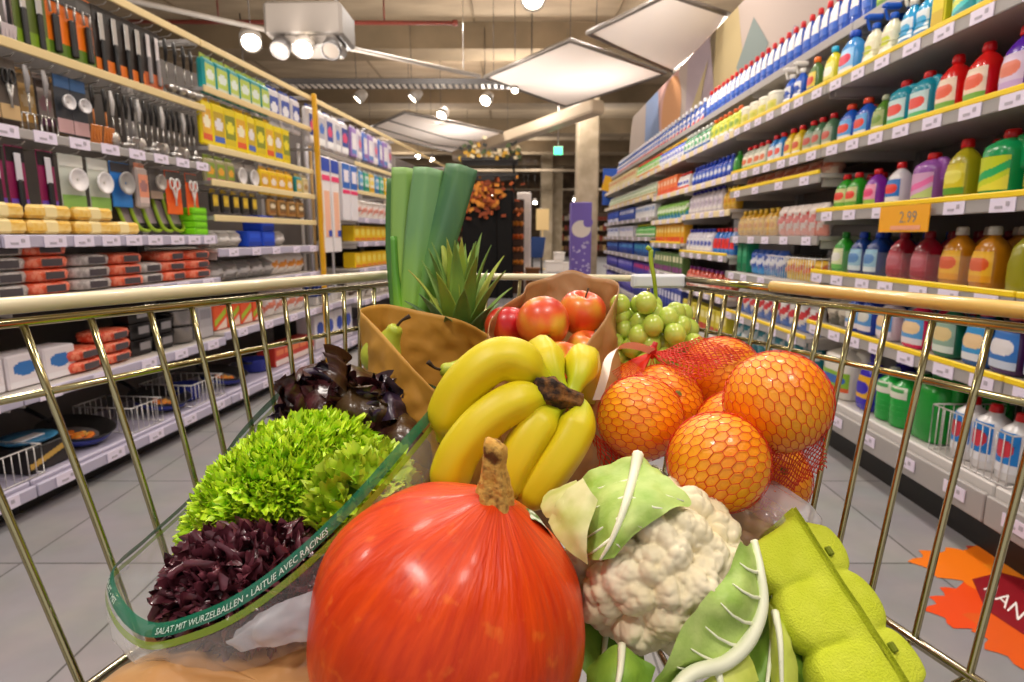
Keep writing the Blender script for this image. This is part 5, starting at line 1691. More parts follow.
def rim_u(px, A, Bp):
    k = (px - 512) / FPX
    return (k * .49 - A.x) / ((Bp.x - A.x) - k * .43)


def low(side, top):
    """foot of a side wire on the basket floor rail"""
    y = top.y
    x = -.345 + .30 * (y - .47) if side < 0 else .378 - .34 * (y - .49)
    return V((x, y - .01, .682))


cart = thing('shopping_cart', 'chrome wire shopping cart with cream plastic rim holding the groceries', 'shopping cart', (.03, .55, 0))
org = V((.03, .55, 0))


def cb(m, name, mt, parent=cart):
    m.v = [tuple(V(p) - org) for p in m.v]
    return m.build(name, mt, parent)


LX, RX = [-190, -75, 20, 88, 148, 190, 227, 257, 283, 305, 325, 343, 359, 374], [1290, 1150, 1062, 993, 935, 890, 855, 824, 800, 778, 759, 742, 727, 714, 702, 692]
for side, A, Bp, xs in ((-1, L0, L1, LX), (1, R0, R1, RX)):
    tops = [lerp(A, Bp, rim_u(px, A, Bp)) for px in xs]
    a, b = lerp(A, Bp, -.78), Bp
    cov = lerp(A, Bp, .985 if side < 0 else .60)
    m = MB()
    m.tube([a + V((0, 0, .002)), cov + V((0, 0, .002))], .0072, 14)
    cb(m, 'plastic_rim', RIMC if side < 0 else RIM_REFLECT)
    dn = V((0, 0, -.0125))
    m = MB()
    m.tube([a + dn, b + dn], .0042, 10)
    if side > 0:
        m.tube([cov, b], .0048, 10)
    cb(m, 'rim_wire', CHROME)
    for tp in tops:
        ft = low(side, tp)
        m = MB()
        inn = V((-side * .003, 0, 0))
        m.tube([tp + dn, lerp(tp, ft, .3) + dn * .5, ft, ft + V((-side * .012, 0, -.008))], .0031, 8)
        cb(m, 'side_wire', CHROME)
    m = MB()
    m.tube([lerp(tops[0], low(side, tops[0]), .235) + V((side * .005, 0, 0)), lerp(tops[-1], low(side, tops[-1]), .235) + V((side * .005, 0, 0))], .0034, 8)
    cb(m, 'mid_wire', CHROME)
    m = MB()
    f0, f1 = low(side, V((0, .1, 0))), low(side, V((0, .93, 0)))
    m.tube([f0, f1], .005, 8)
    cb(m, 'floor_rail', CHROME2)
    # leg with caster
    fx = V((side * .22, .12, .68))
    gx = V((side * .20 + .02, .30, .14))
    m = MB()
    m.tube(spline([fx, V((side * .25, .16, .4)), gx, V((side * .16, .80, .16))], 5), .012, 8)
    cb(m, 'chassis_tube', CHROME2)
    for y in (.16, .78):
        m = MB()
        m.tube([(side * .2 - .012, y, .06), (side * .2 + .012, y, .06)], .06, 18)
        m.tube([(side * .2, y, .05), (side * .2, y + .02, .15)], .014, 8)
        cb(m, 'caster_wheel', DGREY)
m = MB()
m.tube([L1, lerp(L1, R1, .5) + V((0, .012, 0)), R1], .0052, 10)
cb(m, 'front_rim', RIMC)
fl, fr_ = low(-1, V((0, .90, 0))), low(1, V((0, .90, 0)))
n = 9
for k in range(1, n):
    m = MB()
    m.tube([lerp(L1, R1, k / n) + V((0, .008, -.004)), lerp(fl, fr_, k / n)], .0028, 8)
    cb(m, 'front_wire', CHROME)
m = MB()
m.tube([lerp(L1, fl, .25), lerp(R1, fr_, .25)], .0034, 8)
cb(m, 'mid_wire', CHROME)
for k in range(0, 15):
    y = .12 + .056 * k
    a, b = low(-1, V((0, y, 0))), low(1, V((0, y, 0)))
    m = MB()
    m.tube([a + V((.008, 0, -.007)), b + V((-.008, 0, -.007))], .0026, 8)
    cb(m, 'floor_wire', CHROME2)
for k in range(1, 6):
    m = MB()
    a, b = lerp(low(-1, V((0, .12, 0))), low(1, V((0, .12, 0))), k / 6), lerp(low(-1, V((0, .9, 0))), low(1, V((0, .9, 0))), k / 6)
    m.tube([a + V((0, 0, -.012)), b + V((0, 0, -.012))], .0032, 8)
    cb(m, 'floor_wire', CHROME2)
c = P(658, 281, .915)
m = MB()
m.box(c, (.082, .014, .021), 0, .003)
m.box(c + V((0, -.0075, 0)), (.070, .002, .013), 0)
cb(m, 'sign_holder', mat('#e8e8ec', .3))

# ------------------------------------------------------------------ pumpkin
def attr_obj(m, name, mt, vals, parent=None):
    return m.build(name, mt, parent, attr=('tint', vals))


def pumpkin():
    c = P(449, 617, .432)
    o = thing('pumpkin', 'glossy orange red pumpkin with a corky stem at the front of the cart', 'pumpkin', c)
    o.rotation_euler = (math.radians(8), math.radians(19), .3)
    R_ = .0985
    m = MB()

    def fn(u, v):
        a, b = 2 * PI * u, PI * (.0001 + .9998 * v)
        rib = 1 + .016 * math.sin(b) ** .5 * math.cos(9 * a + .6 * math.sin(a)) * ss(.0, .5, b)
        r = R_ * math.sin(b) ** .94 * rib
        z = R_ * .93 * math.cos(b) + .009 * math.exp(-(b / .26) ** 2) - .006 * math.exp(-((PI - b) / .4) ** 2)
        w = .0012 * noise.noise(V((math.cos(a) * 2, math.sin(a) * 2, b * 2)))
        return V(((r + w) * math.cos(a), (r + w) * math.sin(a), z))
    m.grid(fn, 96, 64, wu=True, flip=True)
    mt = bpy.data.materials.new('pumpkin_skin')
    mt.use_nodes = True
    nt = mt.node_tree
    b = nt.nodes['Principled BSDF']
    tc = nt.nodes.new('ShaderNodeTexCoord')
    at1, at2 = nt.nodes.new('ShaderNodeAttribute'), nt.nodes.new('ShaderNodeAttribute')
    at1.attribute_name, at2.attribute_name = 'tint', 'lat'
    cx = nt.nodes.new('ShaderNodeCombineXYZ')
    nt.links.new(at1.outputs['Fac'], cx.inputs[0])
    nt.links.new(at2.outputs['Fac'], cx.inputs[1])
    mp = nt.nodes.new('ShaderNodeMapping')
    mp.inputs['Scale'].default_value = (60, 5, 1)
    nt.links.new(cx.outputs[0], mp.inputs[0])
    n1 = nt.nodes.new('ShaderNodeTexNoise')
    n1.inputs['Scale'].default_value = 1
    n1.inputs['Detail'].default_value = 5
    nt.links.new(mp.outputs[0], n1.inputs['Vector'])
    r = nt.nodes.new('ShaderNodeValToRGB')
    r.color_ramp.elements[0].position = .3
    r.color_ramp.elements[1].position = .72
    r.color_ramp.elements[0].color = lin('#c42c02')
    r.color_ramp.elements[1].color = lin('#e64a06')
    nt.links.new(n1.outputs['Fac'], r.inputs[0])
    n2 = nt.nodes.new('ShaderNodeTexNoise')
    n2.inputs['Scale'].default_value = 85
    n2.inputs['Detail'].default_value = 2
    nt.links.new(tc.outputs['Object'], n2.inputs['Vector'])
    r2 = nt.nodes.new('ShaderNodeValToRGB')
    r2.color_ramp.elements[0].position = .62
    r2.color_ramp.elements[1].position = .80
    nt.links.new(n2.outputs['Fac'], r2.inputs[0])
    mx = nt.nodes.new('ShaderNodeMix')
    mx.data_type = 'RGBA'
    mx.inputs[7].default_value = lin('#f48028')
    ml = nt.nodes.new('ShaderNodeMath')
    ml.operation = 'MULTIPLY'
    ml.inputs[1].default_value = .55
    nt.links.new(r2.outputs[0], ml.inputs[0])
    nt.links.new(ml.outputs[0], mx.inputs[0])
    nt.links.new(r.outputs[0], mx.inputs[6])
    nt.links.new(mx.outputs[2], b.inputs['Base Color'])
    b.inputs['Roughness'].default_value = .42
    b.inputs['Specular IOR Level'].default_value = .3
    b.inputs['Coat Weight'].default_value = .18
    b.inputs['Coat Roughness'].default_value = .16
    n3 = nt.nodes.new('ShaderNodeTexNoise')
    n3.inputs['Scale'].default_value = 45
    mp2 = nt.nodes.new('ShaderNodeMapping')
    mp2.inputs['Scale'].default_value = (2.2, .30, 1)
    nt.links.new(cx.outputs[0], mp2.inputs[0])
    nt.links.new(mp2.outputs[0], n3.inputs['Vector'])
    bp = nt.nodes.new('ShaderNodeBump')
    bp.inputs['Strength'].default_value = .45
    bp.inputs['Distance'].default_value = .0025
    nt.links.new(n3.outputs['Fac'], bp.inputs['Height'])
    nt.links.new(bp.outputs[0], b.inputs['Normal'])
    pb = attr_obj(m, 'pumpkin_body', mt, [i // 65 / 96 for i in range(len(m.v))], o)
    la = pb.data.attributes.new('lat', 'FLOAT', 'POINT')
    la.data.foreach_set('value', [i % 65 / 64 for i in range(len(m.v))])
    # corky stem
    zt = R_ * .93 + .0075
    m = MB()
    path = spline([(0, 0, zt - .004), (-.004, 0, zt + .010), (-.011, .0, zt + .025), (-.016, .0, zt + .041)], 10)

    def stem(u, v):
        i = min(int(v * (len(path) - 1)), len(path) - 2)
        p = lerp(path[i], path[i + 1], v * (len(path) - 1) - i)
        a = 2 * PI * u
        r0 = lerp(.0140, .0072, min(1, v * 1.3)) + .0012 * math.exp(-((v - .85) / .1) ** 2)
        r0 *= 1 + .13 * math.cos(5 * a + 1.5 * v) + .08 * noise.noise(V((3 * math.cos(a), 3 * math.sin(a), v * 9)))
        if v > .97:
            r0 *= max(.02, (1 - v) / .03)
        return p + V((r0 * math.cos(a), r0 * math.sin(a), 0))
    m.grid(stem, 32, 40, wu=True)
    k = len(m.v) - 1
    m.build('stem', mat('#c08a34', .85, c2='#6a4418', ns=90, det=4, lo=.35, hi=.62, c3='#d8a850', bump=1, bs=160), o)
    m = MB()
    m.grid(lambda u, v: V((.028 + .022 * u, -.006 + .018 * v, R_ * .93 + .0005 - .012 * u * u - .002 * v)), 6, 4)
    m.build('sticker', [mat('#4a7a3a', .4, c2='#e0e8d8', ns=140, lo=.45, hi=.55)], o)
    return o


pumpkin()

# ------------------------------------------------------------------ cauliflower
def on_ball(px, py, c, R_, lift=0):
    """point where the photograph's ray meets the ball about c, or the nearest point to it"""
    d = (P(px, py, 1) - EYE).normalized()
    oc = EYE - c
    b = oc.dot(d)
    q = b * b - (oc.dot(oc) - R_ * R_)
    t = -b - math.sqrt(q) if q > 0 else -b
    return EYE + d * (t - lift)


def patch(rows, nu=6, nv=6):
    """smooth sheet through rows of points"""
    cols = [spline(r, nv) for r in rows]
    out = [spline([cols[i][j] for i in range(len(cols))], nu) for j in range(len(cols[0]))]
    return [[out[j][i] for j in range(len(out))] for i in range(len(out[0]))]


def sheet(m, g, mi=0, ruf=0, fr=60, thick=0, seed=0):
    """mesh from a grid of points, edges ruffled, optional thickness"""
    nr, nc = len(g), len(g[0])
    pts = []
    for i in range(nr):
        for j in range(nc):
            p = g[i][j]
            a = g[min(i + 1, nr - 1)][j] - g[max(i - 1, 0)][j]
            b = g[i][min(j + 1, nc - 1)] - g[i][max(j - 1, 0)]
            nn = a.cross(b)
            if nn.length > 1e-12:
                nn.normalize()
            w = noise.noise(p * fr + V((seed, 0, 0))) + .5 * noise.noise(p * fr * 2.3 + V((seed, 5, 0)))
            e = abs(2 * j / (nc - 1) - 1)
            pts.append(p + nn * (ruf * w * (.35 + .65 * e)))
    fs = []
    for i in range(nr - 1):
        for j in range(nc - 1):
            fs.append((i * nc + j, (i + 1) * nc + j, (i + 1) * nc + j + 1, i * nc + j + 1))
    m.add(pts, fs, mi)
    return m


LEAFG = mat('#93b848', .5, c2='#c0d47a', ns=45, lo=.3, hi=.7, bump=.4, bs=90)
LEAFD = mat('#5f8a26', .5, c2='#8ab03a', ns=40, lo=.3, hi=.7, bump=.4, bs=90)
LEAFY = mat('#b8c840', .5, c2='#d0d86a', ns=40, lo=.3, hi=.7, bump=.4, bs=90)
RIBW = mat('#eef0d2', .45)
CREAMC = mat('#b4bc62', .6, c2='#d6d29a', ns=30, lo=.35, hi=.65)


def cauliflower():
    c = P(655, 568, .487)
    R_ = .074
    o = thing('cauliflower', 'white cauliflower head wrapped in pale green leaves beside the pumpkin', 'cauliflower', c)
    m = MB()
    nu, nv = 330, 200

    def bmp(p, s, r):
        d = noise.voronoi(p * s)[0]
        return math.sqrt(max(0, 1 - (d[0] / r) ** 2)), d[1] - d[0]

    def fn(u, v):
        a, b = 2 * PI * u, PI * (.001 + .998 * v)
        d = V((math.sin(b) * math.cos(a), math.sin(b) * math.sin(a), math.cos(b)))
        q = d + V((noise.noise(d * 3), noise.noise(d * 3 + V((7, 0, 0))), noise.noise(d * 3 + V((0, 7, 0))))) * .05
        h1, e1 = bmp(q, 2.7, .78)
        h2, e2 = bmp(q + V((3, 1, 2)), 5.6, .80)
        h3, e3 = bmp(q + V((1, 8, 2)), 14, .85)
        h4, e4 = bmp(q + V((4, 3, 9)), 34, .9)
        r = R_ * (.74 + .20 * h1 + .085 * h2 * (.4 + .6 * h1) + .026 * h3 + .010 * h4)
        return d * r * (1 if d.z > 0 else 1 - .25 * d.z * d.z)
    m.grid(fn, nu, nv, wu=True, flip=True)
    m.build('curd', mat('#e6d8ae', .75, c2='#f0e6c6', ns=30, lo=.3, hi=.7, sss=.0), o)

    def put(mm, nm, mt, par=o):
        mm.v = [tuple(V(p) - c) for p in mm.v] if par is o or True else mm.v
        return mm.build(nm, mt, par)
    S_ = lambda x, y, l=0: on_ball(x, y, c, R_ * 1.04, l)
    rows = [[S_(624, 460, .004), S_(638, 454, .012), S_(652, 464, .008)],
            [S_(588, 472, .004), S_(634, 474, .016), S_(672, 482, .008)],
            [S_(575, 492, .004), S_(628, 496, .016), S_(692, 502, .004)],
            [S_(578, 522, .006), S_(620, 520, .014), S_(668, 512, .006)],
            [S_(583, 548, .008), S_(610, 543, .012), S_(633, 536, .006)],
            [S_(590, 560, .006), S_(600, 560, .010), S_(614, 558, .006)]]
    g = patch(rows, 8, 8)
    m = MB()
    sheet(m, g, ruf=.0035, fr=55)
    lf = put(m, 'leaf', LEAFG)
    m = MB()
    mid = [r[8] for r in g]
    m.tube([p + (EYE - p).normalized() * .0015 for p in mid], [lerp(.0048, .0009, k / (len(mid) - 1)) for k in range(len(mid))], 8)
    for k in (10, 16, 23, 30):
        for s_ in (-1, 1):
            m.tube([g[k][8], g[min(k + 4, len(g) - 1)][8 + s_ * 4], g[min(k + 6, len(g) - 1)][8 + s_ * 7]], [.0014, .001, .0005], 5)
    put(m, 'leaf_rib', RIBW, lf)
    # broad leaf cupping the lower right
    rows = [[P(754, 541, .455), P(747, 546, .44), P(740, 541, .437)],
            [P(760, 572, .440), P(746, 572, .428), P(726, 576, .424)],
            [P(762, 607, .428), P(738, 603, .411), P(707, 595, .412)],
            [P(749, 640, .417), P(720, 634, .412), P(684, 626, .402)],
            [P(725, 663, .408), P(699, 658, .405), P(668, 660, .395)],
            [P(691, 674, .400), P(676, 676, .408), P(655, 684, .392)],
            [P(668, 700, .392), P(655, 705, .397), P(640, 706, .388)]]
    g = patch(rows, 8, 8)
    m = MB()
    sheet(m, g, ruf=.0022, fr=60, seed=3)
    lf = put(m, 'leaf', LEAFG)
    m = MB()
    e = [r[0] + (EYE - r[0]).normalized() * .002 for r in g]
    m.tube(e, [lerp(.0034, .0062, min(1, k / 24)) for k in range(len(e))], 10, flat=.8)
    for k in (8, 14, 20, 26, 32, 38):
        m.tube([g[k][0], g[k][4] + (EYE - c).normalized() * .0022, g[max(0, k - 1)][8] + (EYE - c).normalized() * .0018, g[max(0, k - 3)][12] + (EYE - c).normalized() * .0015], [.0016, .0012, .0009, .0004], 6)
    put(m, 'leaf_rib', RIBW, lf)
    # darker outer leaves
    for nm, rws, mt, sd in ((
            'leaf', [[P(752, 552, .50), P(765, 560, .49), P(772, 572, .50)], [P(758, 600, .47), P(775, 600, .455), P(792, 612, .47)], [P(755, 640, .445), P(772, 645, .43), P(800, 660, .44)], [P(730, 690, .42), P(765, 700, .41), P(800, 710, .42)]], LEAFD, 5), (
            'leaf', [[P(768, 598, .45), P(775, 612, .44), P(786, 622, .44)], [P(768, 635, .435), P(780, 640, .42), P(795, 655, .425)], [P(770, 680, .42), P(782, 690, .405), P(800, 700, .41)]], LEAFY, 7), (
            'leaf', [[P(586, 560, .50), P(610, 600, .50), P(640, 640, .50)], [P(578, 610, .475), P(604, 650, .465), P(650, 690, .47)], [P(575, 660, .45), P(600, 690, .44), P(640, 720, .45)]], LEAFD, 21), (
            'leaf', [[P(598, 655, .43), P(622, 645, .425), P(655, 668, .42)], [P(590, 672, .42), P(620, 672, .405), P(652, 684, .41)], [P(585, 705, .41), P(612, 710, .395), P(645, 715, .40)]], LEAFD, 9), (
            'leaf', [[P(690, 690, .405), P(718, 672, .405), P(748, 655, .42)], [P(690, 720, .395), P(725, 700, .395), P(760, 680, .41)]], LEAFY, 13), (
            'leaf', [[P(576, 480, .50), P(562, 486, .49), P(548, 495, .50)], [P(580, 488, .47), P(560, 498, .46), P(540, 505, .475)], [P(585, 515, .45), P(565, 520, .445), P(548, 518, .46)]], CREAMC, 15), (
            'leaf', [[P(583, 478, .47), P(590, 490, .452), P(598, 500, .45)], [P(560, 500, .46), P(574, 520, .438), P(588, 532, .43)], [P(548, 522, .455), P(566, 548, .435), P(588, 565, .425)]], CREAMC, 17)):
        g = patch(rws, 7, 7)
        m = MB()
        sheet(m, g, ruf=.004, fr=50, seed=sd)
        lf = put(m, nm, mt)
        if mt is not CREAMC:
            m = MB()
            e = [r[7] + (EYE - r[7]).normalized() * .001 for r in g]
            m.tube(e, [lerp(.003, .0012, k / (len(e) - 1)) for k in range(len(e))], 8)
            put(m, 'leaf_rib', RIBW, lf)
    return o


cauliflower()

# ------------------------------------------------------------------ egg carton
def egg_carton():
    a, b = P(800, 521, .49), P(895, 668, .42)
    c = P(812, 622, .470)
    X = (b - a).normalized()
    f = (c - EYE).normalized()
    Wd = (-f - X * (-f).dot(X)).normalized()          # closing edge turned up to the shopper
    N = X.cross(Wd).normalized()
    if N.x > 0:
        N = -N
    ang = math.radians(42)
    Wd, N = (Wd * math.cos(ang) - N * math.sin(ang)), (N * math.cos(ang) + Wd * math.sin(ang))
    Mt = Matrix((X, Wd, N)).transposed().to_4x4()
    Mt.translation = c
    o = thing('egg_carton', 'lime green pulp egg carton lying on its side by the cart wires', 'egg carton', (0, 0, 0))
    o.matrix_world = Mt
    HL, HW = .070, .046

    def half(h, dome, rnd):
        def fn(u, v):
            x, y = (2 * u - 1) * HL, (2 * v - 1) * HW
            ex, ey = HL - abs(x), HW - abs(y)
            w = ss(0, rnd, ex) * ss(0, rnd, ey)
            k = 0
            for cx in (-.046, 0, .046):
                for cy in (-.024, .024):
                    d = ((x - cx) / .0265) ** 2 + ((y - cy) / .0255) ** 2
                    k = max(k, math.sqrt(max(0, 1 - d)))
            return V((x * (1 - .06 * w), y * (1 - .06 * w), w * h + dome * k * min(1, w * 1.4)))
        return fn
    pulp = mat('#c3cf22', .85, c2='#cfd83a', ns=60, lo=.3, hi=.7, bump=.5, bs=700)
    m = MB()
    m.grid(half(.028, .020, .012), 84, 60)
    m.build('base_half', pulp, o)
    m = MB()
    m.grid(half(.022, .018, .011), 84, 60, flip=True)
    m.v = [(x, y, -z - .003) for x, y, z in m.v]
    m.build('lid_half', pulp, o)
    m = MB()
    for s_ in (0, 1):
        z = -.0032 * s_ - .0002
        m.grid(lambda u, v: V(((HL + .003) * (2 * u - 1), (HW + .003) * (2 * v - 1), z + .0012 * noise.noise(V((u * 6, v * 6, s_ * 4))))), 40, 28)
    m.build('closing_flange', pulp, o)
    for x in (-.036, .036):
        m = MB()
        m.box((x, HW - .004, -.014), (.007, .006, .005), 0, .001)
        m.build('locking_notch', mat('#6f7a10', .9), o)
    return o


egg_carton()

# clear punnet behind the carton
c = P(764, 517, .53)
o = thing('clear_punnet', 'clear plastic punnet of brownish produce behind the egg carton', 'punnet', c)
m = MB()
m.lathe([(.026, -.05), (.031, -.045), (.034, .012), (.037, .013), (.036, .018), (.028, .024), (.001, .026)], 24, e=4, caps=False)
m.build('plastic_shell', film('#e4e0e4', .85), o)
m = MB()
rr = random.Random(2)
for k in range(14):
    m.ball((rr.uniform(-.016, .016), rr.uniform(-.016, .016), rr.uniform(-.034, -.006)), .011, 10, 7)
m.build('produce_filling', mat('#a0705c', .5, c2='#c89a80', ns=40), o)
o.rotation_euler = (.2, .2, .5)

# paper bag lying at the front
def flat_bag():
    c = PZ(262, 716, .722)
    o = thing('paper_bag', 'folded kraft paper bag lying on the cart floor before the salad bag', 'paper bag', c, .2)
    m = MB()

    def fn(u, v):
        a, b = 2 * PI * u, PI * v
        x = .122 * math.copysign(abs(math.cos(a)) ** .35, math.cos(a)) * math.sin(b) ** .4
        y = .075 * math.copysign(abs(math.sin(a)) ** .35, math.sin(a)) * math.sin(b) ** .4
        z = .026 * math.cos(b)
        q = V((x * 18, y * 18, z * 10))
        return V((x, y, z)) + V((.3, .3, 1)) * (.009 * noise.noise(q) + .006 * abs(noise.noise(q * 2.2)))
    m.grid(fn, 72, 40, wu=True, flip=True)
    m.build('paper_body', mat('#b58450', .36, c2='#c89c68', ns=8, spec=.6, bump=.6, bs=22), o)
    m = MB()
    m.box((.0, .079, .018), (.20, .006, .012), 0, .002)
    m.build('folded_edge', mat('#b88a58', .5), o)
    return o


flat_bag()
# ------------------------------------------------------------------ bananas
def banana(m, path, r, vals):
    pts = spline(path, 10)
    n = len(pts)
    # arc length
    s = [0]
    for a, b in zip(pts, pts[1:]):
        s.append(s[-1] + (b - a).length)
    rs = []
    for q in s:
        u = q / s[-1]
        k = lerp(.42, 1, ss(.03, .26, u)) * lerp(1, .34, ss(.80, .985, u) ** 1.4)
        rs.append(r * k)
    k0 = len(m.v)
    N = 20
    nprev = None
    vs, fs = [], []
    for i, p in enumerate(pts):
        t = (pts[min(i + 1, n - 1)] - pts[max(i - 1, 0)]).normalized()
        a = nprev if nprev is not None else V((0, 0, 1))
        nn = (a - t * a.dot(t)).normalized()
        nprev = nn
        bb = t.cross(nn)
        for j in range(N):
            q = 2 * PI * j / N
            k = 1 + .055 * math.cos(5 * q + .6)
            vs.append(p + nn * (math.cos(q) * rs[i] * k) + bb * (math.sin(q) * rs[i] * k))
            u = s[i] / s[-1]
            vals.append(.5 * (1 - ss(.02, .24, u)) + .35 * ss(.90, .99, u) + .15)
    for i in range(n - 1):
        for j in range(N):
            fs.append((i * N + j, i * N + (j + 1) % N, (i + 1) * N + (j + 1) % N, (i + 1) * N + j))
    fs.append(tuple(range(N))[::-1])
    fs.append(tuple(range((n - 1) * N, n * N)))
    m.add(vs, fs)


def bananas():
    c = P(557, 396, .575)
    o = thing('banana_bunch', 'bunch of six ripe yellow bananas with a dark brown crown', 'bananas', c)
    mt = mat('#e6cc18', .42, c2='#86b020', ns=14, attr='tint', hi=.34, c3='#c4c822', det=4, spec=.4)
    specs = [
        ([(552, 390, .578), (534, 375, .572), (516, 361, .566), (496, 360, .562), (475, 374, .560), (459, 393, .562), (448, 418, .568), (443, 440, .578)], .0205),
        ([(556, 399, .566), (540, 399, .560), (523, 400, .552), (502, 408, .545), (478, 427, .540), (459, 452, .538), (449, 480, .540), (446, 502, .546)], .0190),
        ([(560, 404, .566), (545, 418, .558), (531, 436, .550), (519, 456, .546), (509, 478, .545), (503, 505, .548)], .0186),
        ([(570, 398, .570), (580, 410, .562), (576, 428, .556), (565, 449, .550), (549, 472, .547), (531, 495, .548), (518, 512, .552)], .0182),
        ([(562, 390, .580), (553, 370, .590), (545, 354, .612), (540, 352, .645), (537, 366, .68), (536, 390, .70)], .0165),
        ([(572, 394, .580), (579, 376, .590), (582, 362, .615), (584, 364, .648), (587, 382, .68), (590, 405, .70)], .0182),
    ]
    for path, r in specs:
        m, vals = MB(), []
        banana(m, [P(*q) - c for q in path], r, vals)
        attr_obj(m, 'banana', mt, vals, o)
        m = MB()
        p1, p0 = P(*path[-1]) - c, P(*path[-2]) - c
        d = (p1 - p0).normalized()
        m.tube([p1 - d * .001, p1 + d * .004], [.0052, .004], 10)
        m.build('banana_tip', mat('#3a2c14', .8), o.children[-1] if False else o)
    m = MB()
    pa, pb = P(531, 387, .560) - c, P(583, 403, .558) - c
    up = V((0, 0, 1))

    def crown(u, v):
        a = 2 * PI * u
        p = lerp(pa, pb, v)
        r = (.0105 + .003 * math.sin(5 * v)) * (.35 if v < .02 or v > .98 else 1)
        r *= 1 + .25 * noise.noise(V((2 * math.cos(a), 2 * math.sin(a), v * 7))) + .1 * math.cos(6 * a)
        d = (pb - pa).normalized()
        n1 = d.cross(up).normalized()
        n2 = d.cross(n1)
        return p + n1 * r * math.cos(a) * .9 + n2 * r * math.sin(a)
    m.grid(crown, 28, 26, wu=True)
    m.build('crown', mat('#2a180a', .85, c2='#8a5a24', ns=110, lo=.42, hi=.7, bump=1, bs=200), o)
    return o


bananas()

# ------------------------------------------------------------------ oranges in a net
OR = [  # px, py, t, r
    (640, 418, .600, .042), (718, 462, .514, .042), (777, 402, .550, .0462), (662, 405, .690, .046),
    (721, 378, .730, .0495), (632, 397, .785, .045), (768, 478, .63, .042), (735, 430, .63, .041)]
OL = ['orange in the red net nearest the bananas', 'orange in the red net resting on the cauliflower leaf', 'large orange in the red net touching the cart wires', 'orange peeping out behind the one nearest the bananas', 'orange at the back of the net under the grapes', 'reddish orange under the white tape of the net', 'orange low in the net beneath the largest one', 'orange deep in the middle of the red net']
OMAT = mat('#fb9408', .38, c2='#ffb41e', ns=26, lo=.35, hi=.7, bump=.25, bs=420, coat=.25)
SPH = []
for k, (x, y, t, r) in enumerate(OR):
    c = P(x, y, t)
    SPH.append((c, r))
    o = thing('orange', OL[k], 'orange', c)
    o['group'] = 'oranges in the red net'
    if k < 1 or True:
        m = MB()

        def fn(u, v):
            a, b = 2 * PI * u, PI * v
            d = V((math.sin(b) * math.cos(a), math.sin(b) * math.sin(a), math.cos(b)))
            rr_ = r * (1 + .012 * noise.noise(d * 2.2 + V((k, 0, 0)))) * (1 - .05 * math.exp(-(b / .12) ** 2))
            return d * rr_
        m.grid(fn, 40, 26, wu=True, flip=True)
        m.build('peel', OMAT, o)
        m = MB()
        m.lathe([(.0005, .9485 * r), (.003, .9495 * r), (.0042, .95 * r + .0012), (.003, .95 * r + .002), (.0005, .95 * r + .0012)], 10, caps=False)
        m.build('navel', mat('#7a7a30', .7), o)
    o.rotation_euler = ((.75, 1.0, 1.1), (2.9, -.1, .3), (2.8, .4, 0), (1, .3, 0), (2.2, 0, 0), (1, 1, 0), (1, 0, 0), (2, 0, 0))[k]


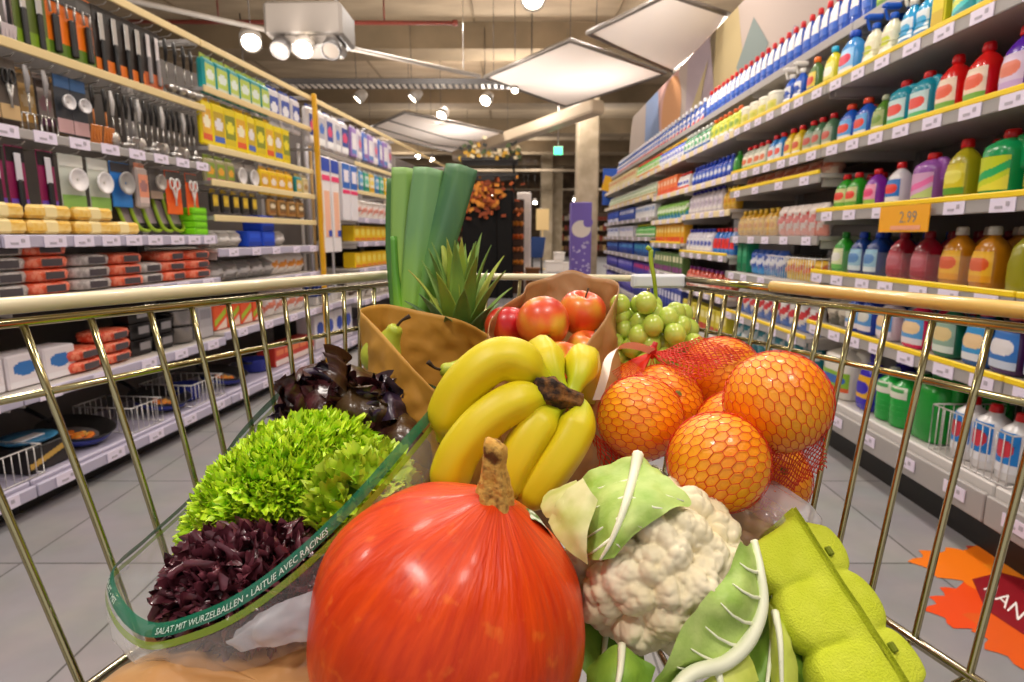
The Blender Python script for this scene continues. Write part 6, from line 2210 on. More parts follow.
def net():
    o = thing('net_bag', 'red mesh net bag stretched over the oranges with a white tape tie', 'net bag', P(720, 420, .6))
    oc = V(o.location)
    m = MB()

    def edge(a, b, r=.00038):
        d = b - a
        if d.length < 1e-6:
            return
        d.normalize()
        n1 = d.orthogonal().normalized()
        n2 = d.cross(n1)
        vs = []
        for p in (a, b):
            for q in range(3):
                an = 2 * PI * q / 3
                vs.append(p - oc + n1 * (r * math.cos(an)) + n2 * (r * math.sin(an)))
        m.add(vs, [(0, 1, 4, 3), (1, 2, 5, 4), (2, 0, 3, 5)])
    for k, (c, r) in enumerate(SPH):
        R_ = r + .0012
        ax = ((EYE - c).normalized() + V((0, 0, .35))).normalized()
        e1 = ax.cross(V((.2 + .3 * math.sin(k * 2), .1, 1))).normalized()
        e2 = ax.cross(e1)
        e1, e2 = e1 * math.cos(k) + e2 * math.sin(k), e2 * math.cos(k) - e1 * math.sin(k)
        cs = .0057
        st = 1.25
        seen = set()
        cache = {}

        def to_s(x, y):
            x, y = x * st, y / st
            rho = math.hypot(x, y)
            if rho > R_ * 1.78:
                return None
            al = 2 * math.asin(min(1, rho / (2 * R_)))
            d = ax * math.cos(al)
            if rho > 1e-9:
                d = d + (e1 * (x / rho) + e2 * (y / rho)) * math.sin(al)
            p = c + d * R_
            for j, (c2, r2) in enumerate(SPH):
                if j != k and (p - c2).length < r2 + .0004:
                    return None
            return p
        N = 26
        for i in range(-N, N + 1):
            for j in range(-N, N + 1):
                hx = cs * math.sqrt(3) * (i + .5 * (j & 1))
                hy = cs * 1.5 * j
                cor = []
                for q in range(6):
                    an = PI / 6 + q * PI / 3
                    cor.append((hx + cs * math.cos(an), hy + cs * math.sin(an)))
                for q in range(6):
                    a, b = cor[q], cor[(q + 1) % 6]
                    ky = tuple(sorted(((round(a[0] * 1e5), round(a[1] * 1e5)), (round(b[0] * 1e5), round(b[1] * 1e5)))))
                    kk = (ky[0][0] // 3, ky[0][1] // 3, ky[1][0] // 3, ky[1][1] // 3)
                    if kk in seen:
                        continue
                    seen.add(kk)
                    pa, pb = to_s(*a), to_s(*b)
                    if pa is not None and pb is not None:
                        edge(pa, pb)

    # loose mesh hanging at the lower right and bridging the gaps
    def loose(cor, nx, ny, sag, seed):
        p00, p10, p11, p01 = cor
        cx = (p00 + p10 + p11 + p01) / 4

        def at(u, v):
            p = lerp(lerp(p00, p10, u), lerp(p01, p11, u), v)
            q = (p - EYE).normalized()
            return p + q * (sag * math.sin(PI * u) * math.sin(PI * v)) + V((noise.noise(p * 60 + V((seed, 0, 0))), 0, noise.noise(p * 60 + V((0, seed, 0))))) * .003
        for i in range(nx):
            for j in range(ny):
                u0, u1 = (i + .5 * (j & 1)) / nx, (i + .5 + .5 * (j & 1)) / nx
                um = (u0 + u1) / 2
                v0, v1 = j / ny, (j + 1) / ny
                if u1 > 1.02:
                    continue
                a, b = at(u0, v0), at(u1, v0)
                t1, t2 = at(u1, v1), at(min(1, u1 + (u1 - u0)), v1)
                edge(a, b, .0006)
                edge(b, at(min(1.02, u1 + .25 / nx), v1), .0006)
                edge(a, at(max(0, u0 - .25 / nx), v1), .0006)
    loose([P(762, 452, .52), P(826, 418, .545), P(824, 470, .575), P(760, 512, .56)], 14, 20, .012, 1)
    loose([P(690, 440, .57), P(735, 410, .57), P(760, 470, .55), P(730, 515, .52)], 12, 14, .02, 2)
    loose([P(590, 430, .62), P(612, 445, .59), P(640, 470, .58), P(600, 470, .62)], 6, 7, .0, 3)
    tie = P(652, 352, .715)
    loose([P(656, 352, .70), P(700, 338, .70), P(752, 352, .69), P(690, 385, .64)], 14, 14, -.004, 5)
    for k in range(26):
        u = k / 25
        tgt = lerp(P(668, 372, .66), P(755, 352, .70), u) if k % 2 else lerp(P(640, 372, .72), P(700, 340, .72), u)
        mid = lerp(tie, tgt, .5) + V((0, 0, -.004 + .003 * math.sin(k)))
        edge(tie, mid, .0008)
        edge(mid, tgt, .0006)
    for k in range(14):
        u = k / 13
        tgt = lerp(P(612, 372, .74), P(632, 398, .63), u)
        edge(tie, lerp(tie, tgt, .5) + V((0, 0, .003)), .0008)
        edge(lerp(tie, tgt, .5) + V((0, 0, .003)), tgt, .0006)
    m.build('mesh', mat('#dc2806', .4), o)
    m = MB()
    m.ball(tie - oc, .0065, 10, 8, s=(1, 1, 1.3))
    m.tube([tie - oc, tie - oc + V((.004, 0, .012))], [.004, .003], 8)
    m.build('knot', mat('#b8100c', .5), o)
    m = MB()
    pts = spline([tie + V((.001, -.004, .001)), P(636, 346, .69), P(619, 347, .67), P(609, 358, .65), P(604, 378, .63), P(597, 400, .62)], 8)
    wd = V((0.2, -.6, .9)).normalized() * .0055
    g = []
    for i, p in enumerate(pts):
        k = i / (len(pts) - 1)
        w_ = lerp(wd, V((.0042, -.003, .001)), ss(.2, .7, k))
        g.append([p - w_ - oc, p - oc, p + w_ - oc])
    sheet(m, g, ruf=0)
    m.build('tape', mat('#f4e4dc', .35), o)
    return o


net()

# ------------------------------------------------------------------ grapes
def grapes():
    c = P(655, 330, .81)
    o = thing('grape_bunch', 'bunch of pale green grapes at the back corner of the cart', 'grapes', c)
    rr = random.Random(21)
    mt = mat('#a2ba38', .16, c2='#c6d662', ns=30, lo=.3, hi=.7, sss=.25, coat=.3)
    pts = []
    tries = 0
    fixed = [(646, 303), (622, 318), (640, 309), (655, 300), (668, 318), (640, 322), (655, 314), (676, 312), (688, 330), (668, 330), (684, 315), (620, 305), (625, 330), (639, 336), (652, 327), (650, 345), (632, 348), (676, 343), (616, 338), (662, 345)]
    for (x, y) in fixed:
        p = P(x, y, .81 - .035 + .05 * ((x - 655) / 50) ** 2 + .02 * rr.random()) - c
        if all((p - q).length > .0175 for q in pts):
            pts.append(p)
    while len(pts) < 62 and tries < 20000:
        tries += 1
        p = V((rr.uniform(-.062, .062), rr.uniform(-.05, .05), rr.uniform(-.075, .036)))
        if (p.x / .062) ** 2 + (p.y / .05) ** 2 + ((p.z + .02) / .058) ** 2 > 1:
            continue
        if all((p - q).length > .0205 for q in pts):
            pts.append(p)
    for p in pts:
        m = MB()
        m.ball((0, 0, 0), rr.uniform(.0128, .0147), 16, 11, s=(1, 1, 1.1))
        g = m.build('grape', mt, o)
        g.location = p
        g.rotation_euler = (rr.uniform(-.6, .6), rr.uniform(-.6, .6), 0)
    m = MB()
    st = [P(655, 335, .82) - c, P(656, 300, .81) - c, P(654, 278, .80) - c, P(651, 262, .80) - c, P(651, 250, .80) - c]
    m.tube(spline(st, 5), [lerp(.0024, .0032, k / 20) for k in range(21)], 8)
    m.tube([st[-1], st[-1] + V((-.006, 0, .004))], .003, 8)
    for p in pts[::2]:
        m.tube([p, p * .6, lerp(st[0], st[1], rr.random())], .0009, 5)
    m.build('stalk', mat('#9ab028', .5), o)
    return o


grapes()

# ------------------------------------------------------------------ paper bags, apples, pears
KRAFT = mat('#b8822c', .55, c2='#cc983e', ns=7, lo=.3, hi=.7, bump=.8, bs=16)
KRAFT2 = mat('#a0713e', .42, c2='#b58754', ns=7, lo=.3, hi=.7, bump=.9, bs=18, spec=.6)


def kraft(name, label, rim, base_c, bw, bd, mt, ruf, seed):
    rim = spline(rim, 9, True)
    n = len(rim)
    cen = sum(rim, V()) / n
    o = thing(name, label, 'paper bag', base_c)
    ang0 = [math.atan2(p.y - cen.y, p.x - cen.x) for p in rim]
    base = []
    for a in ang0:
        ca, sa = math.cos(a), math.sin(a)
        base.append(base_c + V((math.copysign(abs(ca) ** .5, ca) * bw, math.copysign(abs(sa) ** .5, sa) * bd, 0)))
    NV = 44
    m = MB()

    def fn(u, v):
        i = int(round(u * n)) % n
        p = lerp(rim[i], base[i], v)
        out = V((p.x - cen.x, p.y - cen.y, 0))
        if out.length > 1e-6:
            out.normalize()
        q = p * 24 + V((seed, 0, 0))
        k = ss(0, .12, v) * .8 + .2
        dd = noise.voronoi(p * 30 + V((0, seed, 0)))[0]
        cr = (noise.noise(q) + .9 * (dd[1] - dd[0]) - .4 + .4 * abs(noise.noise(q * 2.1)))
        return p + out * (.012 * math.sin(PI * v) + ruf * k * cr) + V((0, 0, ruf * .3 * cr * k)) - base_c
    m.grid(fn, n, NV, wu=True)
    b = m.build('paper_wall', mt, o)
    sd = b.modifiers.new('paper', 'SOLIDIFY')
    sd.thickness = .0007
    m = MB()
    m.add([p - base_c for p in base], [list(range(n))], 0, False)
    m.build('paper_floor', mt, o)
    return o


kraft('pear_bag', 'open kraft paper bag with pears in front of the leek', [P(361, 309, 0.748), P(383, 304, 0.800), P(416, 310, 0.808), P(450, 317, 0.800), P(476, 327, 0.773), P(496, 344, 0.731), P(485, 368, 0.678), P(462, 386, 0.635), P(437, 390, 0.621), P(420, 376, 0.626), P(405, 360, 0.639), P(384, 336, 0.674), P(366, 317, 0.721)], V((-.075, .69, .692)), .085, .075, KRAFT, .008, 3)
kraft('apple_bag', 'open crumpled kraft paper bag with red apples', [P(488, 331, 0.744), P(495, 314, 0.781), P(510, 301, 0.809), P(523, 293, 0.837), P(528, 284, 0.865), P(548, 277, 0.893), P(571, 270, 0.893), P(592, 276, 0.883), P(618, 282, 0.837), P(616, 299, 0.781), P(603, 322, 0.744), P(586, 346, 0.702), P(574, 372, 0.665), P(545, 388, 0.651), P(512, 376, 0.665), P(494, 352, 0.702)], V((.05, .735, .692)), .085, .075, KRAFT2, .011, 9)


def apple(px, py, t, r, rot, label, red, seed):
    c = P(px, py, t)
    o = thing('apple', label, 'apple', c)
    o['group'] = 'apples in the paper bag'
    o.rotation_euler = rot
    m, vals = MB(), []

    def fn(u, v):
        a, b = 2 * PI * u, PI * (.002 + .996 * v)
        rr_ = r * (1.02 - .10 * (1 - math.cos(b)) / 2 * 1.0) * (1 + .018 * math.cos(5 * a) * (1 - math.cos(b)) / 2)
        x = rr_ * math.sin(b) ** .92
        z = r * .92 * math.cos(b) - .36 * r * math.exp(-(b / .30) ** 2) + .22 * r * math.exp(-((PI - b) / .26) ** 2)
        q = V((math.cos(a), math.sin(a), math.cos(b)))
        vals.append(max(0, min(1, red + .55 * noise.noise(q * 1.3 + V((seed, 0, 0))) - .5 * ss(.45, 1, (1 - math.cos(b)) / 2))))
        return V((x * math.cos(a), x * math.sin(a), z))
    m.grid(fn, 48, 32, wu=True, flip=True)
    attr_obj(m, 'apple_skin', mat('#e8b838', .34, c2='#c4161c', c3='#e8602c', ns=60, attr='tint', hi=.45, det=6, coat=.15, stretch=(1, 1, .3)), vals, o)
    m = MB()
    m.tube([(0, 0, .5 * r), (.001, 0, .75 * r), (.004, 0, 1.05 * r)], [.0012, .0011, .0016], 6)
    m.build('stem', mat('#4a3418', .8), o)
    m = MB()
    for k in range(5):
        a = 2 * PI * k / 5
        m.tube([(.003 * math.cos(a), .003 * math.sin(a), -.70 * r), (.0015 * math.cos(a), .0015 * math.sin(a), -.80 * r)], [.0016, .0004], 5)
    m.build('blossom_end', mat('#8a7a38', .8), o)


apple(543, 323, 0.772, 0.0353, (-.95, .25, .4), 'large red apple in front inside the paper bag', .66, 1)
apple(582, 313, 0.823, 0.0339, (.25, -.1, 1), 'red and yellow apple with upright stem at the bag back', .46, 4)
apple(508, 328, 0.814, 0.0326, (.2, .3, 2), 'dark red apple half hidden by the bag fold', .85, 7)
apple(562, 369, 0.721, 0.0344, (.4, .3, 0), 'yellow orange apple showing only its top above the bananas', .30, 11)
apple(588, 352, 0.790, 0.0312, (.2, .2, 0), 'small orange apple wedged beside the bag wall', .32, 14)


def pear(px, py, t, r, R3, label):
    c = P(px, py, t)
    o = thing('pear', label, 'pear', c)
    o['group'] = 'pears in the paper bag'
    o.rotation_euler = R3
    m = MB()
    prof = [(.001, -1.15), (.3, -1.15), (.72, -.95), (.98, -.5), (1, -.15), (.86, .3), (.58, .75), (.44, 1.1), (.40, 1.35), (.28, 1.52), (.1, 1.56), (.001, 1.55)]
    pr = spline([(a * r, b * r, 0) for a, b in prof], 4)
    m.lathe([(max(.0004, p.x), p.y) for p in pr], 28, caps=False)
    m.build('pear_skin', mat('#a4ba2c', .4, c2='#c8cc4c', ns=24, lo=.3, hi=.7), o)
    m = MB()
    m.tube(spline([(0, 0, 1.5 * r), (.002, 0, 1.9 * r), (.008, 0, 2.3 * r)], 4), [.0018, .0017, .0016, .0016, .0016, .0018, .0022, .0026, .003], 8)
    m.build('stem', mat('#3a2814', .8), o)


pear(383, 352, 0.734, 0.0242, (.15, .5, .2), 'upright green pear with brown stem behind the paper bag lip')
pear(468, 372, 0.695, 0.0209, (.2, -1.42, .1), 'green pear lying on its side in the paper bag')

# ------------------------------------------------------------------ leek
def strap(m, pts, wid, fold, up, tw=0, n=10, cut=0):
    """folded strap leaf: centre line, half widths, v-fold depth"""
    path = spline(pts, 8)
    k = len(path)
    g = []
    for i, p in enumerate(path):
        u = i / (k - 1)
        t = (path[min(i + 1, k - 1)] - path[max(i - 1, 0)]).normalized()
        sd = (V(up).cross(t)).normalized()
        nn = t.cross(sd).normalized()
        a = tw * u
        sd, nn = sd * math.cos(a) + nn * math.sin(a), nn * math.cos(a) - sd * math.sin(a)
        w = wid[0] + (wid[1] - wid[0]) * ss(0, .8, u)
        row = []
        for j in range(n + 1):
            v = 2 * j / n - 1
            row.append(p + sd * (w * v) + nn * (fold * (abs(v) ** 1.3) * (1 - .4 * u)))
        g.append(row)
    sheet(m, g, ruf=.0004, fr=40)
    return len(g), n + 1


def leek():
    c = P(410, 330, .885)
    o = thing('leek', 'thick green leek with cut leaf tops standing in the cart corner', 'leek', c)
    fw = (EYE - c).normalized()
    leaves = [
        ([(408, 345, .890), (400, 298, .893), (395, 240, .897), (396, 178, .90)], (.017, .014), -.010, '#6aa040', '#4a7a40', 0),
        ([(410, 345, .878), (405, 290, .879), (404, 230, .882), (405, 167, .886)], (.017, .019), -.012, '#b0d83c', '#7fa854', .1),
        ([(412, 345, .870), (414, 290, .867), (420, 230, .867), (428, 167, .87)], (.018, .022), -.014, '#98c848', '#6d9a62', -.1),
        ([(414, 345, .874), (425, 285, .868), (443, 225, .864), (460, 164, .865)], (.021, .0245), -.021, '#84b84a', '#4a7650', -.3),
        ([(414, 345, .890), (428, 290, .892), (447, 230, .895), (465, 172, .90)], (.017, .017), .012, '#3f7a38', '#264e30', .2),
        ([(406, 345, .875), (400, 310, .872), (396, 275, .874), (394, 236, .878)], (.011, .005), -.006, '#8cc42c', '#5c9a38', .2),
    ]
    for pts, wd, fo, ca, cb_, tw in leaves:
        m = MB()
        nr, nc = strap(m, [P(*q) - c for q in pts], wd, fo, fw, tw)
        vals = [ss(.1, .75, i / (nr - 1)) for i in range(nr) for j in range(nc)]
        l = attr_obj(m, 'leaf', mat(ca, .5, c2=cb_, ns=60, stretch=(1, 1, .04), attr='tint', hi=.5, det=3), vals, o)
        s_ = l.modifiers.new('flesh', 'SOLIDIFY')
        s_.thickness = .0022
    m = MB()
    a, b = P(411, 322, .885) - c, V((-.13, .85, .70)) - c
    m.tube(spline([a + V((0, 0, .02)), a, lerp(a, b, .5), b], 6), [.016, .018] + [.021] * 16 + [.024], 20)
    m.build('shaft', mat('#b4cc6a', .4, c2='#dfe8b4', ns=20, stretch=(1, 1, .1)), o)
    return o


leek()

# ------------------------------------------------------------------ pineapple
def pineapple():
    c = P(460, 336, .862)
    o = thing('pineapple', 'pineapple whose spiky green crown rises behind the paper bags', 'pineapple', c)
    m = MB()
    hb = .108

    def fn(u, v):
        a = 2 * PI * u
        z = -hb * 2 * 0.93 * v - .008
        r = .044 * math.sqrt(max(0, math.sin(PI * (.06 + .9 * v)))) * (1 + .05 * max(0, math.cos(8 * (a + 9 * v))) * max(0, math.cos(8 * (a - 9 * v))))
        return V((r * math.cos(a), r * math.sin(a), z))
    m.grid(fn, 64, 48, wu=True, flip=True)
    m.build('fruit_body', mat('#a8742a', .6, c2='#6a5a24', ns=40), o)
    rr = random.Random(8)
    g1 = mat('#8cac4c', .5, c2='#64883e', ns=18, lo=.3, hi=.7)
    g2 = mat('#a8c048', .5, c2='#c0b058', ns=14, lo=.35, hi=.75)
    g3 = mat('#648858', .5, c2='#86a464', ns=18, lo=.3, hi=.7)
    n = 38
    for k in range(n):
        a = k * 2.39996 + .3
        u = k / (n - 1)
        tilt = lerp(1.25, .22, u ** .8) + rr.uniform(-.06, .06)
        L_ = lerp(.050, .118, min(1, u * 1.4)) * (1 if u < .72 else lerp(1, .86, (u - .72) / .28)) * rr.uniform(.9, 1.08)
        w_ = lerp(.0150, .0125, u)
        zb = .050 * u
        rb = lerp(.026, .004, u)
        out = V((math.cos(a), math.sin(a), 0))
        pts = []
        p = out * rb + V((0, 0, zb - .01))
        th = max(.03, tilt - .30)
        for s_ in range(7):
            pts.append(p.copy())
            th2 = th + .55 * (s_ / 6) * (.3 + tilt)
            p = p + (out * math.sin(th2) + V((0, 0, math.cos(th2)))) * (L_ / 6)
        g = []
        sd = V((-math.sin(a), math.cos(a), 0))
        path = spline(pts, 3)
        for i, q in enumerate(path):
            f = i / (len(path) - 1)
            t = (path[min(i + 1, len(path) - 1)] - path[max(0, i - 1)]).normalized()
            nn = t.cross(sd)
            ww = w_ * (1 - f ** 1.8) * lerp(.85, 1.05, ss(0, .3, f)) + .0002
            g.append([q + sd * (ww * v) + nn * (-.35 * ww * (v * v)) for v in (-1, -.6, -.2, .2, .6, 1)])
        m = MB()
        sheet(m, g, ruf=0)
        l = m.build('crown_leaf', (g3, g1, g2)[0 if u < .35 else (1 if rr.random() < .55 else 2)], o)
        sdm = l.modifiers.new('flesh', 'SOLIDIFY')
        sdm.thickness = .0012
    return o


pineapple()

# ------------------------------------------------------------------ salad in a printed bag
def leaflet(m, vals, p, nrm, tng, L_, W_, ruf, curl, n1=5, n2=6, base=.0, rr=None):
    sd = nrm.cross(tng).normalized()
    ph = rr.uniform(0, 6.3)
    vs, fs = [], []
    for i in range(n1 + 1):
        u = i / n1
        for j in range(n2 + 1):
            v = 2 * j / n2 - 1
            w = W_ * math.sqrt(math.sin(PI * (.08 + .80 * u)))
            q = p + (tng * math.cos(curl * u) + nrm * math.sin(curl * u)) * (L_ * u) + sd * (w * v)
            e = max(abs(v), u) ** 1.5
            q = q + nrm * (ruf * e * math.sin(9 * v + 7 * u + ph)) + tng * (ruf * .6 * e * math.cos(8 * v + ph))
            vs.append(q)
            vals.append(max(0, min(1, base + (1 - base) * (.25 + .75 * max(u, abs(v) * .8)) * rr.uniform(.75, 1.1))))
    for i in range(n1):
        for j in range(n2):
            a = i * (n2 + 1) + j
            fs.append((a, a + 1, a + n2 + 2, a + n2 + 1))
    m.add(vs, fs)


def mound(c, A, n, L_, W_, ruf, curl, seed, base=0, n1=5, n2=6):
    """leaflets over an ellipsoid with half axes A (three vectors)"""
    m, vals = MB(), []
    rr = random.Random(seed)
    for k in range(n):
        while True:
            d = V((rr.gauss(0, 1), rr.gauss(0, 1), rr.gauss(0, 1))).normalized()
            if d.z > -.35:
                break
        p = A[0] * d.x + A[1] * d.y + A[2] * d.z
        nrm = (A[0].normalized() * d.x / A[0].length + A[1].normalized() * d.y / A[1].length + A[2].normalized() * d.z / A[2].length).normalized()
        t = V((rr.gauss(0, 1), rr.gauss(0, 1), rr.gauss(0, 1)))
        t = (t - nrm * t.dot(nrm)).normalized()
        s_ = rr.uniform(.75, 1.25)
        nq = (nrm + t * rr.uniform(-.5, .5)).normalized()
        leaflet(m, vals, p * rr.uniform(.9, 1.0), nq, (t - nq * t.dot(nq)).normalized(), L_ * s_, W_ * s_, ruf, rr.uniform(.4, 1.2) * curl, n1, n2, base=base, rr=rr)
    # inner body so that no gap shows through
    k0 = len(m.v)
    m.ball((0, 0, 0), 1, 24, 14)
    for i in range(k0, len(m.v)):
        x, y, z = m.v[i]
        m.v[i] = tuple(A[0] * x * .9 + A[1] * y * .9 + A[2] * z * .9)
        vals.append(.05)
    return m, vals


CR, CU = V((1, 0, 0)), V((0, math.sin(PITCH), math.cos(PITCH)))


def salad():
    # green frisee
    c = P(285, 497, .575)
    ax = (P(372, 440, .60) - P(195, 545, .53)) * .5
    az = V((-.02, -.10, .98)).normalized() * .062
    ay = ax.normalized().cross(az.normalized()).normalized() * .062
    o = thing('green_lettuce', 'bright green curly lettuce in the middle of the salad bag', 'lettuce', c)
    m, vals = mound(c, (ax * 1.0, ay, az * .92), 1500, .0130, .0105, .0048, 1.25, 5, n2=10)
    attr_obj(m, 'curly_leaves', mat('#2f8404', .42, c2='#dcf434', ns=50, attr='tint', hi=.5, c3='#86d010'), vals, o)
    # red leaf towards the front
    c = P(260, 588, .492)
    o = thing('red_lettuce', 'red brown crinkled lettuce at the near end of the salad bag', 'lettuce', c)
    ax = (P(325, 592, .475) - P(186, 572, .50)) * .5
    az = V((0, -.1, .98)).normalized() * .036
    ay = ax.normalized().cross(az.normalized()).normalized() * .05
    m, vals = mound(c, (ax, ay, az), 300, .019, .024, .0058, .9, 9, n1=8, n2=16)
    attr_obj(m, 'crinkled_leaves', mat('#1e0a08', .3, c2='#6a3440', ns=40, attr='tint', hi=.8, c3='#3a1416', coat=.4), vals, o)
    m = MB()
    rr = random.Random(31)
    # pale green lower leaf at the bag side
    c2 = P(358, 510, .54)
    o = thing('pale_lettuce', 'pale green lettuce leaves pressed against the printed bag side', 'lettuce', c2)
    ax = (P(398, 472, .56) - P(322, 556, .505)) * .5
    az = V((-.3, -.2, .9)).normalized() * .038
    ay = ax.normalized().cross(az.normalized()).normalized() * .032
    m, vals = mound(c2, (ax, ay, az), 190, .022, .013, .004, 1.0, 15, base=.2)
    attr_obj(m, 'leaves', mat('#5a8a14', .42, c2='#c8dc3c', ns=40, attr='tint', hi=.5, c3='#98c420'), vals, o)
    # dark purple leaf heart at the back
    c = P(345, 408, .655)
    o = thing('purple_lettuce', 'dark purple glossy lettuce leaves at the back of the salad bag', 'lettuce', c)
    mt = mat('#2a100c', .34, c2='#6a3038', ns=26, lo=.35, hi=.75, bump=.7, bs=70, coat=.25)
    mt2 = mat('#361814', .34, c2='#5c4a24', ns=18, lo=.45, hi=.8, bump=.7, bs=70, coat=.25)
    mt3 = mat('#1e1020', .36, c2='#4a3850', ns=30, lo=.45, hi=.75, bump=.7, bs=70, coat=.3)
    leaves = [
        ([[P(290, 385, .69), P(300, 368, .68), P(330, 362, .68)], [P(276, 400, .665), P(305, 388, .640), P(345, 372, .66)], [P(280, 416, .65), P(312, 410, .615), P(350, 398, .625)], [P(300, 426, .645), P(325, 424, .62), P(352, 420, .62)]], mt),
        ([[P(320, 366, .69), P(345, 362, .69), P(372, 372, .69)], [P(325, 385, .655), P(350, 380, .635), P(385, 384, .655)], [P(322, 412, .625), P(352, 408, .60), P(392, 408, .62)], [P(330, 432, .63), P(358, 434, .61), P(390, 432, .62)]], mt2),
        ([[P(368, 385, .68), P(385, 378, .675), P(402, 388, .68)], [P(368, 402, .645), P(388, 396, .625), P(408, 402, .645)], [P(372, 424, .63), P(392, 420, .605), P(404, 420, .63)]], mt3),
        ([[P(374, 388, .70), P(384, 378, .70), P(396, 378, .70)], [P(384, 400, .66), P(396, 392, .65), P(404, 398, .66)], [P(392, 420, .64), P(404, 416, .63), P(412, 420, .64)]], mt3),
        ([[P(385, 415, .64), P(402, 412, .63), P(420, 424, .64)], [P(378, 435, .61), P(402, 432, .595), P(430, 440, .61)], [P(388, 465, .59), P(410, 462, .575), P(434, 470, .59)]], mt2),
        ([[P(352, 425, .64), P(372, 420, .63), P(392, 426, .64)], [P(352, 445, .615), P(374, 442, .60), P(396, 446, .615)], [P(366, 462, .60), P(380, 460, .59), P(396, 466, .60)]], mt),
        ([[P(286, 395, .68), P(296, 388, .66), P(312, 392, .66)], [P(280, 412, .66), P(300, 404, .63), P(320, 408, .63)], [P(290, 428, .65), P(308, 424, .635), P(326, 424, .635)]], mt),
    ]
    for k, (rws, m_) in enumerate(leaves):
        g = patch(rws, 9, 9)
        m = MB()
        sheet(m, g, ruf=.0055, fr=50, seed=k * 3)
        m.v = [tuple(V(p) - c) for p in m.v]
        l = m.build('leaf', m_, o)
    rr = random.Random(77)
    for k in range(22):
        q = P(rr.uniform(290, 388), rr.uniform(382, 430), .64)
        d = V((rr.uniform(-1, 1), -rr.uniform(.1, .9), rr.uniform(.2, 1))).normalized()
        t = V((rr.gauss(0, 1), rr.gauss(0, 1), rr.gauss(0, .6)))
        t = (t - d * t.dot(d)).normalized()
        m, vals = MB(), []
        p = q - c + V((0, 0, -.004)) + (q - EYE).normalized() * (.0 + .0004 * (q.z * 0))
        leaflet(m, vals, p, d, t, rr.uniform(.030, .044), rr.uniform(.020, .030), .006, rr.uniform(.6, 1.5), 10, 16, 0, rr)
        m.build('leaf', (mt, mt, mt2, mt3)[k % 4], o)
    m = MB()
    m.ball((.02, .02, -.035), .055, 20, 12, s=(1.25, .8, .9))
    m.build('leaf_heart', mt, o)


salad()


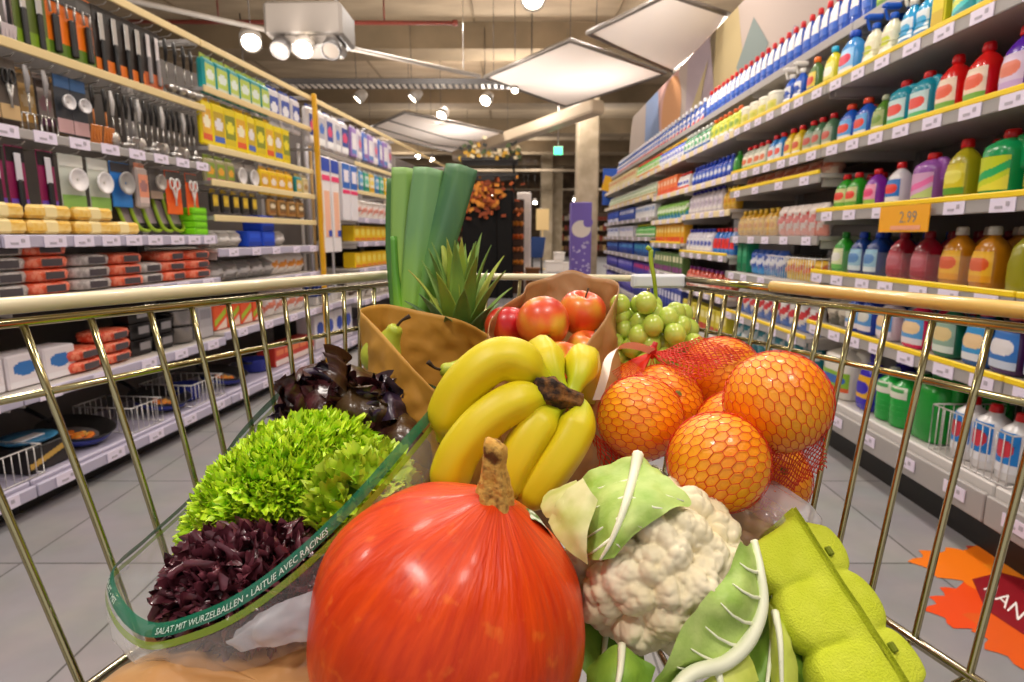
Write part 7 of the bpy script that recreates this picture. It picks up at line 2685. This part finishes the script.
def salad_bag():
    rim = [P(116, 566, .50), P(124, 600, .465), P(154, 622, .440), P(200, 611, .425), P(246, 588, .420), P(297, 549, .430), P(347, 501, .458), P(397, 445, .515), P(437, 398, .585), P(432, 385, .625), P(395, 378, .665), P(345, 368, .71), P(300, 374, .70), P(272, 398, .665), P(240, 432, .63), P(200, 487, .585), P(150, 534, .54)]
    NS = 12
    loop = spline(rim, NS, True)
    n = len(loop)
    cen = P(285, 505, .55)
    o = thing('salad_bag', 'clear salad bag with green printed rim around the lettuces', 'plastic bag', V((cen.x, cen.y, .70)))
    oc = V(o.location)
    base = []
    for p in loop:
        d = V((p.x - cen.x, p.y - cen.y, 0))
        base.append(V((cen.x, cen.y, .697)) + d * .74)
    BW = .0185        # printed band width
    bandv = []
    outs = []
    for i, p in enumerate(loop):
        d = base[i] - p
        L_ = d.length
        out = V((p.x - cen.x, p.y - cen.y, .0)).normalized()
        outs.append(out)
        bandv.append((d / L_, L_))

    def surf(i, s_):
        """point s_ metres down the wall below rim point i"""
        d, L_ = bandv[i]
        f = s_ / L_
        w = .022 * math.sin(PI * min(1, f)) ** .8
        return loop[i] + d * s_ + outs[i] * w

    NV = 18
    m = MB()

    def fn(u, v):
        i = int(round(u * n)) % n
        s_ = BW + (bandv[i][1] - BW) * v
        p = surf(i, s_)
        q = p * 30
        return p + outs[i] * (.0075 * noise.noise(q) + .004 * abs(noise.noise(q * 2.5))) * ss(0, .2, v) - oc
    m.grid(fn, n, NV, wu=True)
    m.build('film_wall', film('#f2f0ee', .93, .08), o)
    for nm, s0_, s1_, cl, lift in (('printed_band', 0, .0092, '#10785a', .0004), ('lime_band', .0122, .0180, '#98b83c', .0004)):
        m = MB()
        m.grid(lambda u, v: surf(int(round(u * n)) % n, s0_ + (s1_ - s0_) * v) + outs[int(round(u * n)) % n] * lift - oc, n, 3, wu=True)
        m.build(nm, film(cl, .25 if nm == 'printed_band' else .45, .2, .3), o)
    # arc length along the rim
    arc = [0]
    for i in range(n):
        arc.append(arc[-1] + (loop[(i + 1) % n] - loop[i]).length)

    def write(txt, start, size):
        vs, fs = text_mesh(txt, size)
        wid = max(p.x for p in vs)
        out = []
        for p in vs:
            a = start + p.x
            a %= arc[-1]
            i = 0
            lo_, hi_ = 0, n
            while hi_ - lo_ > 1:
                md = (lo_ + hi_) // 2
                if arc[md] <= a:
                    lo_ = md
                else:
                    hi_ = md
            f = (a - arc[lo_]) / max(1e-9, arc[lo_ + 1] - arc[lo_])
            s_ = .0068 - p.y
            q = lerp(surf(lo_, s_), surf((lo_ + 1) % n, s_), f)
            out.append(q + lerp(outs[lo_], outs[(lo_ + 1) % n], f) * .0011 - oc)
        m.add(out, fs, 0, False)
        return wid
    m = MB()
    a0 = arc[NS * 2 + 2]
    w_ = write('SALAT MIT WURZELBALLEN \u2022 LAITUE AVEC RACINES', a0, .0062)
    write('SALAT MIT WURZELBALLEN \u2022', arc[NS * 10], .0062)
    write('SALAT \u2022 MIT', arc[2], .0062)
    write('WURZELBALLEN', arc[NS * 14], .0062)
    m.build('lettering', mat('#dfe8dc', .5), o)
    # folded corner seam and crumpled foot of the bag
    m = MB()
    i = NS * 8
    m.grid(lambda u, v: surf(i + int(round(u * 4)) - 2, .02 + .09 * v) + outs[i] * (.004 + .006 * math.sin(PI * u)) - oc, 4, 8)
    m.build('side_gusset', film('#eef0ea', .8, .1), o)
    m = MB()
    g = patch([[P(236, 630, .425), P(272, 606, .420), P(318, 588, .42)], [P(222, 642, .42), P(268, 626, .413), P(322, 610, .415)], [P(238, 650, .42), P(275, 646, .415), P(322, 638, .415)]], 9, 9)
    sheet(m, g, ruf=.006, fr=70, seed=4)
    m.v = [tuple(V(p) - oc) for p in m.v]
    m.build('crumpled_foot', film('#dcdae0', .55, .12), o)
    return o


salad_bag()

# ------------------------------------------------------------------ floor sticker
def sticker():
    o = thing('floor_sticker', 'orange and red maple leaf floor sticker with white lettering by the detergent deck', 'floor sticker', (1.24, 1.62, .001))
    oc = V(o.location)
    rr = random.Random(12)

    def leaf(cx, cy, R_, rot, z, n=11):
        pts = []
        for k in range(n * 4):
            a = 2 * PI * k / (n * 4)
            lobe = (.80, .92, 1.0, .86)[k % 4] * (1 + .12 * math.sin(3 * a + rot))
            pts.append(V((cx + R_ * lobe * math.cos(a + rot), cy + R_ * lobe * math.sin(a + rot) * .8, z)))
        return pts
    ctr = PZ(985, 575, 0) - oc
    for nm, px, py, R_, rot, cl, z in (('red_leaf', 1022, 565, .20, .7, '#c8320c', .0006), ('orange_leaf', 985, 570, .20, .3, '#f07a10', .0010), ('fire_leaf', 990, 612, .17, 1.1, '#e84a08', .0008), ('low_leaf', 1035, 640, .17, 2.0, '#e05a10', .0012), ('amber_leaf', 1035, 580, .13, 2.6, '#f08a1c', .0014)):
        q = PZ(px, py, 0) - oc
        pts = leaf(q.x, q.y, R_, rot, z)
        m = MB()
        m.add([V((q.x, q.y, z))] + pts, [(0, 1 + k, 1 + (k + 1) % len(pts)) for k in range(len(pts))], 0, False)
        m.build(nm, mat(cl, .4), o)
    pts = [PZ(*q, 0) - oc + V((0, 0, .0018)) for q in ((972, 580), (1000, 573), (1060, 590), (1070, 650), (1030, 640), (985, 610))]
    pts = [p + V((0, 0, .0015)) for p in pts]
    pc = sum(pts, V()) / len(pts)
    m = MB()
    m.add([pc] + pts, [(0, 1 + k, 1 + (k + 1) % len(pts)) for k in range(len(pts))], 0, False)
    m.build('burgundy_panel', mat('#8a1420', .4), o)
    m = MB()
    o0, ex, ey = PZ(983, 590, 0) - oc, PZ(1018, 622, 0) - oc, PZ(996, 579, 0) - oc
    vs, fs = text_mesh('AAN', 1)
    wx = max(p.x for p in vs)
    m.add([o0 + (ex - o0) * (p.x / wx) + (ey - o0) * p.y + V((0, 0, .0045)) for p in vs], fs, 0, False)
    o1 = o0 + (ey - o0) * 1.5 + (ex - o0) * .55
    vs, fs = text_mesh('1', 1)
    m.add([o1 + (ex - o0) * (p.x / wx) + (ey - o0) * p.y + V((0, 0, .0045)) for p in vs], fs, 0, False)
    m.build('lettering', mat('#f4ece8', .4), o)


sticker()
# ------------------------------------------------------------------ light
w = bpy.data.worlds.new('store_light')
sc.world = w
w.use_nodes = True
w.node_tree.nodes['Background'].inputs[0].default_value = lin('#faf4f6')
w.node_tree.nodes['Background'].inputs[1].default_value = .5


def area(loc, aim, size, power, col='#fff5ec', sy=None):
    l = bpy.data.lights.new('store_or_fill_lamp', 'AREA')
    l.energy = power
    l.color = lin(col)[:3]
    l.size = size
    if sy:
        l.shape = 'RECTANGLE'
        l.size_y = sy
    o = bpy.data.objects.new('store_or_fill_lamp', l)
    o.location = loc
    o.rotation_euler = (V(aim) - V(loc)).to_track_quat('-Z', 'Y').to_euler()
    COL.objects.link(o)
    return o


for y in (-.6, 2.2, 5.2, 8.2, 12, 17, 23):
    for x in (-1.1, 1.0):
        area((x, y, 3.9), (x * 1.0, y + .3, 0), .5, 30 if y < 3 else 48)
for (x, y) in ((0, 11), (-2, 16), (2, 16), (0, 22), (-4, 22)):  # added upward fill lamps that brighten the far ceiling, no fixtures there
    area((x, y, 2.9), (x, y, 5), .5, 60)
for x in (-5, 5):
    for y in (3, 9, 15, 22, 28):
        area((x, y, 3.9), (x, y, 0), .6, 80)
# track spots over the trolley
area((-.7, -.3, 3.0), (0, .5, .85), .14, 7)
area((.9, .2, 3.0), (.1, .5, .85), .14, 5)
area((-.3, 1.6, 3.0), (0, .6, .85), .14, 5)
# added fill uplights over the gondola tops, unseen, brightening ceiling and sails
for s in (2.5, 5.0, 7.5):
    p = RIGHT.at(s, .62, 2.15)
    area(p, p + V((-.25, 0, 1)), 1.6, 75, sy=.12)
    p = LEFT.at(s, .62, 2.25)
    area(p, p + V((.25, 0, 1)), 1.6, 75, sy=.12)

sc.view_settings.view_transform = 'Standard'
sc.view_settings.look = 'None'
sc.view_settings.gamma = 1
sc.view_settings.use_curve_mapping = False
sc.view_settings.exposure = 0.25
sc.cycles.use_denoising = True
sc.cycles.max_bounces = 8
sc.cycles.transparent_max_bounces = 24
sc.cycles.sample_clamp_indirect = 6
sc.cycles.caustics_reflective = False
sc.cycles.caustics_refractive = False
